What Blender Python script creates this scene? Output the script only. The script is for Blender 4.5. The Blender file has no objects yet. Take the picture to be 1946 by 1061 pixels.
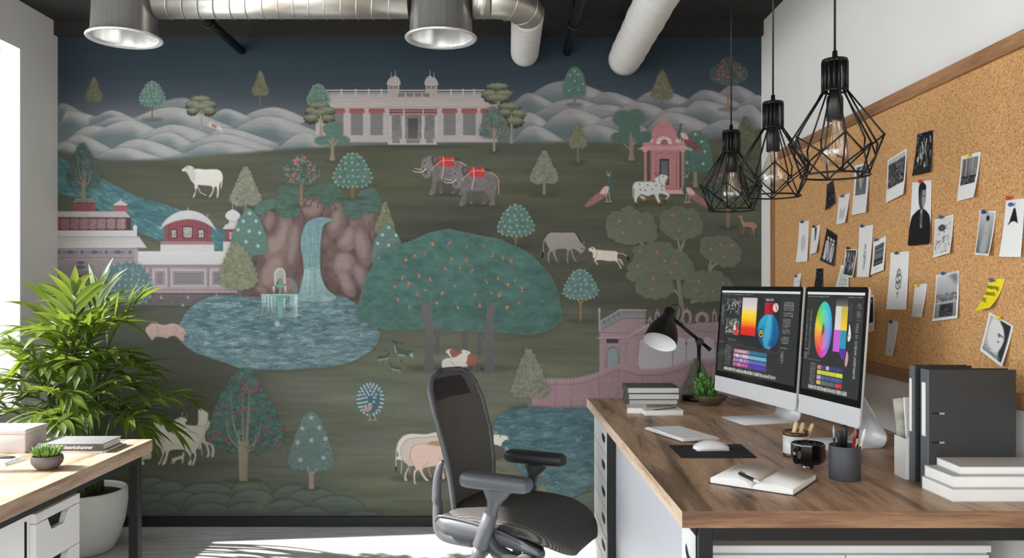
import bpy, bmesh, math, random
import numpy as np
from mathutils import Vector, Matrix, Euler
# ------------------------------------------------------------------ camera, sky, sun, exposure
SC = bpy.context.scene
COL = SC.collection
W_PX, H_PX, F_PX, VX, VY, CAM_Z = 1946., 1061., 1550., 965., 540., 1.26
_c = bpy.data.cameras.new('camera'); CAM = bpy.data.objects.new('camera', _c); COL.objects.link(CAM)
CAM.location = (0, 0, CAM_Z); CAM.rotation_euler = (math.pi/2, 0, 0)
_c.sensor_fit = 'HORIZONTAL'; _c.sensor_width = 36; _c.lens = 36*F_PX/W_PX
_c.shift_x = (W_PX/2-VX)/W_PX; _c.shift_y = (VY-H_PX/2)/W_PX; _c.clip_start = .02
SC.camera = CAM
WORLD = bpy.data.worlds.new('daylight'); SC.world = WORLD; WORLD.use_nodes = True
_b = WORLD.node_tree.nodes['Background']; _b.inputs[0].default_value = (.93, .97, 1, 1); _b.inputs[1].default_value = 3.0
_s = bpy.data.lights.new('sun', 'SUN'); SUN = bpy.data.objects.new('sun', _s); COL.objects.link(SUN)
_s.energy = 9.0; _s.angle = math.radians(.9); _s.color = (1, .965, .91)
SUN.rotation_euler = Vector((1, .11, -.76)).to_track_quat('-Z', 'Y').to_euler(); SUN.location = (-6, 0, 5)
def portal(loc, rot, sx, sy):
    l = bpy.data.lights.new('window_portal', 'AREA'); l.shape = 'RECTANGLE'; l.size, l.size_y = sx, sy; l.cycles.is_portal = True
    o = bpy.data.objects.new('window_portal', l); o.location = loc; o.rotation_euler = rot; COL.objects.link(o)
portal((-2.56, 2.55, 1.53), (0, -math.pi/2, 0), 1.8, 2.8)
portal((-2.56, -.35, 1.53), (0, -math.pi/2, 0), 1.8, 2.2)
portal((-.5, -1.72, 1.45), (math.pi/2, 0, 0), 3.3, 2.0)
VS = SC.view_settings; VS.view_transform = 'Standard'; VS.look = 'None'; VS.exposure = 0.98; VS.gamma = 1; VS.use_curve_mapping = False
SC.cycles.max_bounces = 12; SC.cycles.diffuse_bounces = 6; SC.cycles.transparent_max_bounces = 24; SC.cycles.caustics_reflective = False; SC.cycles.caustics_refractive = False

# ------------------------------------------------------------------ helpers
WALL_Y, WALL_L, WALL_R, CEIL, DESK_Z = 4.246, -2.342, 1.32, 2.62, .754
def at_d(px, py, d): return Vector(((px-VX)/F_PX*d, d, CAM_Z-(py-VY)/F_PX*d))
def at_z(px, py, z): return at_d(px, py, (CAM_Z-z)*F_PX/(py-VY))
def at_x(px, py, x): return at_d(px, py, x*F_PX/(px-VX))
def tag(o, label=None, cat=None, group=None, kind=None):
    if label: o['label'] = label
    if cat: o['category'] = cat
    if group: o['group'] = group
    if kind: o['kind'] = kind
    return o
def empty(name, loc=(0, 0, 0), rz=0., label=None, cat=None, group=None):
    o = bpy.data.objects.new(name, None); COL.objects.link(o); o.location = loc; o.rotation_euler = (0, 0, rz); o.empty_display_size = .05
    return tag(o, label, cat, group)
def copy_tree(o, parent=None):
    c = o.copy(); COL.objects.link(c)
    if parent: c.parent = parent
    for ch in list(o.children): copy_tree(ch, c)
    return c
class MB:
    """collects shapes into one mesh"""
    def __init__(s): s.v = []; s.f = []; s.sm = []; s.mi = []; s.m = 0; s.smooth = False
    def add(s, vs, fs, smooth=None):
        n = len(s.v); s.v += [tuple(v) for v in vs]; s.f += [tuple(i+n for i in f) for f in fs]
        s.sm += [s.smooth if smooth is None else smooth]*len(fs); s.mi += [s.m]*len(fs); return s
    def box(s, x0, x1, y0, y1, z0, z1, M=None):
        vs = [Vector((x, y, z)) for z in (z0, z1) for x, y in ((x0, y0), (x1, y0), (x1, y1), (x0, y1))]
        if M is not None: vs = [M @ v for v in vs]
        return s.add(vs, [(3, 2, 1, 0), (4, 5, 6, 7), (0, 1, 5, 4), (1, 2, 6, 5), (2, 3, 7, 6), (3, 0, 4, 7)], False)
    def rbox(s, x0, x1, y0, y1, z0, z1, r=.005, n=2, M=None):
        """box with rounded edges"""
        bm = bmesh.new(); bmesh.ops.create_cube(bm, size=1)
        for v in bm.verts: v.co = Vector(((x0+x1)/2+v.co.x*(x1-x0), (y0+y1)/2+v.co.y*(y1-y0), (z0+z1)/2+v.co.z*(z1-z0)))
        bmesh.ops.bevel(bm, geom=list(bm.edges), offset=min(r, .49*min(x1-x0, y1-y0, z1-z0)), segments=n, affect='EDGES', profile=.5)
        return s.bm(bm, M, True)
    def bm(s, bm, M=None, smooth=True):
        bm.verts.index_update(); vs = [(M @ v.co if M is not None else v.co.copy()) for v in bm.verts]; fs = [[v.index for v in f.verts] for f in bm.faces]
        bm.free(); return s.add(vs, fs, smooth)
    def tube(s, pts, r, n=10, cap=True, smooth=True, closed=False):
        P = [Vector(p) for p in pts]; m = len(P); R = list(r) if hasattr(r, '__len__') else [r]*m; vs = []; up = None
        for i, p in enumerate(P):
            t = (P[(i+1) % m]-P[i-1]) if closed else (P[min(i+1, m-1)]-P[max(i-1, 0)]); t.normalize()
            if up is None: up = Vector((0, 0, 1)) if abs(t.z) < .9 else Vector((1, 0, 0))
            a = t.cross(up)
            if a.length < 1e-5: a = t.orthogonal()
            a.normalize(); b = a.cross(t).normalized(); up = b
            vs += [p+(a*math.cos(k*2*math.pi/n)+b*math.sin(k*2*math.pi/n))*R[i] for k in range(n)]
        fs = []
        for i in range(m if closed else m-1):
            j = (i+1) % m; fs += [(i*n+k, i*n+(k+1) % n, j*n+(k+1) % n, j*n+k) for k in range(n)]
        k0 = len(s.v); s.add(vs, fs, smooth)
        if cap and not closed: s.f += [tuple(k0+k for k in range(n))[::-1], tuple(k0+(m-1)*n+k for k in range(n))]; s.sm += [False, False]; s.mi += [s.m]*2
        return s
    def lathe(s, prof, n=32, c=(0, 0, 0), M=None, smooth=True, cap=True):
        vs = []; C = Vector(c)
        for r, z in prof:
            for k in range(n):
                v = C+Vector((r*math.cos(k*2*math.pi/n), r*math.sin(k*2*math.pi/n), z)); vs.append(M @ v if M is not None else v)
        m = len(prof); fs = [(i*n+k, i*n+(k+1) % n, (i+1)*n+(k+1) % n, (i+1)*n+k) for i in range(m-1) for k in range(n)]
        k0 = len(s.v); s.add(vs, fs, smooth)
        if cap:
            for i, fl in ((0, True), (m-1, False)):
                if prof[i][0] > 1e-6:
                    f = [k0+i*n+k for k in range(n)]; s.f.append(tuple(f[::-1] if fl else f)); s.sm.append(False); s.mi.append(s.m)
        return s
    def prism(s, poly, z0, z1, M=None, smooth=False):
        n = len(poly); vs = [Vector((x, y, z)) for z in (z0, z1) for x, y in poly]
        if M is not None: vs = [M @ v for v in vs]
        s.add(vs, [(k, (k+1) % n, n+(k+1) % n, n+k) for k in range(n)], smooth); k0 = len(s.v)-2*n
        s.f += [tuple(k0+k for k in range(n))[::-1], tuple(k0+n+k for k in range(n))]; s.sm += [False, False]; s.mi += [s.m]*2; return s
    def ball(s, c, r, n=14, m=9, sc=(1, 1, 1), M=None):
        prof = [(max(1e-4, math.sin(math.pi*i/m)), -math.cos(math.pi*i/m)) for i in range(m+1)]
        T = Matrix.Translation(Vector(c)) @ Matrix.Diagonal((r*sc[0], r*sc[1], r*sc[2], 1))
        return s.lathe(prof, n, M=(M @ T if M is not None else T), cap=False)
    def build(s, name, mats, parent=None, loc=None, bevel=0, weld=False):
        me = bpy.data.meshes.new(name); me.from_pydata(s.v, [], s.f)
        me.polygons.foreach_set('use_smooth', s.sm); me.polygons.foreach_set('material_index', s.mi)
        for m in (mats if isinstance(mats, (list, tuple)) else [mats]): me.materials.append(m)
        b = bmesh.new(); b.from_mesh(me)
        if weld: bmesh.ops.remove_doubles(b, verts=b.verts, dist=1e-5)
        bmesh.ops.recalc_face_normals(b, faces=b.faces); b.to_mesh(me); b.free()
        o = bpy.data.objects.new(name, me); COL.objects.link(o)
        if parent: o.parent = parent
        if loc is not None: o.location = loc
        if bevel:
            d = o.modifiers.new('bevel', 'BEVEL'); d.width = bevel; d.segments = 2; d.limit_method = 'ANGLE'; d.angle_limit = math.radians(40); d.harden_normals = False
        return o
def rot(axis, deg): return Matrix.Rotation(math.radians(deg), 4, axis)
def TM(x, y, z): return Matrix.Translation((x, y, z))
def s2l(c): return tuple((v/255/12.92 if v/255 <= .04045 else ((v/255+.055)/1.055)**2.4) for v in c)
# ------------------------------------------------------------------ materials (node based)
def mat(name, rgb, rough=.5, metal=0., var=.06, scale=30., bump=0., stretch=(1, 1, 1), spec=.5, trans=0., coat=0., bscale=None):
    m = bpy.data.materials.new(name); m.use_nodes = True; nt = m.node_tree; N = nt.nodes; L = nt.links; p = N['Principled BSDF']
    lin = s2l(rgb); p.inputs['Roughness'].default_value = rough; p.inputs['Metallic'].default_value = metal; p.inputs['Specular IOR Level'].default_value = spec; p.inputs['Coat Weight'].default_value = coat
    tc = N.new('ShaderNodeTexCoord'); mp = N.new('ShaderNodeMapping'); mp.inputs['Scale'].default_value = stretch; L.new(tc.outputs['Object'], mp.inputs[0])
    nz = N.new('ShaderNodeTexNoise'); nz.inputs['Scale'].default_value = scale; nz.inputs['Detail'].default_value = 4; L.new(mp.outputs[0], nz.inputs['Vector'])
    r = N.new('ShaderNodeValToRGB'); r.color_ramp.elements[0].position = .3; r.color_ramp.elements[1].position = .7
    r.color_ramp.elements[0].color = (*[v*(1-var) for v in lin], 1); r.color_ramp.elements[1].color = (*[min(1, v*(1+var)) for v in lin], 1)
    L.new(nz.outputs['Fac'], r.inputs[0]); L.new(r.outputs[0], p.inputs['Base Color'])
    if bump:
        b = N.new('ShaderNodeBump'); b.inputs['Strength'].default_value = bump; b.inputs['Distance'].default_value = .002
        if bscale: n2 = N.new('ShaderNodeTexNoise'); n2.inputs['Scale'].default_value = bscale; L.new(mp.outputs[0], n2.inputs['Vector']); L.new(n2.outputs['Fac'], b.inputs['Height'])
        else: L.new(nz.outputs['Fac'], b.inputs['Height'])
        L.new(b.outputs[0], p.inputs['Normal'])
    return m
def wood(name, light, dark, stretch, rough=.42, scale=6., knots=.5, mid=None, spec=.4):
    m = bpy.data.materials.new(name); m.use_nodes = True; nt = m.node_tree; N = nt.nodes; L = nt.links; p = N['Principled BSDF']
    p.inputs['Roughness'].default_value = rough; p.inputs['Specular IOR Level'].default_value = spec
    tc = N.new('ShaderNodeTexCoord'); mp = N.new('ShaderNodeMapping'); mp.inputs['Scale'].default_value = stretch; L.new(tc.outputs['Object'], mp.inputs[0])
    n1 = N.new('ShaderNodeTexNoise'); n1.inputs['Scale'].default_value = scale; n1.inputs['Detail'].default_value = 8; n1.inputs['Roughness'].default_value = .62; n1.inputs['Distortion'].default_value = .5
    n2 = N.new('ShaderNodeTexNoise'); n2.inputs['Scale'].default_value = scale*.33; n2.inputs['Detail'].default_value = 3; n2.inputs['Distortion'].default_value = 1.2
    n3 = N.new('ShaderNodeTexNoise'); n3.inputs['Scale'].default_value = scale*11; n3.inputs['Detail'].default_value = 2
    for n in (n1, n2, n3): L.new(mp.outputs[0], n.inputs['Vector'])
    r = N.new('ShaderNodeValToRGB'); e = r.color_ramp.elements; e[0].position = .30; e[0].color = (*s2l(dark), 1); e[1].position = .66; e[1].color = (*s2l(light), 1)
    x = e.new(.46); x.color = (*s2l(mid or [(a+b)/2 for a, b in zip(light, dark)]), 1)
    L.new(n1.outputs['Fac'], r.inputs[0])
    r2 = N.new('ShaderNodeValToRGB'); r2.color_ramp.elements[0].position = .36; r2.color_ramp.elements[0].color = (1-knots, 1-knots, 1-knots, 1); r2.color_ramp.elements[1].position = .5; r2.color_ramp.elements[1].color = (1, 1, 1, 1)
    L.new(n2.outputs['Fac'], r2.inputs[0])
    mx = N.new('ShaderNodeMix'); mx.data_type = 'RGBA'; mx.blend_type = 'MULTIPLY'; mx.inputs['Factor'].default_value = 1; L.new(r.outputs[0], mx.inputs[6]); L.new(r2.outputs[0], mx.inputs[7])
    m3 = N.new('ShaderNodeMix'); m3.data_type = 'RGBA'; m3.blend_type = 'OVERLAY'; m3.inputs['Factor'].default_value = .38; L.new(mx.outputs[2], m3.inputs[6]); L.new(n3.outputs['Fac'], m3.inputs[7])
    L.new(m3.outputs[2], p.inputs['Base Color'])
    b = N.new('ShaderNodeBump'); b.inputs['Strength'].default_value = .15; b.inputs['Distance'].default_value = .001; L.new(n1.outputs['Fac'], b.inputs['Height']); L.new(b.outputs[0], p.inputs['Normal'])
    return m
def thin_glass(name, tint=(1, 1, 1), refl=.06):
    m = bpy.data.materials.new(name); m.use_nodes = True; nt = m.node_tree; N = nt.nodes; L = nt.links
    t = N.new('ShaderNodeBsdfTransparent'); t.inputs[0].default_value = (*tint, 1); g = N.new('ShaderNodeBsdfGlossy'); g.inputs['Roughness'].default_value = .02
    lw = N.new('ShaderNodeLayerWeight'); lw.inputs['Blend'].default_value = .25; mm = N.new('ShaderNodeMath'); mm.operation = 'MULTIPLY_ADD'; mm.inputs[1].default_value = .45; mm.inputs[2].default_value = refl
    L.new(lw.outputs['Facing'], mm.inputs[0]); mx = N.new('ShaderNodeMixShader'); L.new(mm.outputs[0], mx.inputs[0]); L.new(t.outputs[0], mx.inputs[1]); L.new(g.outputs[0], mx.inputs[2]); L.new(mx.outputs[0], N['Material Output'].inputs[0])
    return m
def attr_mat(name, rough=.7, emit=0., gain=1., spec=.3):
    """surface whose printed picture sits in the mesh's colour attribute"""
    m = bpy.data.materials.new(name); m.use_nodes = True; nt = m.node_tree; N = nt.nodes; L = nt.links; p = N['Principled BSDF']
    a = N.new('ShaderNodeAttribute'); a.attribute_name = 'Col'; p.inputs['Roughness'].default_value = rough; p.inputs['Specular IOR Level'].default_value = spec
    if emit: L.new(a.outputs['Color'], p.inputs['Emission Color']); p.inputs['Emission Strength'].default_value = emit; p.inputs['Base Color'].default_value = (.01, .01, .01, 1)
    else:
        g = N.new('ShaderNodeVectorMath'); g.operation = 'SCALE'; g.inputs['Scale'].default_value = gain; L.new(a.outputs['Color'], g.inputs[0]); L.new(g.outputs[0], p.inputs['Base Color'])
    return m
def picture(name, col, pos, material, parent=None, thick=None):
    """grid mesh showing a painted picture; col (ny,nx,3) linear, row 0 on top; pos (ny,nx,3) vertex places; thick: offset vector of a back sheet"""
    ny, nx = col.shape[:2]; n = ny*nx; co = pos.reshape(-1, 3)
    i = (np.arange(ny-1)[:, None]*nx+np.arange(nx-1)[None]).reshape(-1); q = np.stack([i, i+nx, i+nx+1, i+1], 1)
    cc = np.concatenate([col.reshape(-1, 3), np.ones((n, 1))], 1)
    if thick is not None:
        ring = np.concatenate([np.arange(nx), np.arange(1, ny)*nx+nx-1, (ny-1)*nx+np.arange(nx-2, -1, -1), np.arange(ny-2, 0, -1)*nx]); k = len(ring)
        back = co+np.asarray(thick); co = np.vstack([co, back]); cc = np.vstack([cc, np.tile([.75, .75, .73, 1], (n, 1))])
        q2 = q[:, ::-1]+n; r2 = np.roll(ring, -1); q = np.vstack([q, q2, np.stack([ring, r2, r2+n, ring+n], 1)])
    me = bpy.data.meshes.new(name); me.vertices.add(len(co)); me.vertices.foreach_set('co', co.astype(np.float32).ravel())
    me.loops.add(len(q)*4); me.loops.foreach_set('vertex_index', q.astype(np.int32).ravel()); me.polygons.add(len(q)); me.polygons.foreach_set('loop_start', np.arange(len(q), dtype=np.int32)*4); me.polygons.foreach_set('loop_total', np.full(len(q), 4, np.int32))
    me.update(calc_edges=True); a = me.color_attributes.new('Col', 'FLOAT_COLOR', 'POINT'); a.data.foreach_set('color', cc.astype(np.float32).ravel())
    me.materials.append(material); o = bpy.data.objects.new(name, me); COL.objects.link(o)
    if parent: o.parent = parent
    return o
def text_mesh(name, body, size, material, M, parent=None, depth=.0006, align='CENTER'):
    cu = bpy.data.curves.new(name, 'FONT'); cu.body = body; cu.size = size; cu.extrude = depth; cu.align_x = align; cu.align_y = 'CENTER'
    t = bpy.data.objects.new(name+'_tmp', cu); COL.objects.link(t); bpy.context.view_layer.update()
    me = bpy.data.meshes.new_from_object(t.evaluated_get(bpy.context.evaluated_depsgraph_get())); bpy.data.objects.remove(t)
    me.transform(M); me.materials.clear(); me.materials.append(material); o = bpy.data.objects.new(name, me); COL.objects.link(o)
    if parent: o.parent = parent
    return o
# ------------------------------------------------------------------ painter: pictures worked out in numpy, kept as colours of a fine mesh
RNG = np.random.RandomState(7)
def spl(pts, n=8, closed=True):
    p = np.asarray(pts, float); N = len(p); out = []
    for i in range(N if closed else N-1):
        if closed: a, b, c, d = p[(i-1) % N], p[i], p[(i+1) % N], p[(i+2) % N]
        else: a, b, c, d = p[max(i-1, 0)], p[i], p[i+1], p[min(i+2, N-1)]
        t = np.linspace(0, 1, n, endpoint=False)[:, None]
        out.append(.5*((2*b)+(c-a)*t+(2*a-5*b+4*c-d)*t*t+(3*b-a-3*c+d)*t**3))
    if not closed: out.append(p[-1:])
    return np.concatenate(out)
def bumpy(pts, n=5, amp=1.5, step=5, seed=0):
    """a leafy edge: little outward lobes along a closed outline"""
    r = np.random.RandomState(seed); p = spl(pts, n)
    seg = np.linalg.norm(np.roll(p, -1, 0)-p, axis=1); L = seg.sum(); m = max(8, int(L/step)); out = []
    cum = np.concatenate([[0], np.cumsum(seg)]); q = np.vstack([p, p[:1]])
    area = .5*np.sum(p[:, 0]*np.roll(p[:, 1], -1)-np.roll(p[:, 0], -1)*p[:, 1]); sg = 1 if area > 0 else -1
    s = np.linspace(0, L, m*4, endpoint=False)
    X = np.interp(s, cum, q[:, 0]); Y = np.interp(s, cum, q[:, 1])
    tx = np.roll(X, -1)-np.roll(X, 1); ty = np.roll(Y, -1)-np.roll(Y, 1); ln = np.hypot(tx, ty)+1e-6
    k = np.tile([0, .75, 1, .75], m)*np.repeat(r.uniform(.5, 1.3, m), 4)*amp
    return np.stack([X+sg*ty/ln*k, Y-sg*tx/ln*k], 1)
def blob(cx, cy, rx, ry, lobes=7, amp=.12, seed=0):
    r = np.random.RandomState(seed); t = np.linspace(0, 2*math.pi, lobes*10, endpoint=False)
    k = 1+amp*np.abs(np.sin(t*lobes/2+r.uniform(0, 3)))-amp/2+r.uniform(-.04, .04)
    return np.stack([cx+rx*k*np.cos(t), cy+ry*k*np.sin(t)], 1)
def TR(ox, oy, sc, pts): return [(ox+x/sc, oy+y/sc) for x, y in pts]
def boxblur(m, r):
    for ax in (0, 1):
        for _ in range(2):
            c = np.cumsum(np.pad(m, [(r+1, r) if a == ax else (0, 0) for a in (0, 1)], mode='edge'), axis=ax)
            m = (np.take(c, range(2*r+1, c.shape[ax]), ax)-np.take(c, range(0, c.shape[ax]-2*r-1), ax))/(2*r+1)
    return m
def vnoise(h, w, sx, sy, seed):
    r = np.random.RandomState(seed); gh, gw = int(h/sy)+3, int(w/sx)+3; g = r.rand(gh, gw)
    y = np.arange(h)/sy; x = np.arange(w)/sx; yi = y.astype(int); xi = x.astype(int)
    fy = (y-yi); fx = (x-xi); fy = (fy*fy*(3-2*fy))[:, None]; fx = (fx*fx*(3-2*fx))[None]
    a = g[yi][:, xi]; b = g[yi][:, xi+1]; c = g[yi+1][:, xi]; d = g[yi+1][:, xi+1]
    return ((a*(1-fx)+b*fx)*(1-fy)+(c*(1-fx)+d*fx)*fy).astype(np.float32)
class Paint:
    def __init__(s, x0, y0, w, h, ss=2, bg=(0, 0, 0)):
        s.x0, s.y0, s.ss, s.w, s.h = x0, y0, ss, w, h
        s.W, s.H = int(round(w*ss)), int(round(h*ss))
        s.C = np.empty((s.H, s.W, 3), np.float32); s.C[:] = bg
    def mask(s, pts, soft=0):
        p = (np.asarray(pts, float)-(s.x0, s.y0))*s.ss; pad = int(soft*s.ss*2)+2
        a0 = max(0, int(p[:, 0].min())-pad); a1 = min(s.W, int(p[:, 0].max())+pad+2)
        b0 = max(0, int(p[:, 1].min())-pad); b1 = min(s.H, int(p[:, 1].max())+pad+2)
        if a1 <= a0 or b1 <= b0: return None
        h, w = b1-b0, a1-a0; T = np.zeros((h, w+1), np.int32)
        q = np.roll(p, -1, 0)
        for (xa, ya), (xb, yb) in zip(p, q):
            if ya == yb: continue
            if ya > yb: xa, ya, xb, yb = xb, yb, xa, ya
            r0 = max(b0, int(math.ceil(ya-.5))); r1 = min(b1, int(math.ceil(yb-.5)))
            if r1 <= r0: continue
            r = np.arange(r0, r1); x = xa+(xb-xa)*((r+.5-ya)/(yb-ya))
            c = np.clip(np.ceil(x-.5).astype(int)-a0, 0, w)
            T[r-b0, c] += 1
        m = (np.cumsum(T, 1)[:, :w] % 2).astype(np.float32)
        if soft: m = boxblur(m, max(1, int(soft*s.ss)))
        return (slice(b0, b1), slice(a0, a1)), m
    def put(s, sl, m, col):
        s.C[sl] += m[..., None]*(col-s.C[sl])
    def fill(s, pts, col, a=1., soft=0, col2=None, horiz=False, tex=0, tsx=6, tsy=3, seed=1):
        r = s.mask(pts, soft)
        if r is None: return
        sl, m = r; c = np.asarray(col, np.float32)
        if col2 is not None:
            h, w = m.shape; t = (np.linspace(0, 1, w)[None, :, None] if horiz else np.linspace(0, 1, h)[:, None, None])
            c = c+(np.asarray(col2, np.float32)-c)*t
            c = np.broadcast_to(c, (h, w, 3))
        if tex:
            n = vnoise(m.shape[0], m.shape[1], tsx*s.ss, tsy*s.ss, seed)+vnoise(m.shape[0], m.shape[1], tsx*s.ss*.4, tsy*s.ss*.4, seed+1)-1
            c = c*(1+tex*n[..., None])
        s.put(sl, m*a, c.astype(np.float32))
    def line(s, pts, w, col, a=1., w2=None):
        p = (np.asarray(pts, float)-(s.x0, s.y0))*s.ss; n = len(p); w2 = w if w2 is None else w2
        ww = np.linspace(w, w2, n)*s.ss/2
        pad = int(max(w, w2)*s.ss)+2
        a0 = max(0, int(p[:, 0].min())-pad); a1 = min(s.W, int(p[:, 0].max())+pad+1)
        b0 = max(0, int(p[:, 1].min())-pad); b1 = min(s.H, int(p[:, 1].max())+pad+1)
        if a1 <= a0 or b1 <= b0: return
        Y, X = np.mgrid[b0:b1, a0:a1].astype(np.float32); M = np.zeros(X.shape, np.float32)
        for i in range(n-1):
            ax, ay = p[i]; dx, dy = p[i+1]-p[i]; L = dx*dx+dy*dy+1e-9
            t = np.clip(((X-ax)*dx+(Y-ay)*dy)/L, 0, 1); d = np.hypot(X-ax-t*dx, Y-ay-t*dy)
            M = np.maximum(M, np.clip(ww[i]+(ww[i+1]-ww[i])*t-d+.5, 0, 1))
        s.put((slice(b0, b1), slice(a0, a1)), M*a, np.asarray(col, np.float32))
    def curve(s, pts, w, col, a=1., w2=None, n=5): s.line(spl(pts, n, False), w, col, a, w2)
    def ell(s, x, y, rx, ry, col, a=1., rot=0, soft=0):
        t = np.linspace(0, 2*math.pi, 24, endpoint=False); c, q = math.cos(rot), math.sin(rot)
        X = rx*np.cos(t); Y = ry*np.sin(t)
        s.fill(np.stack([x+X*c-Y*q, y+X*q+Y*c], 1), col, a, soft)
    def dot(s, x, y, r, col, a=1.):
        x = (x-s.x0)*s.ss; y = (y-s.y0)*s.ss; r *= s.ss
        a0 = max(0, int(x-r-1)); a1 = min(s.W, int(x+r+2)); b0 = max(0, int(y-r-1)); b1 = min(s.H, int(y+r+2))
        if a1 <= a0 or b1 <= b0: return
        Y, X = np.ogrid[b0:b1, a0:a1]
        s.put((slice(b0, b1), slice(a0, a1)), (np.clip(r-np.hypot(X+.5-x, Y+.5-y)+.5, 0, 1)*a).astype(np.float32), np.asarray(col, np.float32))
    def rect(s, x0, y0, x1, y1, col, a=1., **k): s.fill([(x0, y0), (x1, y0), (x1, y1), (x0, y1)], col, a, **k)
    def inside(s, pts, fn, soft=0):
        r = s.mask(pts, soft)
        if r is None: return
        sl, m = r; old = s.C.copy(); fn(); new = s.C[sl].copy(); s.C = old
        s.C[sl] = old[sl]*(1-m[..., None])+new*m[..., None]
    def grid(s, nx, ny):
        """bilinear samples for a grid of nx by ny vertices, row 0 at the top, linear light"""
        C = s.C; k = s.ss
        if k > 1: C = C[:s.H//k*k, :s.W//k*k].reshape(s.H//k, k, s.W//k, k, 3).mean((1, 3))
        h, w = C.shape[:2]; y = np.linspace(0, h-1, ny); x = np.linspace(0, w-1, nx)
        yi = np.minimum(y.astype(int), h-2); xi = np.minimum(x.astype(int), w-2); fy = (y-yi)[:, None, None]; fx = (x-xi)[None, :, None]
        R0 = C[yi]; R1 = C[yi+1]
        C = (R0[:, xi]*(1-fx)+R0[:, xi+1]*fx)*(1-fy)+(R1[:, xi]*(1-fx)+R1[:, xi+1]*fx)*fy
        C = np.clip(C/255., 0, 1)
        return np.where(C <= .04045, C/12.92, ((C+.055)/1.055)**2.4).astype(np.float32)
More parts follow.
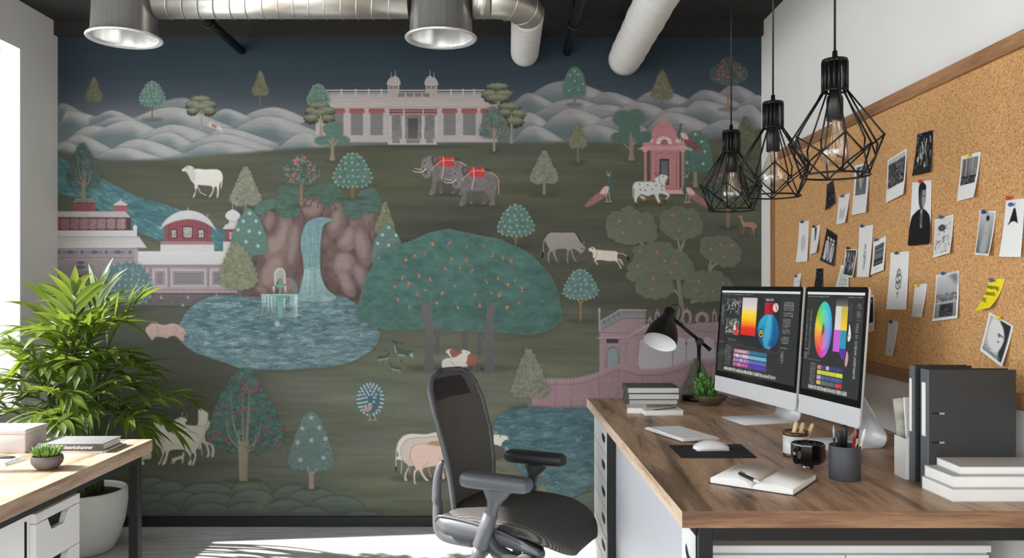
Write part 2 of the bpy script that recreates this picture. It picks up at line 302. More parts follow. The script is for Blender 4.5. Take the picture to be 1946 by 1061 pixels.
# ------------------------------------------------------------------ the mural's picture
def paint_mural():
    P = Paint(110, 71, 1337, 910, 2); W, H = P.W, P.H; R = np.random.RandomState(3)
    yy = (np.arange(H)/2+71)[:, None]; xx = (np.arange(W)/2+110)[None]
    def ramp(v, stops):
        k = [q[0] for q in stops]; return np.stack([np.interp(v, k, [q[1][c] for q in stops]) for c in range(3)], -1)
    sky = ramp(yy[:, 0], [(71, (34, 49, 57)), (110, (35, 51, 60)), (150, (40, 53, 62)), (185, (54, 63, 71)), (215, (78, 82, 88)), (260, (96, 98, 100))])
    P.C[:] = sky[:, None, :]
    P.C *= (1+.05*(vnoise(H, W, 300, 10, 1)-.5))[..., None]
    # dunes
    def dune(xl, xp, yp, xr, yb, c=(146, 144, 141), d=(98, 107, 108), sd=0):
        L = [(xl, yb), (xl+(xp-xl)*.35, yb+(yp-yb)*.30), (xl+(xp-xl)*.7, yb+(yp-yb)*.82), (xp, yp), (xp+(xr-xp)*.3, yp+(yb-yp)*.16), (xp+(xr-xp)*.68, yp+(yb-yp)*.6), (xr, yb)]
        o = np.vstack([spl(L, 6, False), [(xr, yb+16), (xl, yb+16)]])
        P.fill(o+(0, -1.2), (70, 82, 88), .38, 1.6)
        P.fill(o, c, 1, .4, d, tex=.05, tsx=30, tsy=4, seed=sd)
        P.inside(o, lambda: (P.fill([(xl-8, yb+14), (xl+(xp-xl)*.5, yp+(yb-yp)*.62), (xp+(xr-xp)*.1, yp+(yb-yp)*.55), (xp+(xr-xp)*.35, yb+14)], (76, 92, 96), .78, 6),
                             P.fill([(xp, yp+2), (xp+(xr-xp)*.4, yp+(yb-yp)*.3), (xr, yb), (xr-20, yb+3), (xp+(xr-xp)*.3, yp+(yb-yp)*.65)], (166, 163, 159), .5, 4)))
    far = dict(c=(112, 114, 116), d=(98, 102, 105))
    for i, t in enumerate([(100, 118, 197, 170, 222), (240, 345, 187, 425, 228), (410, 520, 205, 610, 240), (560, 640, 200, 700, 240),
                           (110, 130, 212, 235, 240), (170, 213, 211, 255, 226), (390, 430, 208, 480, 226), (190, 328, 205, 450, 246), (160, 230, 222, 290, 242)]):
        dune(*t, **(far if i in (0, 1, 3) else {}), sd=i)
    for i, t in enumerate([(400, 510, 222, 630, 262), (100, 178, 240, 290, 276), (140, 245, 230, 340, 268), (220, 330, 238, 450, 278), (360, 430, 245, 530, 274), (100, 150, 257, 220, 288),
                           (185, 260, 265, 340, 296), (240, 320, 253, 380, 280), (310, 420, 256, 545, 292), (500, 580, 253, 650, 296), (160, 268, 266, 375, 304), (320, 415, 271, 530, 300), (150, 232, 281, 325, 308), (90, 125, 270, 175, 296)]):
        dune(*t, sd=20+i)
    for i, t in enumerate([(960, 1071, 155, 1200, 200), (1170, 1250, 172, 1350, 210), (1330, 1395, 163, 1470, 205), (960, 1005, 178, 1065, 205), (1090, 1155, 176, 1240, 208), (1280, 1340, 172, 1420, 205),
                           (960, 1090, 189, 1210, 236), (1010, 1150, 200, 1270, 240), (1120, 1215, 196, 1310, 236), (1380, 1440, 182, 1480, 215), (1180, 1290, 205, 1400, 250), (1270, 1330, 192, 1460, 236)]):
        dune(*t, **(dict(c=(118, 117, 116), d=(88, 93, 97)) if i < 6 else dict(c=(134, 131, 129), d=(84, 90, 94))), sd=40+i)
    for i, t in enumerate([(960, 1005, 215, 1070, 260), (1000, 1085, 208, 1200, 256), (1090, 1165, 222, 1260, 262), (1200, 1275, 215, 1400, 264), (1330, 1425, 200, 1470, 250), (960, 1012, 239, 1085, 276), (1050, 1130, 238, 1230, 276), (1120, 1200, 252, 1290, 282), (1290, 1380, 228, 1470, 270)]):
        dune(*t, c=(138, 135, 133), d=(86, 92, 95), sd=60+i)
    # meadow
    G = ramp(yy[:, 0], [(270, (69, 72, 56)), (360, (72, 74, 58)), (500, (75, 77, 64)), (640, (80, 83, 67)), (760, (92, 95, 78)), (870, (90, 93, 77)), (981, (82, 86, 70))])[:, None, :]*np.ones((1, W, 1))
    n1 = vnoise(H, W, 300, 36, 5); n2 = vnoise(H, W, 120, 12, 6); n3 = vnoise(H, W, 50, 5, 8)
    G *= (.90+.18*n1+.10*n2+.04*n3)[..., None]
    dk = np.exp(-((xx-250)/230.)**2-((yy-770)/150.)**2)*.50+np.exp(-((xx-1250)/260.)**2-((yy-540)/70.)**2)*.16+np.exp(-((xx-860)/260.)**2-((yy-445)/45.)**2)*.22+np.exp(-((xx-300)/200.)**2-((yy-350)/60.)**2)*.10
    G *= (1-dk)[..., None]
    G[..., 1] *= 1+.04*(vnoise(H, W, 400, 120, 9)-.4); G[..., 2] *= 1+.16*(vnoise(H, W, 300, 90, 10)-.5)
    top = [(105, 286), (150, 294), (200, 304), (260, 305), (330, 302), (420, 295), (520, 286), (600, 281), (720, 276), (960, 272), (1080, 271), (1200, 272), (1290, 275), (1370, 262), (1420, 250), (1460, 242), (1460, 990), (105, 990)]
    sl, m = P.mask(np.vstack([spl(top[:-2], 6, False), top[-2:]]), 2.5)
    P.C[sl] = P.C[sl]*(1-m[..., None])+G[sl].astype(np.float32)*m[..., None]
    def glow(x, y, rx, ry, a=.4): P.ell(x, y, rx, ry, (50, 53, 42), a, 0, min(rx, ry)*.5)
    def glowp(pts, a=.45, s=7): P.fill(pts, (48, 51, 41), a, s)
    # water
    def water(outline, c1, c2, n, ang=0, seed=0, hi=(150, 176, 172), lo=(52, 86, 92), soft=1):
        o = spl(outline, 6); r = np.random.RandomState(seed); glowp(o, .5, 6)
        P.fill(o, c1, 1, soft, c2, tex=.16, tsx=22, tsy=6, seed=seed)
        x0, y0 = o.min(0); x1, y1 = o.max(0)
        def strokes():
            for k in range(n//3):
                x, y = r.uniform(x0, x1), r.uniform(y0, y1); L = r.uniform(10, 34)
                P.ell(x, y, L*.6, r.uniform(1.5, 4), hi if r.rand() < .5 else lo, r.uniform(.08, .2), ang+r.uniform(-.1, .1), 1.5)
            for k in range(n):
                x, y = r.uniform(x0, x1), r.uniform(y0, y1); L = r.uniform(4, 17); b = r.uniform(-2.2, 1.2); ca, sa = math.cos(ang), math.sin(ang)
                q = [(-L/2, 0), (0, b), (L/2, r.uniform(-1, 1))]; q = [(x+u*ca-v*sa, y+u*sa+v*ca) for u, v in q]
                up = r.rand() < .62
                P.curve(q, r.uniform(.5, 1.1), hi if up else lo, r.uniform(.25, .7) if up else r.uniform(.2, .5), .3, 3)
            for k in range(n//45):
                x, y = r.uniform(x0+15, x1-15), r.uniform(y0+8, y1-8)
                for j in range(9):
                    t = r.uniform(0, 6.28); rr = r.uniform(2, 7)
                    P.curve([(x+rr*math.cos(t), y+rr*.6*math.sin(t)), (x+rr*1.2*math.cos(t+.5), y+rr*.7*math.sin(t+.5)), (x+rr*math.cos(t+1), y+rr*.6*math.sin(t+1))], .8, hi, .5, .4, 3)
        P.inside(o, strokes, soft)
    water([(100, 300), (125, 304), (165, 325), (215, 350), (262, 374), (330, 395), (372, 412), (420, 436), (440, 452), (445, 500), (400, 500), (330, 470), (285, 452), (240, 430), (190, 400), (150, 378), (100, 362)], (58, 95, 98), (58, 98, 104), 800, .48, 11, (152, 188, 184), (32, 60, 66))
    # -- tree kinds
    def trunk(x, y0, y1, w0, w1, c, c2=None):
        P.fill([(x-w0/2, y0), (x+w0/2, y0), (x+w0/2*.95, y1-(y1-y0)*.3), (x+w1/2, y1), (x-w1/2, y1), (x-w0/2*.95, y1-(y1-y0)*.3)], c, 1, .3, c2, True)
    def cone(cx, t, b, hw): return [(cx, t), (cx+hw*.35, t+(b-t)*.2), (cx+hw*.6, t+(b-t)*.45), (cx+hw*.88, t+(b-t)*.68), (cx+hw, t+(b-t)*.88), (cx+hw*.55, b), (cx, b-2), (cx-hw*.55, b), (cx-hw, t+(b-t)*.88), (cx-hw*.88, t+(b-t)*.68), (cx-hw*.6, t+(b-t)*.45), (cx-hw*.35, t+(b-t)*.2)]
    def stipple(cx, t, b, hw, tb, c=(108, 109, 88), dc=(160, 160, 122), tc=(98, 96, 84), den=1., g=True, shape=None, da=.75):
        o = bumpy(shape or cone(cx, t, b, hw), 4, hw*.07+.5, max(4, hw*.28), int(cx))
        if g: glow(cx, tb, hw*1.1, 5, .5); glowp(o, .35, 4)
        trunk(cx, b-(b-t)*.3, tb, max(2.5, hw*.2), max(3.5, hw*.26), tc)
        P.fill(o, c, 1, .5, tex=.2, tsx=6, tsy=5, seed=int(cx))
        r = np.random.RandomState(int(cx+t)); n = int(hw*(b-t)*.19*den); x0, y0 = o.min(0); x1, y1 = o.max(0)
        def f():
            for k in range(n): P.dot(r.uniform(x0, x1), r.uniform(y0, y1), r.uniform(.45, .85), dc if r.rand() < .7 else (70, 74, 58), r.uniform(.35, 1)*da)
        P.inside(o, f)
    def starflower(x, y, s, c, a):
        th = R.uniform(0, 6.28)
        for k in range(5): P.line([(x, y), (x+s*math.cos(th+k*1.257), y+s*math.sin(th+k*1.257))], s*.45, c, a, s*.3)
    def star(cx, t, b, hw, tb, c=(78, 106, 99), sc=(138, 172, 158), tc=(112, 92, 52), n=30, tw=4, s=2.5, shape=None):
        o = bumpy(shape or [(cx, t), (cx+hw*.45, t+(b-t)*.13), (cx+hw*.85, t+(b-t)*.5), (cx+hw, t+(b-t)*.82), (cx+hw*.6, b), (cx, b+1), (cx-hw*.6, b), (cx-hw, t+(b-t)*.82), (cx-hw*.85, t+(b-t)*.5), (cx-hw*.45, t+(b-t)*.13)], 4, 1.2, 5, int(cx))
        glow(cx, tb, hw*.9, 4, .45); glowp(o, .4, 4)
        trunk(cx, b-4, tb, tw, tw+.5, tc); P.line([(cx, b+12), (cx-hw*.3, b-2)], 2, tc); P.line([(cx, b+12), (cx+hw*.3, b-2)], 2, tc)
        P.fill(o, c, 1, .5, tex=.18, tsx=4, tsy=3, seed=int(cx))
        k = max(1, len(o)//22)
        for x, y in o[::k]: starflower(x, y, s, sc, .8)
        gx = np.linspace(cx-hw*.75, cx+hw*.75, max(3, int(hw/5))); j = 0
        for iy, y in enumerate(np.arange(t+s*3, b-2, s*4.2)):
            wd = hw*.8*min(1, .35+1.0*(y-t)/(b-t))
            for x in np.arange(cx-wd+(iy % 2)*s*2, cx+wd, s*4.4): starflower(x+R.uniform(-2, 2), y+R.uniform(-2, 2), s*R.uniform(.8, 1.2), sc, .85)
    def dots(shape, pts, tr=None, c=(84, 112, 105), dc=(150, 184, 172), r=2.4, spiky=0, seed=0, tc=(112, 106, 98)):
        if tr: glow(tr[0], tr[2], 18, 4, .5)
        o = bumpy(shape, 4, 1.3, 5, seed); glowp(o, .4, 4)
        if tr: trunk(*tr, tc)
        P.fill(o, c, 1, .5, (c[0]-4, c[1]-4, c[2]-2), tex=.12, tsx=3, tsy=2, seed=seed)
        if spiky:
            q = np.random.RandomState(seed); ctr = o.mean(0)
            for k in range(spiky):
                i = q.randint(len(o)); f = q.uniform(.3, 1.03)**.6; x, y = ctr+(o[i]-ctr)*f; dx, dy = (o[i]-ctr)/(np.linalg.norm(o[i]-ctr)+1e-6)
                P.line([(x, y), (x+dx*6, y+dy*6+1)], .9, (130, 152, 142) if q.rand() < .6 else (66, 90, 86), .4, .4)
        for x, y in pts: P.dot(x, y, r*1.7, dc, .25); P.dot(x, y, r, dc, .9)
    def teal(blobs, tr, c=(76, 106, 94), tc=(138, 124, 106), br=()):
        for i, b in enumerate(blobs): glowp(blob(*b[:4], 9, .1, i), .3, 4)
        if tr:
            x, y0, y1, w0, w1 = tr
        for i, b in enumerate(blobs): P.fill(blob(*b[:4], 11, .10, i+int(b[0])), c, 1, .5, tex=.1, tsx=3, tsy=2, seed=i)
        if tr:
            glow(x, y1, 14, 4, .5)
            for q in br: P.line(q, 3, tc, 1, 1.5)
            trunk(x, y0, y1, w0, w1, tc, (112, 98, 82))
    def bonsai(cl, tr, c=(104, 108, 84)):
        x, y0, y1, w = tr; tc = (146, 136, 116)
        for i, (bx, by, rx, ry) in enumerate(cl): P.fill(blob(bx, by+2, rx*1.05, ry*1.05, 9, .2, i), (46, 50, 38), .9, .8)
        P.fill([(x-w, y1), (x-w*.5, (y0+y1)/2), (x-w*.4, y0), (x+w*.4, y0), (x+w*.5, (y0+y1)/2), (x+w, y1)], tc, 1, .4, (120, 108, 90), True)
        for bx, by, rx, ry in cl: P.line([(x, (y0+y1)/2), ((x+bx)/2, (y0+by)/2+3), (bx, by+ry*.5)], 1.6, tc, .9, .8)
        for i, (bx, by, rx, ry) in enumerate(cl):
            P.fill(blob(bx, by-ry*.15, rx, ry*.72, 9, .22, i+3), c, 1, .5, (82, 86, 64), tex=.2, tsx=2, tsy=2, seed=i)
            P.fill(blob(bx, by-ry*.35, rx*.7, ry*.35, 7, .22, i+5), (122, 126, 102), .7, .8)
    def berries(cx, cy, rx, ry, tr, n, seed, leaf=(112, 126, 116), red=(178, 72, 66), base=(64, 76, 66), shape=None):
        r = np.random.RandomState(seed); glow(tr[0], tr[2], 20, 4, .5)
        o = bumpy(shape or [(cx-rx*.1, cy-ry), (cx+rx*.45, cy-ry*.6), (cx+rx*.95, cy-ry*.1), (cx+rx*.9, cy+ry*.5), (cx+rx*.3, cy+ry*.85), (cx-rx*.4, cy+ry*.8), (cx-rx*.95, cy+ry*.5), (cx-rx, cy-ry*.1), (cx-rx*.6, cy-ry*.5)], 4, 2.5, 7, seed)
        glowp(o, .35, 3); trunk(*tr, (126, 98, 78)); P.fill(o, base, .95, .8)
        x0, y0 = o.min(0); x1, y1 = o.max(0)
        def f():
            for k in range(n):
                x, y = r.uniform(x0-2, x1+2), r.uniform(y0-2, y1+2); t = r.uniform(0, 6.28); L = r.uniform(2.5, 5)
                P.curve([(x, y), (x+L*math.cos(t), y+L*math.sin(t)), (x+L*1.2*math.cos(t+.8), y+L*1.2*math.sin(t+.8))], 1.5, leaf, r.uniform(.35, .8), .7, 3)
        P.inside(o, f, .5)
        for k in range(max(5, int(rx*ry/70))):
            t, q = r.uniform(0, 6.28), r.uniform(.1, .95)**.5; x, y = cx+rx*.92*q*math.cos(t), cy+ry*.85*q*math.sin(t)
            P.dot(x, y, r.uniform(1.8, 3.2), red, .9); P.dot(x-.6, y-.8, .9, (206, 120, 104), .7)
    def redflower(shape, tr, n, seed, c=(64, 96, 86), red=(146, 58, 78), tc=(146, 132, 112), fs=1., br=True):
        r = np.random.RandomState(seed); o = bumpy(shape, 5, 2.2, 9, seed); glowp(o, .4, 6); x, y0, y1, w0, w1 = tr; glow(x, y1, w1*2.5, 5, .5)
        P.fill(o, c, 1, 1., tex=.22, tsx=9, tsy=7, seed=seed); a0, b0 = o.min(0); a1, b1 = o.max(0)
        def f():
            for k in range(int((a1-a0)*(b1-b0)/42)):
                px, py = r.uniform(a0, a1), r.uniform(b0, b1); P.ell(px, py, r.uniform(2, 6)*fs, r.uniform(1, 2.5)*fs, (92, 122, 110) if r.rand() < .5 else (46, 76, 68), r.uniform(.12, .4), r.uniform(0, 3), .5)
        P.inside(o, f)
        hgt = b1-b0; cx = x
        if br:
            for bx, by, k in ((-.12, .78, 1.6), (.1, .72, 2.), (-.02, .4, 1.6), (.14, .48, 1.4), (-.42, .62, 1.2), (.42, .66, 1.2), (-.3, .3, 1.), (.3, .86, 1)):
                P.curve([(cx, y0+(y1-y0)*.25), (cx+bx*.4*(a1-a0), b0+hgt*(by+1)/2), (cx+bx*.9*(a1-a0)*.6, b0+hgt*by*.9)], k*w0*.16, (122, 128, 110), .85, .6)
        P.fill([(x-w0/2, y0), (x+w0/2, y0), (x+w0*.4, y0+(y1-y0)*.4), (x+w1/2, y1), (x-w1/2, y1), (x-w0*.4, y0+(y1-y0)*.4)], tc, 1, .4, (124, 112, 94), True)
        def g():
            for k in range(n):
                px, py = r.uniform(a0, a1), r.uniform(b0, b1-6)
                for j in range(r.randint(3, 7)):
                    t = r.uniform(0, 6.28); d = r.uniform(0, 6)*fs; ex, ey = px+d*1.6*math.cos(t), py+d*math.sin(t)
                    P.ell(ex, ey, r.uniform(1.2, 2.4)*fs, r.uniform(.7, 1.2)*fs, red if r.rand() < .75 else (104, 40, 56), .85, r.uniform(0, 3))
        P.inside(o, g)
    stipple(179, 148, 195, 16, 213, (84, 84, 62), (120, 116, 80), (80, 78, 66), g=False, da=.5)
    stipple(495, 136, 183, 15, 206, (92, 90, 66), (132, 128, 92), (84, 84, 76), g=False, da=.5)
    star(290, 156, 201, 24, 228, (80, 106, 98), (126, 156, 142), (104, 96, 62), tw=3.5, s=1.8)
    bonsai([(382, 190, 18, 8), (368, 200, 14, 9), (396, 200, 14, 9), (382, 205, 20, 9), (366, 212, 10, 7), (398, 212, 11, 8)], (383, 205, 246, 3.2))
    if True: P.fill(spl([(397, 237), (402, 233), (412, 238), (421, 243), (424, 248), (418, 249), (408, 245), (399, 242)], 4), (176, 164, 160), 1, .3)
    P.fill([(403, 235), (414, 240), (410, 245), (402, 241)], (150, 96, 96)); P.dot(401, 232, 2.2, (170, 150, 144)); P.curve([(422, 246), (430, 247), (437, 249)], 1, (170, 160, 156), 1, .5); P.line([(399, 241), (393, 238)], 1.2, (176, 164, 160)); P.line([(418, 247), (424, 252), (421, 254)], 1.2, (176, 164, 160)); P.line([(412, 246), (418, 251)], 1, (160, 150, 146))
    stipple(1258, 134, 190, 21, 206, (94, 92, 68), (128, 122, 84), (96, 90, 80), g=False, da=.5)
    dots([(1092, 128), (1106, 140), (1112, 165), (1110, 182), (1092, 183), (1074, 182), (1071, 165), (1078, 140)], [(1092, 136), (1083, 144), (1099, 143), (1092, 155), (1081, 173), (1099, 172), (1108, 160)], (1092, 180, 200, 4, 5), (74, 102, 92), (134, 160, 144), 1.5, 0, 3, (100, 96, 90))
    berries(1385, 138, 34, 28, (1383, 155, 209, 4, 6), 150, 5, (94, 102, 92), (140, 60, 58), (60, 68, 64))
    # palace
    wc, wd = (160, 149, 145), (132, 121, 118)
    P.rect(600, 183, 945, 271, wc, tex=.03, tsx=30, tsy=4, seed=4); P.rect(737, 204, 830, 276, (156, 146, 142)); glow(785, 280, 120, 3, .5); P.rect(737, 268, 830, 275, (164, 156, 152))
    P.rect(608, 176, 945, 185, (150, 142, 138))
    for x in np.arange(612, 945, 2.1):
        if not (738 < x < 762 or 806 < x < 832): P.line([(x, 176), (x, 180)], .7, (74, 76, 78), .7)
    P.rect(608, 171.5, 945, 174, (162, 154, 150)); P.line([(600, 187), (945, 187)], .8, wd); P.line([(600, 205), (945, 205)], .9, wd); P.line([(600, 193), (945, 192)], .6, wd, .6)
    for x in (649, 676, 701, 725, 857, 880, 901, 925): P.rect(x-1.5, 170, x+1.5, 185, (164, 156, 152))
    for x0, sgn in ((748, 1), (820, -1)):
        P.rect(x0-11, 164, x0+11, 186, (152, 140, 136))
        for dx, dy, k in ((-4.5*sgn, 3, .8), (3*sgn, 0, 1)):
            P.fill(spl([(x0+dx-9*k, 163), (x0+dx-8.5*k, 152+dy), (x0+dx, 145+dy), (x0+dx+8.5*k, 152+dy), (x0+dx+9*k, 163)], 5), (158, 146, 142), 1, .3); P.line([(x0+dx, 147+dy), (x0+dx, 134+dy)], 1.6, (164, 156, 152), 1, .6)
        for dx in (-7, -3, 2, 6): P.rect(x0+dx-1, 164, x0+dx+1, 170, (58, 56, 56))
        P.line([(x0-12, 162), (x0+12, 162)], 1, (170, 162, 158))
    for x in (757, 773, 788, 804): P.rect(x, 178.5, x+12, 185, (96, 94, 94)); P.line([(x, 181.5), (x+12, 181.5)], .8, (140, 134, 132), .7)
    for x0, x1 in ((634, 653), (667, 690), (704, 728), (843, 866), (880, 904), (916, 940)):
        P.rect(x0, 214, x1, 258, (82, 84, 84))
        def lat(x0=x0, x1=x1):
            for k in np.arange(-50, 60, 2.6): P.line([(x0+k, 214), (x0+k+44, 258)], .6, (150, 146, 142), .6); P.line([(x1-k, 214), (x1-k-44, 258)], .6, (150, 146, 142), .6)
        P.inside([(x0, 214), (x1, 214), (x1, 258), (x0, 258)], lat)
        P.fill([(x0-2, 207.5), (x1+2, 207.5), (x1+4, 214.5), (x1, 216.5), (x0, 216.5), (x0-4, 214.5)], (146, 72, 70), 1, .2); P.line([(x0-2, 208), (x1+2, 208)], 1.2, (104, 62, 60))
    for x0, x1 in ((740, 766), (769, 803), (805, 831)):
        P.rect(x0, 208, x1, 221, (118, 62, 64))
        for x in np.arange(x0+1.5, x1, 4): P.dot(x, 212, 1, (176, 146, 142)); P.fill([(x-2, 217), (x+2, 217), (x, 221)], (172, 146, 142))
    for x0, x1 in ((744, 763), (770, 802), (807, 827)): P.fill(spl([(x0+2, 221), (x1-2, 221), (x1-1, 238), (x1+1, 248), (x1, 264), (x0, 264), (x0-1, 248), (x0+1, 238)], 5), (100, 97, 95), 1, .4, (116, 112, 110), tex=.15)
    P.rect(776, 226, 794, 264, (64, 62, 64), col2=(84, 82, 84))
    for x in (742, 767, 803.5, 829): P.fill([(x-2, 221), (x+2, 221), (x+1.5, 238), (x+3, 246), (x+2, 266), (x-2, 266), (x-3, 246), (x-1.5, 238)], (166, 158, 154))
    for x0, x1 in ((746, 760), (772, 798), (810, 823)):
        P.rect(x0, 266.5, x1, 273, (70, 70, 68))
        for x in np.arange(x0, x1, 2.5): P.line([(x, 266.5), (x+2.5, 273)], .6, (156, 150, 146)); P.line([(x+2.5, 266.5), (x, 273)], .6, (156, 150, 146))
    star(605, 161, 200, 21, 210, (80, 108, 98), (124, 152, 138), s=1.7)
    bonsai([(605, 202, 20, 8), (590, 212, 10, 8), (622, 212, 15, 9), (605, 216, 17, 8), (592, 226, 13, 9), (624, 226, 12, 8)], (610, 215, 262, 3))
    teal([(632, 245, 18, 13), (614, 268, 17, 9), (650, 268, 15, 9), (634, 258, 14, 10)], (632, 262, 306, 6, 12), br=[[(632, 275), (622, 264)], [(632, 280), (644, 266)]])
    bonsai([(945, 166, 20, 8), (930, 180, 14, 10), (958, 180, 16, 9), (945, 188, 22, 9)], (947, 180, 240, 3)); bonsai([(968, 204, 20, 9), (958, 216, 13, 9), (984, 218, 14, 10), (978, 232, 16, 10)], (972, 215, 273, 3.4))
    redflower([(936, 204), (950, 215), (962, 235), (966, 255), (950, 262), (925, 262), (912, 254), (918, 232), (926, 214)], (939, 245, 288, 4, 5), 34, 8, (76, 98, 90), (146, 80, 84), fs=.7)
    # right: pink temple, its trees, cow, peacocks
    teal([(1183, 226, 19, 15), (1207, 224, 17, 15), (1196, 246, 20, 18), (1178, 262, 17, 10), (1222, 262, 18, 11), (1198, 266, 24, 9)], (1200, 262, 306, 8, 15), (68, 94, 82), (136, 118, 98), br=[[(1198, 285), (1184, 274)], [(1200, 282), (1208, 268)], [(1199, 262), (1197, 250)]])
    stipple(1098, 235, 283, 17, 310, (100, 103, 78), (140, 142, 100), (104, 100, 88), den=.9)
    stipple(1034, 288, 349, 26, 371, (112, 113, 94), (150, 150, 122), (116, 112, 98))
    stipple(1416, 222, 285, 22, 300, (82, 84, 62), (112, 112, 80), (90, 86, 74), da=.5)
    dots([(1322, 250), (1340, 262), (1351, 285), (1352, 315), (1342, 327), (1316, 326), (1298, 322), (1293, 300), (1300, 268)], [(1321, 256), (1333, 270), (1339, 289), (1305, 310), (1336, 312), (1312, 285)], (1321, 320, 357, 7, 10), (70, 100, 88), (146, 172, 156), 2.2, 60, 9, (122, 116, 106))
    pk, pd, pl = (168, 106, 108), (128, 76, 80), (188, 132, 132); f = lambda p: TR(1090, 200, 5.405, p)
    P.fill(f([(920, 80), (945, 160), (1000, 200), (1040, 260), (1070, 300), (1150, 400), (1150, 470), (700, 470), (712, 390), (800, 380), (800, 270), (840, 220), (890, 180)]), pk, 1, .3, (176, 112, 114), tex=.1, tsx=4, tsy=2)
    P.fill(f([(650, 455), (720, 425), (1150, 425), (1215, 460), (1140, 465), (720, 465)]), pl, 1, .3); P.rect(1236, 287, 1291, 368, pk, tex=.06); P.rect(1229, 362, 1301, 370, (196, 148, 146)); glow(1265, 371, 40, 2, .5)
    for x in (1226, 1297): P.rect(x-2.6, 286, x+2.6, 364, pk, tex=.05); P.line([(x+2.6, 286), (x+2.6, 364)], .7, pd); P.rect(x-4, 286, x+4, 290, pl); P.rect(x-4, 358, x+4, 364, pl)
    for x in (1231, 1292): P.rect(x-1.5, 289, x+1.5, 358, (70, 72, 58))
    for a, b in ((1238, 1240), (1286, 1289)): P.line([(a, 290), (a, 360)], .8, pd); P.line([(b, 290), (b, 360)], .8, pl)
    P.line([(1246, 292), (1246, 358), (1284, 358), (1284, 292), (1246, 292)], .8, pd, .7); P.rect(1253, 303, 1271, 352, (44, 36, 38)); P.rect(1255.5, 306, 1269, 350, (86, 84, 86), col2=(104, 100, 102))
    P.fill(spl(f([(850, 400), (860, 350), (925, 325), (995, 350), (1005, 400), (975, 400), (960, 365), (928, 350), (900, 365), (885, 400)]), 4), (196, 178, 170)); P.fill(spl(f([(890, 405), (905, 375), (928, 355), (955, 375), (965, 405)]), 4), (132, 88, 90))
    for y in (240, 262, 268, 276, 282): P.line([(1248-(y-240)*.35, y), (1272+(y-240)*.35, y)], .7, pd, .6)
    for q in ([(780, 380), (810, 345), (815, 380)], [(1040, 385), (1060, 335), (1105, 390)]): P.fill(f(q), (190, 172, 164))
    def peacock(ox, oy, k, tl, fl=1):
        g = lambda p: [(ox+fl*x*k, oy+y*k) for x, y in p]
        P.fill(spl(g([(-8, -4), (4, -8), (2, 4), (-26, 24), (-42, 30), (-44, 25), (-28, 10)]), 5), tl, 1, .4, tex=.25, tsx=2, tsy=2); P.fill(spl(g([(-16, 4), (-8, -8), (3, -9), (3, -2), (-6, 5)]), 5), (196, 156, 152), 1, .3)
        P.fill(spl(g([(1, -4), (0, -16), (-2, -28), (2, -29), (5, -16), (9, -6), (6, 4), (0, 2)]), 5), (58, 88, 84), 1, .3); P.ell(*g([(0, -30)])[0], 2.8*k, 2.2*k, (120, 132, 124)); P.line(g([(0, -32), (-4, -38)]), .8, (176, 176, 164)); P.line(g([(1, -32), (4, -37)]), .8, (176, 176, 164)); P.line(g([(2, -30), (6, -29)]), 1, (160, 150, 120))
        for x in (-5, 1): P.line(g([(x, 3), (x+1, 14), (x+3, 19)]), 1.1, (172, 164, 150)); P.line(g([(x-3, 20), (x+5, 19)]), .9, (172, 164, 150))
    peacock(1156, 364, 1, (142, 92, 90)); peacock(1305, 366, .98, (136, 92, 94), -1); peacock(1294, 261, .9, (110, 66, 66), -1)
    # two elephants
    def elephant(dx, dy, near):
        f = lambda p: TR(760+dx, 270+dy, 5.724, p)
        ec, e2 = (104, 98, 97), (84, 80, 78)
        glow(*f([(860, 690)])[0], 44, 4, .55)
        P.fill(spl(f([(905, 520), (1000, 500), (985, 600), (950, 650), (935, 680), (880, 675), (905, 630)]), 4), e2); P.fill(spl(f([(730, 520), (780, 520), (790, 600), (795, 670), (760, 670), (755, 610)]), 4), e2)
        P.fill(spl(f([(665, 270), (720, 265), (800, 285), (900, 290), (990, 330), (1050, 390), (1065, 460), (1040, 560), (1025, 640), (1035, 690), (970, 690), (985, 630), (950, 570), (920, 530), (880, 545), (790, 540), (740, 540), (725, 600), (705, 690), (640, 688), (670, 620), (680, 520), (670, 430), (620, 420), (565, 390), (570, 340), (580, 310), (600, 290)]), 5), (112, 106, 105), 1, .4, (98, 92, 90), tex=.14, tsx=5, tsy=5)
        P.fill(spl(f([(570, 330), (600, 300), (650, 270), (690, 275), (700, 360), (680, 420), (650, 500), (600, 510), (575, 480), (560, 440), (585, 440), (600, 470), (625, 470), (625, 430), (590, 400), (540, 430), (560, 390)]), 5), (118, 110, 110), 1, .4, tex=.12)
        P.fill(spl(f([(670, 290), (700, 270), (750, 285), (755, 320), (720, 370), (690, 370)]), 5), (72, 66, 66), 1, .4); P.fill(spl(f([(690, 300), (710, 285), (740, 295), (735, 320), (705, 345)]), 5), (110, 100, 98), .7, .8)
        P.dot(*f([(600, 345)])[0], 1.6, (56, 48, 46)); P.curve(f([(610, 410), (570, 440), (510, 445), (470, 432)]), 2.2, (196, 190, 180), 1, .8); P.curve(f([(560, 415), (520, 412), (485, 402)]), 1.6, (186, 180, 170), 1, .7)
        P.fill(f([(750, 280), (920, 283), (922, 388), (752, 380)]), (184, 44, 42), 1, .3, (196, 50, 46)); P.curve(f([(670, 420), (740, 350), (800, 318), (900, 318), (980, 330), (1060, 390), (1072, 480), (1072, 570)]), 1.5, (196, 150, 140), .9); P.line(f([(800, 280), (805, 400), (780, 515)]), 1.5, (204, 170, 160)); P.line(f([(895, 285), (897, 320)]), 1, (204, 150, 140)); P.fill(f([(925, 290), (990, 300), (1000, 330), (925, 325)]), (60, 54, 54), .8)
        for q in ((905, 672), (985, 686), (660, 686), (775, 664)): P.dot(*f([q])[0], 1.4, (150, 116, 100), .8)
    elephant(-57.5, -20, 0); elephant(0, 0, 1)
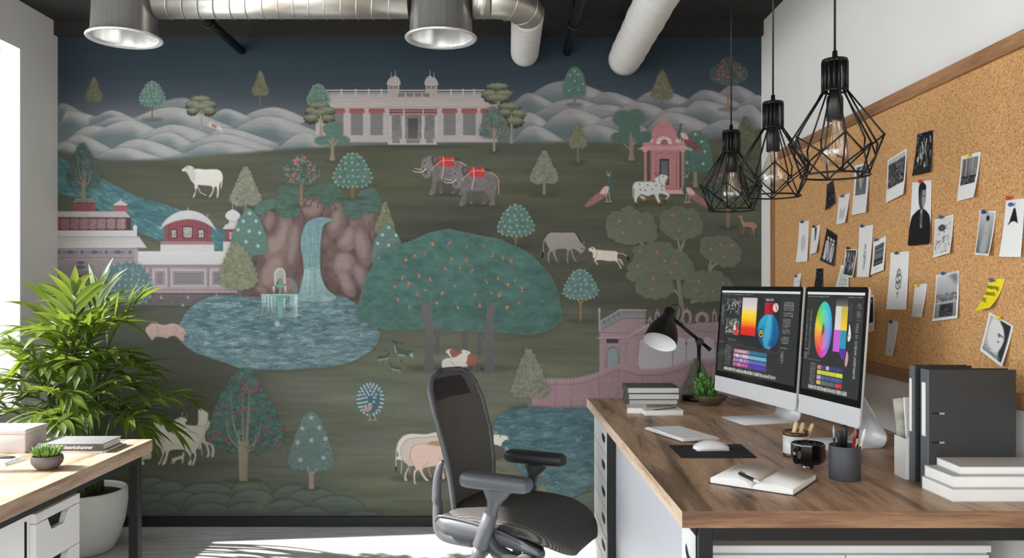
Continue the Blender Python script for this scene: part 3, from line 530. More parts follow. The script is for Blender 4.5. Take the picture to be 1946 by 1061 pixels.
    star(980, 390, 447, 34, 468, s=2.6)
    stipple(467, 318, 391, 29, 404, (112, 114, 96), (150, 150, 124), (104, 100, 92))
    # white cow at left
    def cow(pts, c, c2=None, sc=1., ol=(70, 64, 54)):
        P.fill(pts, c, 1, .25, c2)
        q = np.vstack([pts, pts[:1]])
        for i in range(0, len(q)-1, 6): P.line(q[i:i+7], .8*sc, ol, .6)
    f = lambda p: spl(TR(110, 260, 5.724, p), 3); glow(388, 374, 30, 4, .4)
    cow(f([(1352, 362), (1385, 335), (1420, 315), (1450, 320), (1490, 345), (1470, 355), (1530, 350), (1600, 358), (1680, 355), (1740, 358), (1780, 385), (1797, 430), (1795, 480), (1782, 560), (1770, 565), (1775, 490), (1758, 540), (1755, 600), (1745, 660), (1728, 668), (1735, 600), (1725, 545), (1705, 560), (1695, 600), (1665, 655), (1643, 660), (1680, 600), (1685, 560), (1660, 540), (1560, 532), (1530, 530), (1515, 570), (1490, 655), (1468, 662), (1500, 590), (1490, 560), (1485, 520), (1450, 480), (1410, 400), (1385, 378), (1360, 385)]), (196, 192, 184), (186, 180, 170))
    P.fill(spl(TR(110, 260, 5.724, [(1380, 350), (1440, 330), (1500, 380), (1495, 500), (1470, 490), (1410, 400)]), 4), (150, 150, 148), .55, 1.5); P.dot(356.5, 320, 1, (40, 40, 40)); P.line([(359, 316), (363, 313)], 1.6, (70, 66, 60)); P.line([(392, 372), (381, 366), (376, 355)], 1.2, (190, 184, 172))
    # left houses
    rd, rdk, wh, lil = (122, 60, 66), (84, 44, 50), (172, 170, 170), (142, 128, 130)
    f = lambda p: TR(100, 360, 4.614, p); F = lambda p, *a, **k: P.fill(f(p), *a, **k)
    F([(190, 110), (375, 110), (375, 200), (190, 200)], rd, tex=.2); 
    for x in range(200, 375, 16): P.line(f([(x, 118), (x, 195)]), .8, rdk, .7)
    F([(180, 108), (205, 82), (355, 82), (380, 108), (375, 116), (185, 116)], (150, 142, 142)); F([(540, 138), (655, 138), (655, 200), (540, 200)], (136, 74, 80)); F([(535, 136), (598, 96), (660, 136), (655, 144), (540, 144)], (164, 158, 158)); P.line(f([(598, 98), (598, 82)]), 1, wh)
    F([(0, 245), (690, 245), (690, 365), (0, 365)], (72, 46, 50))
    for i, x in enumerate((30, 115, 200, 280, 357, 435, 517, 605)):
        P.fill(spl(f([(x-32, 262), (x+32, 262), (x+36, 300), (x+32, 348), (x-32, 348), (x-36, 300)]), 4), (112+i*3, 80+i*4, 80+i*4), 1, .3, tex=.3, tsx=2, tsy=1.6, seed=i); P.line(f([(x+43, 255), (x+43, 355)]), 1.4, (104, 56, 60))
    F([(0, 195), (640, 195), (690, 250), (0, 245)], (158, 150, 150), 1, .3, (150, 144, 144)); P.line(f([(0, 247), (690, 250)]), 1, (84, 72, 74))
    F([(0, 362), (715, 362), (715, 420), (0, 420)], (172, 168, 167)); F([(0, 415), (760, 415), (830, 515), (0, 520)], (158, 154, 154), 1, .3, (176, 172, 171)); P.line(f([(0, 418), (750, 418)]), .9, (116, 108, 110)); P.line(f([(0, 522), (828, 518)]), 1.4, (104, 92, 96))
    F([(710, 345), (742, 345), (742, 415), (710, 415)], (172, 168, 168)); P.ell(*f([(727, 335)])[0], 4, 4.5, (180, 176, 176)); P.line(f([(727, 318), (727, 280)]), 1.2, (140, 132, 134), 1, .5)
    F([(0, 522), (750, 522), (750, 1020), (0, 1020)], lil, 1, .3, (104, 92, 96), tex=.06); F([(0, 530), (700, 530), (700, 578), (0, 578)], (126, 120, 126))
    for x in (60, 160, 262, 370, 475, 575, 682): P.ell(*f([(x, 553)])[0], 7 if x in (160, 370, 575) else 3, 3.4, (70, 74, 84), .8); P.ell(*f([(x+50, 553)])[0], 4, 2.4, (96, 92, 102), .6)
    P.line(f([(0, 600), (740, 600)]), 1.2, (110, 84, 88)); P.fill(spl(f([(120, 770), (130, 670), (240, 630), (360, 670), (370, 770)]), 5), (122, 112, 116)); F([(165, 715), (335, 715), (335, 1000), (165, 1000)], (104, 92, 94)); F([(190, 755), (320, 755), (320, 1000), (190, 1000)], (70, 66, 68)); P.ell(*f([(250, 685)])[0], 9, 4, (74, 76, 84)); P.ell(*f([(250, 645)])[0], 7, 3, (74, 76, 84))
    F([(710, 525), (750, 525), (750, 690), (710, 690)], (146, 130, 132)); P.line(f([(710, 525), (710, 690)]), .8, (100, 88, 92))
    # middle hall with barrel roof, onion dome
    P.fill(f([(985, 300), (1390, 300), (1390, 460), (985, 460)]), rd, 1, .3, tex=.1); P.fill(spl(f([(985, 330), (1060, 290), (1190, 265), (1310, 290), (1390, 330)]), 5), rd)
    for x0, x1, y0 in ((1040, 1095, 350), (1140, 1232, 325), (1275, 1335, 348)): F([(x0, y0), (x1, y0), (x1, 432), (x0, 432)], (70, 38, 42)); P.fill(f([(x0+8, y0+9), (x1-8, y0+9), (x1-8, 424), (x0+8, 424)]), (140, 132, 128), 1, 0, tex=.5, tsx=1.6, tsy=1.6)
    P.line(f([(1020, 310), (1020, 455)]), 1.4, (92, 48, 54)); P.line(f([(1355, 310), (1355, 455)]), 1.4, (92, 48, 54))
    o = np.vstack([spl(f([(940, 355), (990, 275), (1080, 210), (1190, 187), (1300, 212), (1385, 275), (1445, 375)]), 6, False), spl(f([(1400, 335), (1310, 285), (1190, 265), (1070, 285), (990, 320)]), 6, False)])
    P.fill(o, (178, 174, 174), 1, .3, (158, 154, 156)); P.line(o[36:], 1.2, (104, 88, 92), .8); P.line(f([(1190, 187), (1190, 155)]), 2, (160, 150, 140), 1, .8); P.line(f([(1362, 240), (1362, 216)]), 1.6, (160, 150, 140), 1, .6)
    F([(948, 458), (1418, 458), (1418, 490), (948, 490)], (134, 104, 106)); F([(948, 487), (1418, 487), (1418, 548), (948, 548)], (176, 172, 171)); P.line(f([(948, 548), (1418, 548)]), 1, (104, 92, 96))
    F([(1515, 350), (1620, 350), (1620, 465), (1515, 465)], rd); F([(1550, 375), (1600, 375), (1600, 440), (1550, 440)], (140, 132, 128), tex=.5, tsx=1.6, tsy=1.6); F([(1498, 462), (1640, 462), (1640, 550), (1498, 550)], (172, 168, 168))
    F([(1490, 352), (1520, 310), (1545, 305), (1550, 268), (1620, 268), (1640, 310), (1640, 352)], (172, 168, 168)); P.line(f([(1492, 352), (1640, 352)]), 1, (90, 80, 84)); P.line(f([(1545, 285), (1625, 285)]), .6, (110, 100, 104)); P.fill(spl(f([(1545, 270), (1517, 238), (1530, 205), (1580, 180), (1632, 205), (1648, 238), (1620, 270)]), 5), (182, 178, 177)); P.line(f([(1580, 182), (1580, 105)]), 1.6, (150, 140, 120), 1, .7)
    F([(750, 545), (1540, 545), (1490, 665), (750, 665)], (180, 176, 177), 1, .2, (172, 169, 170)); F([(750, 662), (1600, 662), (1600, 692), (750, 692)], (132, 106, 112)); F([(750, 688), (1620, 688), (1620, 915), (750, 915)], (144, 131, 134), tex=.05)
    for x in (858, 1020, 1362): F([(x-9, 690), (x+9, 690), (x+6, 860), (x-6, 860)], (130, 110, 114)); P.line(f([(x+9, 690), (x+6, 860)]), .8, (98, 80, 84))
    for x0, x1 in ((770, 840), (880, 1005), (1038, 1348), (1382, 1560)):
        P.fill(spl(f([(x0, 715), (x0+8, 703), (x1-8, 703), (x1, 715), (x1, 845), (x1-8, 855), (x0+8, 855), (x0, 845)]), 3), (158, 146, 149)); a, b = x0+20, x1-20; F([(a, 722), (b, 722), (b, 838), (a, 838)], (88, 78, 82)); F([(a+5, 727), (b-5, 727), (b-5, 833), (a+5, 833)], (142, 130, 134)); F([(a+15, 737), (b-15, 737), (b-15, 823), (a+15, 823)], (86, 80, 82)); F([(a+18, 740), (b-18, 740), (b-18, 820), (a+18, 820)], (112, 107, 108))
    F([(750, 858), (1600, 858), (1600, 908), (750, 908)], (148, 130, 134))
    for x in np.arange(880, 1600, 21): P.dot(*f([(x, 884)])[0], 1.7, (112, 82, 90), .8); P.dot(*f([(x+9, 888)])[0], 1., (172, 152, 156), .8)
    F([(700, 908), (1600, 908), (1600, 925), (700, 925)], (84, 68, 72)); F([(560, 922), (1600, 922), (1560, 1025), (560, 1025)], (96, 84, 86), 1, .3, (88, 80, 80), tex=.12); P.line(f([(560, 1025), (1250, 1028)]), 1.5, (60, 54, 50))
    for x, y in ((955, 952), (1190, 950), (1145, 1018), (1440, 930)):
        X, Y = f([(x, y)])[0]
        for t in (0, 2.1, 4.2): P.dot(X+2*math.cos(t-1.57), Y+2*math.sin(t-1.57), 1.2, (178, 172, 172), .9)
        if y < 1000: P.line([(X, Y-1), (X, Y-22)], .7, (160, 156, 160), .35)
    star(245, 503, 572, 46, 590, (82, 106, 108), (132, 160, 156), s=2.6, shape=[(235, 500), (268, 505), (286, 530), (289, 555), (276, 574), (240, 578), (205, 570), (195, 540), (208, 512)])
    # red tree over the river
    redflower([(157, 273), (168, 285), (180, 310), (190, 330), (188, 350), (170, 356), (150, 356), (132, 350), (128, 332), (138, 308), (147, 285)], (159, 345, 382, 9, 10), 70, 4, (54, 78, 72), (128, 62, 74), (108, 94, 78), fs=.7)
    # cliff
    f = lambda p: TR(420, 280, 5.724, p)
    rock = f([(420, 740), (520, 690), (650, 740), (850, 640), (900, 560), (1000, 540), (1080, 560), (1130, 630), (1220, 600), (1320, 620), (1400, 740), (1560, 720), (1700, 720), (1720, 850), (1680, 1000), (1640, 1100)])+[(712, 470), (700, 520), (690, 560), (668, 572), (640, 560), (600, 555), (560, 560), (520, 566), (480, 568), (452, 570), (470, 545), (486, 510), (495, 470), (500, 430)]
    rp = spl(rock, 4); glowp(rp, .5, 5); P.fill(rp, (112, 90, 86), 1, .6, (88, 68, 64), tex=.2, tsx=14, tsy=22, seed=6)
    def rocks():
        r = np.random.RandomState(5)
        for x, y, rx, ry, t, c in [(530, 455, 26, 50, .3, (128, 106, 100)), (520, 520, 24, 46, .5, (122, 98, 90)), (560, 470, 14, 60, .15, (104, 84, 80)), (660, 455, 20, 24, .2, (128, 108, 106)), (690, 470, 16, 40, -.2, (118, 98, 96)), (655, 505, 22, 26, 0, (126, 108, 106)), (690, 530, 16, 34, -.5, (112, 92, 92)), (660, 540, 13, 28, -.4, (122, 102, 102)), (640, 425, 16, 30, .3, (114, 94, 90)), (595, 400, 30, 22, 0, (108, 82, 78)), (580, 540, 10, 20, .3, (110, 88, 80)), (548, 545, 18, 18, .6, (124, 100, 90)), (500, 555, 22, 10, .4, (92, 68, 62)), (515, 425, 14, 24, .3, (92, 70, 68))]:
            P.ell(x+3, y+4, rx*1.05, ry*1.05, (70, 52, 50), .55, t, 5); P.ell(x, y, rx, ry, c, .8, t, 2.2); P.ell(x-3, y-4, rx*.6, ry*.65, (152, 130, 126), .5, t, 3)
        for k in range(70):
            x, y = r.uniform(480, 715), r.uniform(375, 565); P.curve([(x, y), (x+r.uniform(-6, 6), y+14), (x+r.uniform(-10, 10), y+28)], r.uniform(1, 2.4), (76, 56, 54) if r.rand() < .55 else (142, 120, 114), .28, .5)
        for q in ([(900, 640), (930, 580), (990, 545)], [(975, 640), (990, 590), (1060, 545)], [(1050, 660), (1060, 610), (1110, 590)], [(1090, 760), (1110, 690), (1140, 640)], [(1250, 690), (1240, 640), (1200, 605)], [(1330, 660), (1310, 610), (1260, 590)], [(880, 700), (900, 760), (940, 800)]): P.curve(f(q), 2, (62, 44, 42), .8, 1)
    P.inside(rp, rocks)
    for sh, c, sd in (([(360, 680), (440, 610), (560, 570), (640, 600), (600, 650), (520, 680), (430, 735)], (74, 102, 90), 1), ([(640, 430), (760, 420), (870, 460), (880, 560), (860, 690), (820, 750), (700, 770), (620, 720), (600, 620), (610, 520)], (66, 92, 80), 2), ([(930, 470), (1080, 410), (1260, 400), (1330, 520), (1420, 560), (1400, 620), (1250, 600), (1130, 640), (1080, 570), (930, 540)], (66, 90, 76), 3), ([(1340, 600), (1460, 560), (1540, 470), (1660, 450), (1720, 540), (1750, 640), (1700, 710), (1560, 720), (1500, 780), (1380, 760), (1340, 690)], (68, 94, 84), 4)):
        o = bumpy(f(sh), 4, 1.6, 6, sd); P.fill(o, (48, 62, 54), .5, 3); P.fill(o, c, .97, .6, tex=.16, tsx=9, tsy=3, seed=sd)
    berries(574, 325, 34, 30, (573, 345, 392, 5, 6), 260, 21, (118, 134, 124), (186, 78, 70))
    star(670, 292, 354, 36, 378, (74, 104, 94), (134, 168, 146), (104, 92, 46), tw=6, s=2.7)
    stipple(732, 384, 446, 18, 450, (104, 106, 80), (158, 158, 110), den=1.4)
    dots([(735, 424), (750, 440), (764, 465), (770, 490), (760, 508), (716, 508), (706, 490), (712, 460), (722, 438)], [(739, 433), (727, 447), (753, 448), (718, 463), (739, 467), (721, 492)], None, (86, 112, 104), (156, 188, 174), 2.4, 0, 17)
    dots([(474, 397), (492, 415), (502, 440), (508, 465), (500, 483), (470, 484), (446, 478), (440, 460), (450, 430), (462, 408)], [(475, 406), (463, 421), (487, 421), (453, 437), (474, 440), (494, 443), (491, 468), (468, 460)], (476, 480, 500, 5, 6), (82, 110, 102), (146, 180, 166), 2.6, 0, 18)
    stipple(456, 463, 549, 40, 570, (110, 111, 88), (168, 164, 112), (96, 90, 82), den=1.1, shape=[(448, 462), (465, 475), (478, 500), (488, 528), (480, 545), (455, 550), (425, 545), (418, 525), (428, 495), (438, 470)])
    # ponds and falls
    water([(345, 610), (360, 588), (392, 566), (430, 562), (480, 564), (560, 565), (640, 562), (668, 572), (690, 590), (718, 625), (722, 640), (712, 660), (680, 682), (640, 694), (590, 700), (520, 703), (460, 700), (430, 690), (400, 680), (368, 668), (345, 650), (336, 630)], (72, 100, 106), (84, 111, 118), 1900, 0, 12, (176, 200, 196), (46, 74, 84))
    fall = spl([(572, 470), (574, 445), (582, 425), (596, 416), (612, 413), (626, 415), (633, 420), (622, 424), (614, 432), (611, 450), (609, 480), (609, 512), (612, 530), (622, 550), (640, 566), (620, 574), (590, 574), (566, 570), (570, 550), (577, 520), (576, 495)], 5)
    P.fill(fall, (36, 40, 44), .7, 3); P.fill(fall, (98, 134, 138), 1, .6, (108, 140, 140), tex=.1)
    def fl():
        r = np.random.RandomState(2)
        for k in range(120): x = r.uniform(572, 612); y = r.uniform(425, 540); P.line([(x, y), (x+(x-592)*.12, y+r.uniform(12, 40))], r.uniform(.5, 1.2), (160, 186, 182) if r.rand() < .5 else (66, 104, 112), .35, .4)
        for k in range(60): x = r.uniform(577, 612); P.line([(x, 514), (x+(x-592)*.5, r.uniform(540, 574))], .9, (164, 188, 182), .35, .4)
        P.line([(576, 514), (590, 511), (612, 513)], 1.4, (168, 190, 184), .6)
    P.inside(fall, fl)
    for k in range(26): P.ell(R.uniform(560, 645), R.uniform(562, 580), R.uniform(3, 9), R.uniform(1, 3), (140, 166, 162), .35, 0, 1.5)
    # fountain
    f = lambda p: TR(390, 490, 4.935, p); jade, wt = (92, 144, 132), (188, 206, 200)
    P.fill(spl(f([(760, 200), (800, 190), (870, 270), (860, 350), (830, 330), (790, 230)]), 4), (98, 116, 112), .8, .6); P.fill(f([(745, 205), (800, 210), (790, 320), (750, 320)]), (130, 92, 88), .6, 1)
    P.line(f([(702, 120), (702, 560)]), 3, jade); P.fill(f([(670, 400), (740, 400), (725, 560), (685, 560)]), (104, 150, 142)); P.fill(spl(f([(530, 345), (870, 345), (770, 375), (740, 410), (670, 410), (640, 375)]), 4), jade); P.line(f([(528, 346), (872, 346)]), 2, (140, 184, 170)); P.fill(spl(f([(660, 258), (745, 258), (720, 285), (690, 285)]), 4), jade); P.line(f([(702, 100), (702, 200)]), 1.4, (60, 92, 92))
    for q in ([(655, 255), (655, 150), (680, 108), (702, 104), (725, 108), (748, 150), (748, 240)],): P.curve(f(q), 2.6, wt, .7)
    P.fill(spl(f([(660, 250), (662, 140), (702, 106), (745, 140), (742, 250), (720, 200), (690, 200)]), 4), (170, 180, 172), .6, .6)
    r = np.random.RandomState(9)
    for a, b, y0, y1, n in ((528, 600, 350, 560, 22), (610, 680, 360, 570, 16), (735, 750, 380, 560, 6), (800, 872, 350, 620, 26), (632, 660, 262, 340, 8), (740, 765, 262, 340, 6)):
        for k in range(n): x = r.uniform(a, b); P.line(f([(x, y0+r.uniform(0, 10)), (x+r.uniform(-3, 3), r.uniform(y0+40, y1))]), 1., wt, .6, .5)
    P.ell(527, 616, 5, 5, (176, 196, 194), .7, 0, 1)
    # tiger-like sleeper at the pond's left bank
    glow(318, 648, 40, 5, .5); P.fill(spl([(277, 628), (284, 618), (296, 615), (312, 618), (330, 615), (344, 621), (353, 632), (350, 640), (351, 648), (343, 647), (336, 640), (326, 639), (318, 643), (308, 641), (296, 641), (290, 647), (284, 640)], 4), (178, 152, 140), 1, .4, (160, 130, 120))
    P.curve([(330, 617), (336, 628), (330, 638)], 1, (120, 88, 80), .7); P.curve([(296, 616), (302, 630), (296, 641)], 1, (120, 88, 80), .7); P.dot(348, 634, 1, (70, 52, 48)); P.line([(340, 620), (344, 617)], 2, (150, 118, 108)); P.curve([(284, 620), (290, 612), (300, 614)], 1.6, (150, 120, 108))
    for x in range(286, 346, 5): P.line([(x, 619+R.uniform(0, 3)), (x+3, 630)], .8, (120, 84, 76), .5)
    # the great tree
    glow(880, 700, 110, 8, .5)
    for x, w, y1, c in ((831, 9, 672, (92, 90, 88)), (883, 12, 668, (96, 93, 92)), (911, 9, 676, (92, 90, 88))): P.rect(x-w/2, 600, x+w/2, y1, c, soft=.6, col2=(78, 76, 74))
    f = lambda p: TR(640, 430, 3.659, p)
    oo = bumpy(f([(140, 600), (170, 500), (200, 390), (250, 290), (330, 200), (440, 140), (540, 100), (640, 55), (760, 30), (860, 42), (980, 70), (1120, 95), (1230, 145), (1330, 190), (1410, 270), (1490, 360), (1530, 460), (1550, 580), (1560, 640), (1500, 700), (1400, 740), (1290, 748), (1100, 728), (920, 725), (700, 718), (520, 710), (350, 712), (260, 690), (180, 660)]), 5, 2.2, 9, 5)
    glowp(oo, .6, 8); P.fill(oo, (66, 104, 96), 1, .8, (62, 96, 88), tex=.16, tsx=24, tsy=14, seed=3)
    def leaves():
        r = np.random.RandomState(4)
        for k in range(420): P.ell(r.uniform(675, 1068), r.uniform(436, 636), r.uniform(4, 18), r.uniform(3, 9), (80, 122, 110) if r.rand() < .5 else (52, 86, 80), r.uniform(.08, .22), 0, 3)
        for k in range(1500): x, y = r.uniform(675, 1068), r.uniform(436, 636); t = r.uniform(0, 3.14); P.line([(x, y), (x+3.5*math.cos(t), y+3.5*math.sin(t))], 1, (96, 138, 124) if r.rand() < .5 else (46, 78, 72), .28)
    P.inside(oo, leaves)
    ed = np.vstack([oo, oo[:1]])
    for i in range(0, len(oo), 8): P.line(ed[i:i+9], 2.2, (98, 138, 124), .22)
    tk = (96, 92, 91)
    for x, bend in ((815, -1), (930, 1)):
        P.fill(spl([(x-8, 705), (x-7, 660), (x-7, 620), (x-9+bend*3, 600), (x+bend*8-6, 580), (x+bend*8+3, 575), (x+7+bend*3, 590), (x+8, 610), (x+8, 660), (x+9, 706)], 5), tk, 1, .6, (84, 81, 80))
        for q in ([(x, 605), (x+bend*14, 580), (x+bend*28, 568)], [(x+bend*6, 590), (x+bend*16, 570), (x+bend*22, 556)], [(x-bend*2, 598), (x-bend*4, 575), (x-bend*3, 568)], [(x+bend*4, 622), (x+bend*22, 612), (x+bend*24, 596)]): P.curve(q, 4.5, (92, 94, 90), .9, 1)
    for x in (883, 831, 911): P.curve([(x, 625), (x-10, 618), (x-12, 608)], 3, tk, .8, 1); P.curve([(x, 628), (x+5, 615), (x+5, 605)], 3, tk, .8, 1)
    for x, y in [(783, 126), (905, 145), (611, 190), (797, 225), (898, 240), (1083, 203), (755, 298), (860, 290), (938, 312), (572, 345), (655, 368), (1038, 382), (1120, 357), (500, 402), (820, 417), (405, 425), (1190, 412), (1287, 440), (557, 470), (617, 450), (1133, 475), (735, 465), (957, 478), (1076, 468), (425, 510), (697, 540), (995, 550), (840, 567), (506, 565), (1187, 575), (1270, 527), (455, 358), (1240, 375), (482, 235), (1152, 225), (541, 208), (665, 127), (1024, 143), (1210, 245)]:
        X, Y = f([(x, y)])[0]; big = R.uniform(.8, 1.35)
        for k in range(5): P.dot(X+R.uniform(-1.8, 1.8)*big, Y+R.uniform(-3, 3)*big, R.uniform(1., 1.8)*big, (186, 82, 58) if k < 3 else (196, 116, 70), .85)
    # resting cows, deer
    f = lambda p: TR(720, 630, 8.1, p); br = (140, 82, 66)
    P.fill(spl(f([(1030, 320), (1060, 285), (1130, 262), (1180, 300), (1260, 330), (1400, 370), (1480, 370), (1515, 420), (1500, 490), (1440, 520), (1350, 520), (1250, 430), (1150, 400), (1090, 380), (1050, 345)]), 4), br, 1, .2); P.fill(spl(f([(1030, 320), (1060, 282), (1110, 275), (1090, 310), (1110, 370), (1130, 395), (1100, 395), (1060, 345)]), 4), (196, 180, 172)); P.curve(f([(1490, 490), (1460, 560), (1455, 590)]), 1.6, br); P.line(f([(1560, 570), (1605, 595)]), 1.8, (24, 22, 22)); P.curve(f([(1455, 590), (1510, 570), (1560, 565)]), .9, br)
    P.fill(spl(f([(970, 540), (970, 470), (1010, 425), (1090, 408), (1180, 395), (1250, 350), (1290, 320), (1265, 315), (1270, 285), (1310, 285), (1360, 295), (1410, 325), (1400, 350), (1370, 365), (1360, 430), (1345, 500), (1370, 520), (1350, 545), (1270, 545), (1180, 545), (1200, 570), (1280, 585), (1270, 600), (1150, 595), (1060, 605), (1000, 590)]), 4), (200, 192, 184), 1, .2, (188, 178, 170)); P.curve(f([(1080, 450), (1140, 490), (1170, 550)]), .8, (120, 108, 100), .7); P.curve(f([(985, 560), (1030, 590), (1100, 590)]), 1., (60, 54, 50), .7); P.dot(*f([(1352, 320)])[0], .9, (40, 34, 34)); P.dot(*f([(1275, 295)])[0], 1, (60, 50, 48))
    dg = (54, 70, 62); dw = (150, 160, 146)
    P.fill(spl(f([(190, 130), (240, 140), (275, 180), (290, 250), (400, 275), (490, 285), (530, 320), (520, 400), (480, 360), (430, 385), (310, 370), (260, 340), (240, 250), (230, 180), (200, 155)]), 4), dg, 1, .3, (66, 88, 80)); P.fill(spl(f([(240, 190), (260, 250), (275, 330), (255, 330), (240, 240)]), 4), dw, .8, .4); P.fill(spl(f([(300, 350), (410, 370), (410, 385), (310, 378)]), 4), dw, .8, .5); P.fill(spl(f([(470, 350), (525, 330), (525, 400), (500, 400)]), 4), dw, .8, .5)
    for q in ([(295, 370), (295, 440)], [(440, 380), (450, 460)], [(520, 400), (550, 515)], [(395, 380), (410, 470)]): P.line(f(q), 1.4, (104, 112, 100), .7, .8)
    for q in ([(265, 160), (320, 170), (380, 178)], [(265, 165), (320, 190), (375, 208)]): P.curve(f(q), .8, (30, 34, 30), .9)
    for ox, oy, k, fl in ((60, 410, 1., 1), (270, 575, .9, -1)):
        g = lambda p: f([(ox+fl*x*k, oy+y*k) for x, y in p])
        P.fill(spl(g([(-70, -20), (-20, -30), (40, -30), (70, -60), (95, -100), (115, -110), (100, -70), (85, 0), (40, 20), (-50, 30), (-75, 10)]), 4), (58, 72, 62), 1, .3); P.fill(spl(g([(-60, 20), (40, 5), (85, -20), (85, 5), (40, 25), (-50, 40)]), 4), dw, .8, .5)
        for x in (-55, -35, 50, 65): P.line(g([(x, 20), (x-8, 100)]), 1.1, (110, 118, 104), .6, .6)
    P.curve(f([(130, 300), (100, 290), (80, 310)]), .7, (40, 44, 38)); P.ell(*f([(345, 460)])[0], 1.5, 2.5, (60, 70, 62))
    # grazing grey cow and running calf
    f = lambda p: TR(1000, 420, 8.84, p); glow(1075, 500, 45, 5, .4); gc = (142, 138, 128)
    P.curve(f([(300, 290), (400, 190), (600, 188), (790, 188), (850, 230), (930, 370)]), 2.4, (58, 40, 26), .85)
    cow(spl(f([(310, 300), (400, 200), (600, 198), (790, 195), (840, 235), (900, 340), (950, 400), (990, 440), (975, 500), (940, 540), (900, 555), (870, 520), (800, 480), (770, 480), (800, 590), (840, 680), (815, 680), (770, 590), (740, 500), (715, 520), (705, 600), (700, 690), (675, 690), (680, 580), (670, 480), (530, 480), (490, 510), (490, 570), (530, 690), (500, 680), (455, 570), (440, 520), (400, 540), (385, 620), (385, 700), (360, 700), (358, 570), (380, 480), (340, 400)]), 3), gc, (128, 122, 112))
    P.curve(f([(305, 300), (285, 420), (290, 540)]), 1.3, (150, 144, 134)); P.line(f([(278, 540), (262, 620)]), 3, (16, 16, 16)); P.dot(*f([(940, 470)])[0], 1.4, (30, 26, 24)); P.curve(f([(430, 520), (490, 470), (530, 420)]), .8, (90, 76, 60), .7)
    for q in ((385, 705), (535, 690), (695, 705), (850, 685)): P.ell(*f([q])[0], 2.6, 1.6, (120, 88, 40))
    P.line(f([(950, 385), (975, 350)]), 1.2, (150, 130, 100)); glow(1155, 508, 35, 4, .35)
    cow(spl(f([(1035, 480), (1090, 445), (1135, 445), (1160, 475), (1200, 485), (1350, 500), (1500, 510), (1535, 540), (1530, 630), (1590, 650), (1635, 750), (1620, 750), (1560, 670), (1530, 665), (1565, 720), (1600, 800), (1575, 800), (1540, 720), (1480, 680), (1380, 680), (1280, 665), (1190, 665), (1170, 680), (1210, 735), (1190, 740), (1130, 665), (1150, 645), (1100, 600), (1115, 590), (1110, 540), (1080, 520), (1045, 505)]), 3), (206, 196, 182), (192, 180, 166)); P.curve(f([(1530, 545), (1620, 555), (1690, 600)]), 1.3, (196, 186, 172)); P.line(f([(1695, 605), (1715, 660)]), 3, (14, 14, 14)); P.dot(*f([(1108, 470)])[0], 1.3, (24, 20, 20)); P.curve(f([(1180, 490), (1180, 570), (1160, 630)]), 1, (110, 104, 96), .8); P.dot(*f([(1038, 492)])[0], 1, (40, 34, 34))
    # spotted bull by the temple
    f = lambda p: TR(1090, 200, 5.405, p); glow(1240, 388, 38, 4, .45)
    cow(spl(f([(970, 745), (955, 725), (900, 712), (870, 730), (820, 765), (840, 775), (780, 785), (700, 788), (640, 790), (605, 830), (603, 940), (612, 950), (615, 860), (620, 900), (615, 960), (635, 1010), (655, 1015), (650, 970), (690, 920), (760, 940), (820, 920), (850, 980), (880, 1020), (900, 1015), (875, 950), (880, 910), (940, 925), (960, 940), (930, 970), (945, 980), (985, 935), (975, 905), (945, 880), (940, 800), (950, 775)]), 3), (190, 196, 192), (176, 182, 180))
    for q in ((675, 815), (760, 822), (845, 828), (685, 872), (735, 876), (808, 866), (900, 840), (910, 870)): P.dot(*f([q])[0], 1.5, (110, 52, 56), .9)
    P.fill(spl(f([(680, 950), (730, 965), (760, 985), (740, 995), (690, 965)]), 3), (160, 84, 60)); P.fill(spl(f([(675, 945), (700, 935), (740, 960), (725, 970)]), 3), (176, 180, 176))
    for q in ((645, 1015), (745, 975), (890, 1015), (935, 972)): P.ell(*f([q])[0], 2.6, 3.4, (150, 66, 44)); P.ell(f([q])[0][0], f([q])[0][1]+2.8, 2.2, 1.4, (30, 22, 22))
    P.curve(f([(875, 735), (880, 790), (940, 850)]), 1.6, (150, 124, 96)); P.curve(f([(860, 730), (835, 705), (850, 690)]), 1.4, (70, 62, 60)); P.curve(f([(880, 720), (870, 700), (880, 690)]), 1.2, (70, 62, 60)); P.dot(*f([(915, 735)])[0], 1.1, (30, 28, 28)); P.fill(f([(800, 790), (830, 780), (850, 795), (810, 800)]), (170, 80, 84), .8)
    # olive tree with ring flowers
    f = lambda p: TR(1120, 380, 5.724, p); oc = (90, 96, 76); tcol = (122, 120, 96)
    for q in ([(970, 580), (975, 520), (960, 440)], [(985, 560), (1010, 500), (1030, 430)], [(540, 440), (580, 490), (640, 520)], [(1300, 800), (1305, 730), (1320, 650)], [(1315, 760), (1340, 720), (1400, 690)], [(960, 870), (985, 960), (1000, 1100), (985, 1250)], [(900, 970), (950, 1010), (990, 1080)], [(1110, 1110), (1180, 1095), (1230, 1070)]):
        P.curve(f(q), 7, (64, 66, 50), .5, 5); P.curve(f(q), 6, tcol, 1, 4)
    P.fill(f([(940, 860), (985, 860), (1010, 1050), (1030, 1160), (1000, 1330), (930, 1330), (975, 1150), (960, 1000)]), tcol, 1, .5, (104, 100, 80), True)
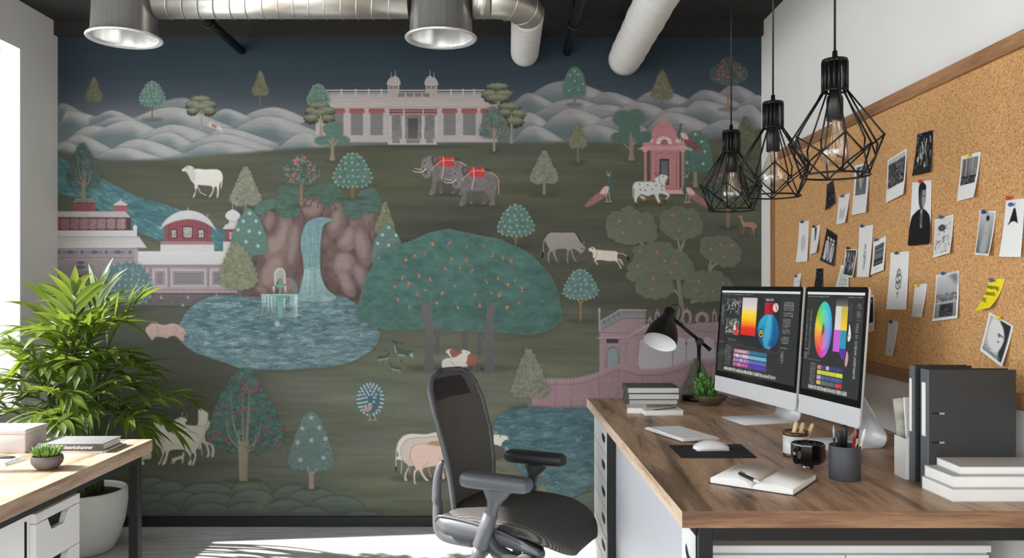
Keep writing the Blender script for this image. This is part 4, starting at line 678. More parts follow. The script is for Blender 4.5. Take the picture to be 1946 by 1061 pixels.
    for i, q in enumerate(([(190, 250), (240, 150), (330, 130), (420, 75), (500, 120), (560, 160), (650, 150), (690, 230), (720, 350), (690, 460), (560, 440), (480, 480), (370, 470), (280, 430), (210, 380)], [(780, 250), (800, 130), (880, 110), (960, 70), (1040, 110), (1140, 110), (1190, 200), (1225, 280), (1190, 370), (1060, 420), (960, 440), (880, 400), (790, 330)], [(1215, 500), (1240, 415), (1340, 410), (1420, 395), (1530, 430), (1600, 490), (1640, 580), (1610, 690), (1480, 720), (1380, 680), (1280, 630), (1225, 590)], [(490, 600), (500, 520), (620, 500), (700, 475), (850, 475), (920, 540), (1020, 590), (1100, 670), (1130, 780), (1080, 860), (930, 860), (850, 870), (780, 850), (440, 870), (430, 790), (420, 720), (490, 650)], [(500, 960), (540, 880), (650, 830), (780, 830), (900, 900), (900, 990), (800, 1060), (640, 1060), (540, 1020)], [(1020, 1000), (1030, 900), (1110, 840), (1200, 770), (1290, 800), (1400, 780), (1480, 860), (1550, 920), (1560, 1010), (1480, 1080), (1300, 1100), (1180, 1095), (1060, 1060)])):
        o = bumpy(f(q), 4, 3, 17, i+50); glowp(o, .4, 4); P.fill(o, oc, 1, .7, (96, 101, 82), tex=.06, tsx=8, tsy=6, seed=i)
        e = np.vstack([o, o[:1]])
        for k in range(0, len(o), 8): P.line(e[k:k+9], 1.4, (112, 118, 96), .35)
    for x, y in ((325, 230), (550, 255), (362, 360), (905, 170), (1090, 208), (970, 335), (548, 560), (735, 565), (818, 665), (930, 690), (888, 785), (525, 723), (692, 857), (678, 970), (1318, 537), (1427, 490), (1548, 497), (1465, 620), (1187, 887), (1155, 987), (1340, 997), (1448, 908)):
        X, Y = f([(x, y)])[0]; P.dot(X, Y, 4, (74, 62, 54), .8); P.dot(X, Y, 3.1, (186, 112, 104)); P.dot(X, Y, 1.3, (84, 52, 48))
    # hidden red bush behind the lamp, deer
    berries(1384, 355, 44, 38, (1383, 385, 433, 6, 7), 240, 31, (78, 92, 84), (150, 66, 66), (60, 74, 66))
    f = lambda p: TR(1120, 380, 5.724, p); glow(1420, 448, 22, 4, .4)
    cow(spl(f([(1610, 180), (1640, 170), (1660, 170), (1665, 210), (1680, 240), (1780, 245), (1820, 275), (1815, 310), (1795, 320), (1790, 390), (1778, 395), (1775, 330), (1755, 385), (1745, 385), (1765, 320), (1740, 300), (1690, 295), (1680, 340), (1660, 380), (1655, 375), (1675, 300), (1650, 310), (1648, 345), (1640, 345), (1645, 300), (1665, 285), (1640, 230), (1635, 200), (1612, 190)]), 3), (166, 112, 88), (150, 100, 78)); P.curve(f([(1650, 220), (1670, 270), (1760, 295)]), 1.2, (190, 160, 138), .7)
    star(1103, 513, 567, 32, 610, (84, 112, 108), (136, 166, 156), (128, 104, 52), tw=4, s=2.5)
    # pink fort
    f = lambda p: TR(1000, 540, 5.405, p); fc, fd, fl2 = (146, 122, 126), (112, 86, 92), (164, 140, 143)
    P.fill(f([(750, 400), (960, 260), (1225, 265), (1225, 440), (2000, 390), (2420, 390), (2420, 1000), (750, 1000)]), fc, 1, .3, tex=.05); P.line(f([(748, 250), (750, 480)]), 3, (158, 140, 140)); P.ell(*f([(750, 275)])[0], 2.4, 5, (160, 144, 142))
    P.fill(f([(760, 390), (960, 275), (1215, 275), (1215, 350), (980, 350), (770, 470)]), (104, 108, 112))
    for x in np.arange(770, 1220, 50):
        y = 275+max(0, (970-x))*.55; P.line(f([(x, y), (x, y+85)]), 2, fc); X, Y = f([(x+25, y+45)])[0]; P.ell(X, Y+3, 3, 7, (116, 132, 136), .9)
    P.line(f([(755, 385), (960, 265), (1230, 268)]), 2.2, fl2); P.line(f([(770, 470), (985, 352), (1222, 352)]), 1.6, fd)
    P.fill(f([(760, 480), (985, 360), (1220, 360), (1040, 500), (770, 500)]), (146, 122, 124)); P.fill(f([(710, 560), (760, 545), (1040, 545), (1260, 400), (1260, 440), (1040, 570)]), fl2); P.line(f([(755, 500), (1040, 500), (1240, 370)]), 1, fd); P.line(f([(712, 562), (1040, 562), (1250, 440)]), 1.2, fd)
    P.fill(f([(1240, 440), (2420, 400), (2420, 560), (1100, 560)]), (144, 118, 124), 1, .3)
    for q in ([(1150, 560), (1560, 490), (1830, 490), (2420, 490)], [(1110, 530), (1500, 420), (1620, 420), (1800, 490)]): P.line(f(q), 1, fd, .8)
    for x, w, y0 in ((1270, 20, 335), (1345, 24, 275), (1645, 44, 260), (1805, 60, 285), (1930, 20, 270), (2060, 55, 285), (2250, 50, 285)):
        P.fill(spl(f([(x-w, 395), (x-w, y0+30), (x, y0), (x+w, y0+30), (x+w, 395)]), 3), fc, 1, .2); P.fill(spl(f([(x-w*.5, 392), (x-w*.5, y0+55), (x, y0+35), (x+w*.5, y0+55), (x+w*.5, 392)]), 3), (84, 66, 72)); P.line(f([(x, y0), (x, y0-20)]), 1, fl2)
    P.rect(*f([(822, 566)])[0], *f([(945, 608)])[0], (62, 56, 58)); P.fill(spl(f([(828, 880), (830, 700), (850, 655), (885, 645), (925, 655), (944, 700), (944, 880)]), 4), fd); P.fill(spl(f([(836, 880), (836, 705), (855, 665), (885, 655), (920, 665), (937, 705), (937, 880)]), 4), (122, 134, 138))
    for x in (805, 960, 1022, 1148): P.line(f([(x, 565), (x, 920)]), .9, fd, .8)
    P.fill(spl(f([(1170, 880), (1170, 600), (1190, 570), (1240, 565), (1470, 600), (1485, 680), (1485, 880)]), 4), (160, 154, 158), 1, .3)
    for x0 in (1510, 1650, 1800, 1960, 2120, 2280): P.fill(spl(f([(x0, 870), (x0, 600), (x0+25, 560), (x0+60, 545), (x0+100, 560), (x0+125, 600), (x0+125, 870)]), 4), (158, 151, 156), 1, .3); P.line(f([(x0-9, 600), (x0-9, 860)]), 1.4, (130, 100, 108)); P.ell(*f([(x0-9, 610)])[0], 2, 3, fd)
    wall = [(60, 1010), (230, 985), (460, 985), (600, 960), (740, 920), (850, 870), (960, 845), (1080, 870), (1200, 890), (1400, 880), (1560, 840), (1680, 800), (1900, 780), (2420, 760)]
    w = spl(f(wall), 5, False); P.fill(np.vstack([w, f([(2420, 1300), (40, 1300)])]), (142, 112, 118), 1, .2, (146, 116, 122), tex=.06)
    L = np.concatenate([[0], np.cumsum(np.hypot(*np.diff(w, axis=0).T))])
    for s_ in np.arange(4, L[-1], 6.6):
        x, y = np.interp(s_, L, w[:, 0]), np.interp(s_, L, w[:, 1]); P.fill([(x-2.9, y+4), (x-2.9, y-1.5), (x, y-5), (x+2.9, y-1.5), (x+2.9, y+4)], (150, 122, 127), 1, .2)
    P.line(w+(0, 9), 1.1, (112, 80, 88), .9)
    for x in (300, 465, 745, 945, 1185, 1410, 1640, 1900): 
        X = f([(x, 0)])[0][0]; P.line([(X, np.interp(X, w[:, 0], w[:, 1])+4), (X, 776)], 1, (112, 82, 88), .8)
    for k in range(200): P.dot(R.uniform(1015, 1440), R.uniform(722, 775), R.uniform(.4, 1), (120, 88, 94), .5)
    stipple(1007, 665, 752, 37, 777, (112, 114, 98), (158, 158, 130), (104, 101, 92), shape=[(1005, 664), (1018, 682), (1030, 708), (1036, 728), (1045, 742), (1032, 754), (1008, 752), (985, 754), (972, 744), (980, 720), (990, 690), (997, 672)])
    stipple(1325, 682, 770, 34, 790, (88, 92, 76), (124, 124, 92), (96, 90, 84), da=.6)
    water([(938, 812), (944, 795), (960, 783), (990, 777), (1060, 775), (1200, 776), (1300, 776), (1380, 800), (1390, 860), (1340, 900), (1220, 905), (1150, 918), (1110, 935), (1080, 945), (1040, 938), (1005, 915), (985, 890), (968, 865), (945, 845), (936, 828)], (64, 97, 105), (72, 102, 108), 1300, 0, 13, (150, 182, 184), (40, 70, 80))
    # cattle by the lower pond
    f = lambda p: TR(740, 800, 7.473, p); glow(800, 910, 60, 6, .5)
    cow(spl(f([(100, 400), (130, 290), (200, 210), (310, 180), (520, 185), (640, 160), (760, 165), (1100, 150), (1310, 125), (1400, 130), (1450, 150), (1440, 185), (1380, 210), (1340, 260), (1300, 330), (1200, 560), (170, 560), (130, 480)]), 4), (206, 200, 184), None)
    P.fill(spl(f([(1310, 125), (1400, 130), (1450, 150), (1440, 185), (1380, 210), (1340, 250), (1300, 220)]), 4), (198, 158, 150)); P.curve(f([(120, 330), (95, 450), (92, 660)]), 1.4, (200, 194, 178)); P.line(f([(95, 660), (85, 715)]), 3.4, (28, 28, 26), 1, 1.5)
    P.fill(spl(f([(1100, 320), (1400, 300), (1470, 270), (1480, 200), (1540, 195), (1600, 205), (1680, 220), (1690, 260), (1640, 275), (1600, 310), (1580, 360), (1500, 345), (1350, 330), (1200, 350)]), 4), (206, 202, 188), 1, .2); P.dot(*f([(1575, 222)])[0], 1.2, (30, 28, 26)); P.dot(*f([(1680, 240)])[0], 1.3, (150, 110, 108)); P.curve(f([(1480, 215), (1500, 170), (1530, 165)]), 1.4, (170, 160, 130))
    P.fill(spl(f([(1100, 340), (1350, 335), (1520, 340), (1600, 380), (1680, 440), (1640, 520), (1500, 570), (1440, 620), (1400, 720), (1300, 700), (1150, 640)]), 4), (84, 80, 76), 1, .3, (72, 68, 64)); P.curve(f([(1500, 620), (1560, 680), (1650, 720)]), 1.3, (80, 76, 70)); P.rect(*f([(1452, 620)])[0], *f([(1475, 760)])[0], (200, 192, 180)); 
    for q in ([(1650, 370), (1690, 400), (1710, 430)], [(1640, 400), (1680, 420), (1700, 450)], [(1635, 440), (1660, 460), (1650, 480)]): P.curve(f(q), 1.6, (190, 180, 166), .9, .8)
    cow(spl(f([(160, 420), (200, 310), (290, 250), (420, 235), (560, 230), (650, 215), (800, 230), (1000, 300), (1000, 600), (330, 640), (280, 680), (250, 740), (240, 800), (260, 850), (215, 840), (215, 760), (245, 690), (260, 630), (190, 560)]), 4), (196, 184, 174), (188, 174, 164)); P.curve(f([(170, 400), (175, 560), (165, 740)]), 1.4, (190, 174, 164))
    P.fill(spl(f([(545, 320), (600, 290), (760, 290), (800, 360), (620, 350)]), 4), (176, 134, 84))
    for q in ([(560, 640), (560, 700), (590, 790)], [(660, 650), (700, 700), (790, 770)], [(700, 660), (715, 740), (720, 800)]): P.curve(f(q), 3.4, (168, 130, 84), 1, 2.4)
    cow(spl(f([(300, 430), (340, 360), (430, 325), (540, 330), (700, 355), (760, 360), (900, 420), (900, 620), (790, 640), (770, 720), (785, 820), (755, 815), (740, 720), (720, 640), (600, 650), (520, 660), (470, 700), (520, 800), (565, 840), (520, 850), (470, 790), (430, 720), (400, 700), (370, 760), (370, 860), (390, 890), (350, 885), (340, 790), (345, 710), (370, 680), (330, 600), (300, 520)]), 4), (216, 184, 168), (208, 174, 158)); P.curve(f([(300, 420), (280, 560), (290, 740)]), 1.3, (190, 146, 134)); P.curve(f([(470, 660), (520, 610), (555, 550)]), .9, (150, 104, 94), .7); P.curve(f([(715, 520), (720, 600), (735, 660)]), .9, (150, 104, 94), .6)
    # peacock with open fan
    P.ell(704, 757, 27, 32, (58, 98, 104), 1, 0, 1); 
    for j, rr in enumerate((9, 15, 21, 26)):
        n = 8+j*5
        for k in range(n):
            t = math.pi*(.08+1.84*k/(n-1))+math.pi/2; X, Y = 704+rr*.92*math.cos(t), 763+rr*1.12*math.sin(t)-4; P.ell(X, Y, 1.9, 3.0, (172, 178, 180), .95, t+1.57); P.dot(X, Y, .8, (120, 100, 112), .9)
    P.fill(spl([(690, 778), (700, 772), (712, 766), (717, 752), (716, 744), (720, 744), (722, 756), (720, 772), (710, 784), (698, 786)], 4), (58, 96, 100)); P.fill(spl([(688, 780), (698, 772), (708, 772), (702, 782)], 4), (160, 128, 130))
    for x in (702, 712): P.line([(x, 786), (x+1, 797)], 1.3, (168, 160, 148)); P.line([(x-3, 799), (x+4, 798)], 1.2, (168, 160, 148))
    # cattle at lower left
    f = lambda p: TR(260, 690, 4.865, p); cc, c2 = (176, 170, 152), (160, 154, 136); gold = (150, 122, 60)
    cow(spl(f([(570, 440), (585, 420), (630, 440), (665, 470), (660, 520), (700, 570), (690, 600), (640, 640), (640, 720), (700, 740), (722, 790), (715, 860), (690, 870), (695, 790), (660, 750), (680, 830), (665, 870), (645, 865), (655, 820), (625, 745), (560, 720), (560, 600), (570, 520)]), 3), cc, c2); P.curve(f([(625, 580), (650, 560), (662, 520)]), 1.4, gold)
    cow(spl(f([(330, 540), (380, 510), (400, 500), (440, 505), (470, 525), (450, 560), (500, 575), (620, 585), (640, 640), (600, 720), (580, 800), (400, 640), (370, 620), (365, 570), (340, 555)]), 3), cc, c2); P.curve(f([(375, 632), (430, 610), (465, 570)]), 1.5, gold); P.curve(f([(425, 505), (418, 470), (440, 460)]), 1.3, gold); P.curve(f([(445, 500), (465, 490), (460, 470)]), 1.1, gold); P.dot(*f([(392, 517)])[0], 1.3, (40, 34, 30))
    cow(spl(f([(150, 540), (200, 545), (245, 560), (265, 600), (300, 640), (360, 625), (480, 635), (560, 655), (585, 720), (570, 780), (548, 810), (555, 860), (530, 940), (505, 940), (535, 870), (520, 830), (500, 870), (515, 935), (470, 938), (495, 880), (455, 815), (400, 800), (310, 810), (290, 860), (270, 930), (230, 940), (265, 860), (265, 810), (245, 870), (215, 935), (195, 935), (235, 860), (220, 790), (180, 740), (150, 650), (175, 590)]), 3), (182, 176, 158), c2); P.curve(f([(230, 545), (270, 540), (280, 590)]), 1.3, gold); P.curve(f([(560, 655), (590, 730), (605, 850)]), 1.2, cc); P.dot(*f([(210, 556)])[0], 1.3, (40, 34, 30)); P.curve(f([(400, 635), (520, 640), (570, 690)]), 1, (110, 96, 66), .8)
    cow(spl(f([(330, 880), (380, 865), (420, 850), (430, 820), (445, 830), (440, 870), (430, 930), (420, 930), (415, 890), (370, 900), (345, 930), (330, 938), (335, 905), (320, 930), (312, 930), (325, 900)]), 3), (168, 160, 140)); cow(spl(f([(40, 780), (130, 820), (135, 880), (90, 890), (30, 890)]), 3), cc, c2); cow(spl(f([(40, 905), (60, 900), (75, 935), (50, 940)]), 3), cc)
    # red-flowering tree and spiky tree, lower mounds
    def mound(cx, top, hw, yb, c=(84, 96, 82), c2=(70, 80, 70)):
        c = tuple(v+14 for v in c); c2 = tuple(v-4 for v in c2)
        t = np.linspace(math.pi, 0, 26); o = np.vstack([np.stack([cx+hw*np.cos(t), yb-(yb-top)*np.sin(t)**.85], 1), [(cx+hw, 995), (cx-hw, 995)]])
        P.fill(o+(0, -1.5), (50, 62, 52), .8, 2); P.fill(o, c, 1, 1.2, c2, tex=.05, tsx=30, tsy=6)
    for m_ in ((285, 908, 44, 945), (320, 915, 42, 950), (160, 905, 70, 950), (220, 918, 60, 955), (395, 918, 60, 955), (478, 912, 40, 945), (560, 921, 45, 955)): mound(*m_, (78, 90, 78), (66, 76, 66))
    P.fill(spl([(455, 915), (478, 912), (492, 930), (470, 940), (455, 932)], 4), (104, 112, 80), .6, 4)
    for m_ in ((285, 938, 60, 970), (345, 935, 45, 965), (400, 936, 52, 965), (480, 930, 46, 966), (595, 928, 55, 968), (640, 942, 55, 976)): mound(*m_, (80, 92, 80), (72, 82, 72))
    for m_ in ((250, 958, 50, 985), (300, 955, 46, 985), (398, 956, 46, 985), (472, 955, 45, 985), (545, 950, 48, 985), (585, 963, 45, 990), (690, 972, 50, 995), (1130, 935, 55, 985), (1230, 925, 70, 985), (1340, 935, 80, 985)): mound(*m_, (82, 92, 80), (76, 86, 74))
    P.ell(498, 955, 14, 22, (110, 118, 88), .35, .2, 6)
    redflower([(466, 700), (480, 705), (492, 722), (505, 745), (520, 775), (530, 800), (540, 830), (530, 848), (505, 852), (490, 862), (465, 855), (445, 858), (415, 850), (395, 830), (402, 805), (410, 775), (425, 745), (440, 720), (455, 705)], (463, 838, 914, 22, 15), 130, 14, (60, 94, 84), (164, 56, 80))
    P.curve([(468, 850), (470, 800), (474, 760), (470, 735)], 5, (118, 124, 106), .7, 1); P.curve([(462, 850), (448, 820), (440, 790)], 4, (118, 124, 106), .7, 1)
    dots([(593, 783), (606, 792), (615, 812), (625, 840), (633, 868), (628, 890), (606, 895), (578, 894), (552, 886), (550, 862), (560, 835), (570, 808), (580, 790)], [(592, 794), (575, 814), (607, 813), (592, 837), (566, 841), (619, 834), (571, 874), (615, 870)], (592, 888, 929, 9, 11), (92, 114, 106), (150, 172, 164), 3.2, 460, 41, (142, 126, 120))
    P.curve([(592, 905), (586, 893), (585, 888)], 3, (142, 126, 120)); P.curve([(592, 905), (600, 894), (602, 890)], 3, (142, 126, 120))
    stipple(1030, 921, 948, 17, 955, (112, 110, 90), (150, 146, 118), (100, 96, 84), shape=[(1030, 920), (1038, 932), (1044, 950), (1018, 950), (1022, 932)])
    g_ = P.C.mean(2, keepdims=True); P.C = (.84*P.C+.16*g_)*.95+5
    P.C *= (1+.035*(vnoise(H, W, 5, 5, 77)-.5)+.03*(vnoise(H, W, 60, 4, 78)-.5))[..., None]
    return P
# ------------------------------------------------------------------ shared materials
M_WHITE = mat('white_wall_paint', (226, 224, 220), .85, var=.015, scale=6, bump=.05, bscale=250)
M_CEIL = mat('black_ceiling_paint', (35, 33, 31), .9, var=.12, scale=14, bump=.1)
M_BLACKTRIM = mat('black_trim_paint', (14, 14, 14), .55, var=.1)
M_BLACK = mat('black_metal', (14, 14, 14), .42, var=.1, spec=.35)
M_BLKPL = mat('black_plastic', (22, 22, 23), .45, var=.08)
M_LAM = mat('white_laminate', (226, 226, 226), .45, var=.012)
M_STEEL = mat('brushed_steel', (176, 174, 170), .30, .72, var=.12, scale=5, stretch=(14, 14, .6))
M_DUCT = mat('galvanised_duct', (198, 195, 188), .36, .82, var=.10, scale=5)
M_SLEEVE = mat('white_fabric_sleeve', (206, 204, 200), .85, var=.05, scale=9, bump=.6, stretch=(1, 5, 1), bscale=22)
M_ALU = mat('silver_aluminium', (222, 223, 225), .40, .15, var=.02, scale=60)
M_OAK = wood('desk_wood', (208, 174, 142), (80, 57, 42), (3.6, .46, 3.6), .40, 4.8, .58, (174, 140, 110))
M_OAKX = wood('desk_edge_wood', (156, 119, 88), (70, 48, 34), (.5, 3, 7), .45, 4.6, .35, (122, 86, 60))
M_OAKL = wood('pale_desk_wood', (198, 176, 152), (120, 98, 78), (3.4, .5, 3.4), .45, 4.6, .4, (174, 150, 126))
M_OAKLE = wood('pale_desk_edge', (190, 166, 144), (120, 98, 80), (3, .5, 6), .5, 4.6, .25, (168, 142, 120))
M_EDGELIT = wood('window_lit_edge', (232, 212, 190), (176, 148, 122), (3, .5, 6), .5, 4.6, .2, (214, 190, 165))  # window light painted into the desk's long edge as paler wood
M_FRAME = wood('frame_wood', (176, 132, 94), (124, 86, 56), (1.5, .3, 3), .5, 8, .25)
M_FRAMEV = wood('frame_wood_upright', (168, 122, 80), (112, 76, 46), (3, 3, .3), .5, 8, .25)
M_PAPER = mat('white_paper', (232, 231, 227), .8, var=.015)
M_PAGES = mat('page_edges', (222, 219, 210), .85, var=.06, scale=6, stretch=(.4, .4, 90))
M_DARKSOIL = mat('dark_soil', (38, 30, 24), .95, var=.35, scale=60, bump=1)
M_GLASS = thin_glass('window_glass', (1, 1, 1), .01)
def floor_mat():
    m = bpy.data.materials.new('pale_floor_boards'); m.use_nodes = True; nt = m.node_tree; N = nt.nodes; L = nt.links; p = N['Principled BSDF']; p.inputs['Roughness'].default_value = .5; p.inputs['Specular IOR Level'].default_value = .35
    tc = N.new('ShaderNodeTexCoord'); mp = N.new('ShaderNodeMapping'); mp.inputs['Scale'].default_value = (.5, 6, 1); L.new(tc.outputs['Object'], mp.inputs[0])
    n = N.new('ShaderNodeTexNoise'); n.inputs['Scale'].default_value = 9; n.inputs['Detail'].default_value = 7; n.inputs['Distortion'].default_value = .4; L.new(mp.outputs[0], n.inputs['Vector'])
    r = N.new('ShaderNodeValToRGB'); r.color_ramp.elements[0].position = .3; r.color_ramp.elements[0].color = (*s2l((166, 166, 167)), 1); r.color_ramp.elements[1].position = .62; r.color_ramp.elements[1].color = (*s2l((206, 206, 206)), 1); L.new(n.outputs['Fac'], r.inputs[0])
    br = N.new('ShaderNodeTexBrick'); br.offset = .4; br.inputs['Scale'].default_value = 1; br.inputs['Brick Width'].default_value = 1.6; br.inputs['Row Height'].default_value = .19; br.inputs['Mortar Size'].default_value = .0016; br.inputs['Color1'].default_value = (1, 1, 1, 1); br.inputs['Color2'].default_value = (.93, .93, .93, 1); br.inputs['Mortar'].default_value = (.55, .55, .55, 1)
    L.new(tc.outputs['Object'], br.inputs['Vector']); mx = N.new('ShaderNodeMix'); mx.data_type = 'RGBA'; mx.blend_type = 'MULTIPLY'; mx.inputs['Factor'].default_value = 1; L.new(r.outputs[0], mx.inputs[6]); L.new(br.outputs['Color'], mx.inputs[7]); L.new(mx.outputs[2], p.inputs['Base Color'])
    return m
def cork_mat():
    m = bpy.data.materials.new('cork'); m.use_nodes = True; nt = m.node_tree; N = nt.nodes; L = nt.links; p = N['Principled BSDF']; p.inputs['Roughness'].default_value = .9; p.inputs['Specular IOR Level'].default_value = .15
    tc = N.new('ShaderNodeTexCoord'); v = N.new('ShaderNodeTexVoronoi'); v.inputs['Scale'].default_value = 330; L.new(tc.outputs['Object'], v.inputs['Vector'])
    n = N.new('ShaderNodeTexNoise'); n.inputs['Scale'].default_value = 190; n.inputs['Detail'].default_value = 4; n.inputs['Roughness'].default_value = .7; L.new(tc.outputs['Object'], n.inputs['Vector'])
    r = N.new('ShaderNodeValToRGB'); e = r.color_ramp.elements; e[0].position = .34; e[0].color = (*s2l((138, 96, 60)), 1); e[1].position = .66; e[1].color = (*s2l((212, 166, 116)), 1); x = e.new(.48); x.color = (*s2l((190, 144, 96)), 1); L.new(n.outputs['Fac'], r.inputs[0])
    mx = N.new('ShaderNodeMix'); mx.data_type = 'RGBA'; mx.blend_type = 'OVERLAY'; mx.inputs['Factor'].default_value = .18; L.new(r.outputs[0], mx.inputs[6]); L.new(v.outputs['Color'], mx.inputs[7])
    hs = N.new('ShaderNodeHueSaturation'); hs.inputs['Saturation'].default_value = .0; L.new(v.outputs['Color'], hs.inputs['Color']); L.new(hs.outputs[0], mx.inputs[7]); L.new(mx.outputs[2], p.inputs['Base Color'])
    b = N.new('ShaderNodeBump'); b.inputs['Strength'].default_value = .4; b.inputs['Distance'].default_value = .002; L.new(n.outputs['Fac'], b.inputs['Height']); L.new(b.outputs[0], p.inputs['Normal'])
    return m
# ------------------------------------------------------------------ the room
def struct(o): return tag(o, kind='structure')
b = MB(); b.box(WALL_L-.2, WALL_R+.15, -1.9, WALL_Y+.15, -.1, 0); struct(b.build('floor', floor_mat()))
b = MB(); b.box(WALL_L-.2, WALL_R+.15, -1.9, WALL_Y+.15, CEIL, CEIL+.1); struct(b.build('ceiling', M_CEIL))
b = MB(); b.box(WALL_L-.2, WALL_R+.15, WALL_Y, WALL_Y+.15, 0, CEIL); struct(b.build('wall_back', M_WHITE))
b = MB(); b.box(WALL_R, WALL_R+.15, -1.7, WALL_Y, 0, CEIL); struct(b.build('wall_right', M_WHITE))
def wall_with_openings(name, lo, hi, z1, ops, place):
    b = MB(); cur = lo
    for a, c, z0, zt in ops:
        place(b, cur, a, 0, z1); place(b, a, c, 0, z0); place(b, a, c, zt, z1); cur = c
    place(b, cur, hi, 0, z1); return struct(b.build(name, M_WHITE))
WIN = [(-1.45, .75, .666, 2.39), (1.15, 3.916, .666, 2.39)]
wall_with_openings('wall_left', -1.7, WALL_Y, CEIL, WIN, lambda b, a, c, z0, z1: b.box(WALL_L-.2, WALL_L, a, c, z0, z1))
wall_with_openings('wall_rear', WALL_L, WALL_R, CEIL, [(-2.15, 1.15, .45, 2.45)], lambda b, a, c, z0, z1: b.box(a, c, -1.9, -1.7, z0, z1))
for i, (a, c, z0, z1) in enumerate(WIN):
    b = MB()
    for y in (a, c-.05): b.box(-2.535, -2.485, y, y+.05, z0, z1)
    for z in (z0, z1-.05): b.box(-2.535, -2.485, a+.05, c-.05, z, z+.05)
    n = 2 if i == 0 else 3
    for k in range(1, n): y = a+(c-a)*k/n; b.box(-2.53, -2.49, y-.02, y+.02, z0+.05, z1-.05)
    w = struct(b.build('window_%d' % (i+1), M_LAM))
    b = MB(); b.box(-2.513, -2.509, a+.04, c-.04, z0+.04, z1-.04); b.build('pane', M_GLASS, w)
    b = MB(); b.rbox(-2.49, WALL_L+.035, a-.03, c+.03, z0-.028, z0+.001, .006); b.build('window_sill', M_LAM, w)
b = MB()
for x in (-2.15, -.52, 1.10): b.box(x, x+.05, -1.84, -1.79, .45, 2.45)
for z in (.45, 2.40): b.box(-2.10, 1.10, -1.84, -1.79, z, z+.05)
w = struct(b.build('window_3', M_BLACKTRIM)); b = MB(); b.box(-2.11, 1.11, -1.817, -1.813, .49, 2.41); b.build('pane', M_GLASS, w)
b = MB(); b.box(WALL_L, WALL_R, WALL_Y-.018, WALL_Y, 0, .052); struct(b.build('baseboard_back', M_BLACKTRIM))
b = MB(); b.box(WALL_L, WALL_R, WALL_Y-.04, WALL_Y, 2.546, CEIL); struct(b.build('trim_1', M_CEIL))
# mural
NX, NY = 1337, 910
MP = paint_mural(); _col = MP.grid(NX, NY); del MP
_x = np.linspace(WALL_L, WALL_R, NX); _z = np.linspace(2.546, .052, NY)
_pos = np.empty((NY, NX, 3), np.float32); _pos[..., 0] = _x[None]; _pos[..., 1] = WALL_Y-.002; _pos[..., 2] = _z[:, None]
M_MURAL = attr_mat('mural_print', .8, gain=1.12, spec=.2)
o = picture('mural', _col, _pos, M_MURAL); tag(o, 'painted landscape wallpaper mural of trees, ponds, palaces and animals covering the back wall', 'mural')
del _col, _pos
# ------------------------------------------------------------------ corkboard
CX = WALL_R-.002; CB = CX-.020; C_Y0, C_Y1, C_Z0, C_Z1 = .9, 3.996, .942, 1.897
cb = empty('cork_board', (CX, 2.4, C_Z0), 0, 'long cork pinboard in a wooden frame on the right wall', 'pinboard')
def child_off(o, p): o.location = Vector(o.location)-Vector(p.location); return o
b = MB(); b.box(CB, CX, C_Y0+.03, C_Y1-.03, C_Z0+.03, C_Z1-.03); child_off(b.build('cork_panel', cork_mat(), cb), cb)
for nm, y0, y1, z0, z1, mm in (('top_rail', C_Y0, C_Y1, C_Z1-.042, C_Z1, M_FRAME), ('bottom_rail', C_Y0, C_Y1, C_Z0, C_Z0+.040, M_FRAME), ('end_stile', C_Y1-.036, C_Y1, C_Z0+.04, C_Z1-.042, M_FRAMEV), ('end_stile', C_Y0, C_Y0+.036, C_Z0+.04, C_Z1-.042, M_FRAMEV)):
    b = MB(); b.box(CB-.013, CX, y0, y1, z0, z1); child_off(b.build(nm, mm, cb, bevel=.002), cb)
# ------------------------------------------------------------------ ceiling services
DY, DZ, DR = 3.455, 2.457, .071
ex = .088; XA, XB = -1.623, -.283
def arc(cx, cy, r, a0, a1, n): return [(cx+r*math.cos(math.radians(a0+(a1-a0)*i/n)), cy+r*math.sin(math.radians(a0+(a1-a0)*i/n)), DZ) for i in range(n+1)]
def seam(d, c, n): b = MB(); b.tube([c+(n*math.cos(t)+Vector((0, 0, 1))*math.sin(t))*(DR+.001)+Vector((.012*math.sin(t)*abs(n.y), 0, 0)) for t in [k*2*math.pi/28 for k in range(28)]], .0023, 6, closed=True); child_off(b.build('seam_ring', M_DUCT, d), d)
d1 = empty('air_duct', (-.95, DY, DZ), 0, 'straight round silver duct along the ceiling between the two steel outlets', 'duct')
b = MB(); b.tube([(XA+.136, DY, DZ), (XB-.136, DY, DZ)], DR, 32); child_off(b.build('pipe_run', M_DUCT, d1), d1)
for x in (-1.42, -1.355, -1.29, -1.225, -1.155, -1.09, -1.02, -.955, -.89, -.825, -.76, -.69, -.625, -.56, -.49): seam(d1, Vector((x, DY, DZ)), Vector((0, 1, 0)))
d2 = empty('air_duct', (ex, DY, DZ), 0, 'short silver duct bending from the right steel outlet into a white sleeve', 'duct'); off = lambda o: child_off(o, d2)
b = MB(); b.tube([(XB+.136, DY, DZ), (ex-.16, DY, DZ)], DR, 32); off(b.build('pipe_run', M_DUCT, d2))
b = MB(); b.tube(arc(ex-.16, DY+.16, .16, -90, 0, 10), DR, 32, cap=False); off(b.build('elbow', M_DUCT, d2))
b = MB(); b.tube([(ex, DY+.16+i*(WALL_Y-.02-DY-.16)/24, DZ) for i in range(25)], [DR+.0015*math.sin(i*2.1)+.001 for i in range(25)], 32); off(b.build('fabric_sleeve', M_SLEEVE, d2))
for x in (-.125, -.09): seam(d2, Vector((x, DY, DZ)), Vector((0, 1, 0)))
for a in (-60, -30, -2): n = Vector((math.cos(math.radians(a)), math.sin(math.radians(a)), 0)); seam(d2, Vector((ex-.16, DY+.16, DZ))+n*.16, n)
M_REFL = mat('white_reflector', (225, 225, 223), .22, .6, var=.02)
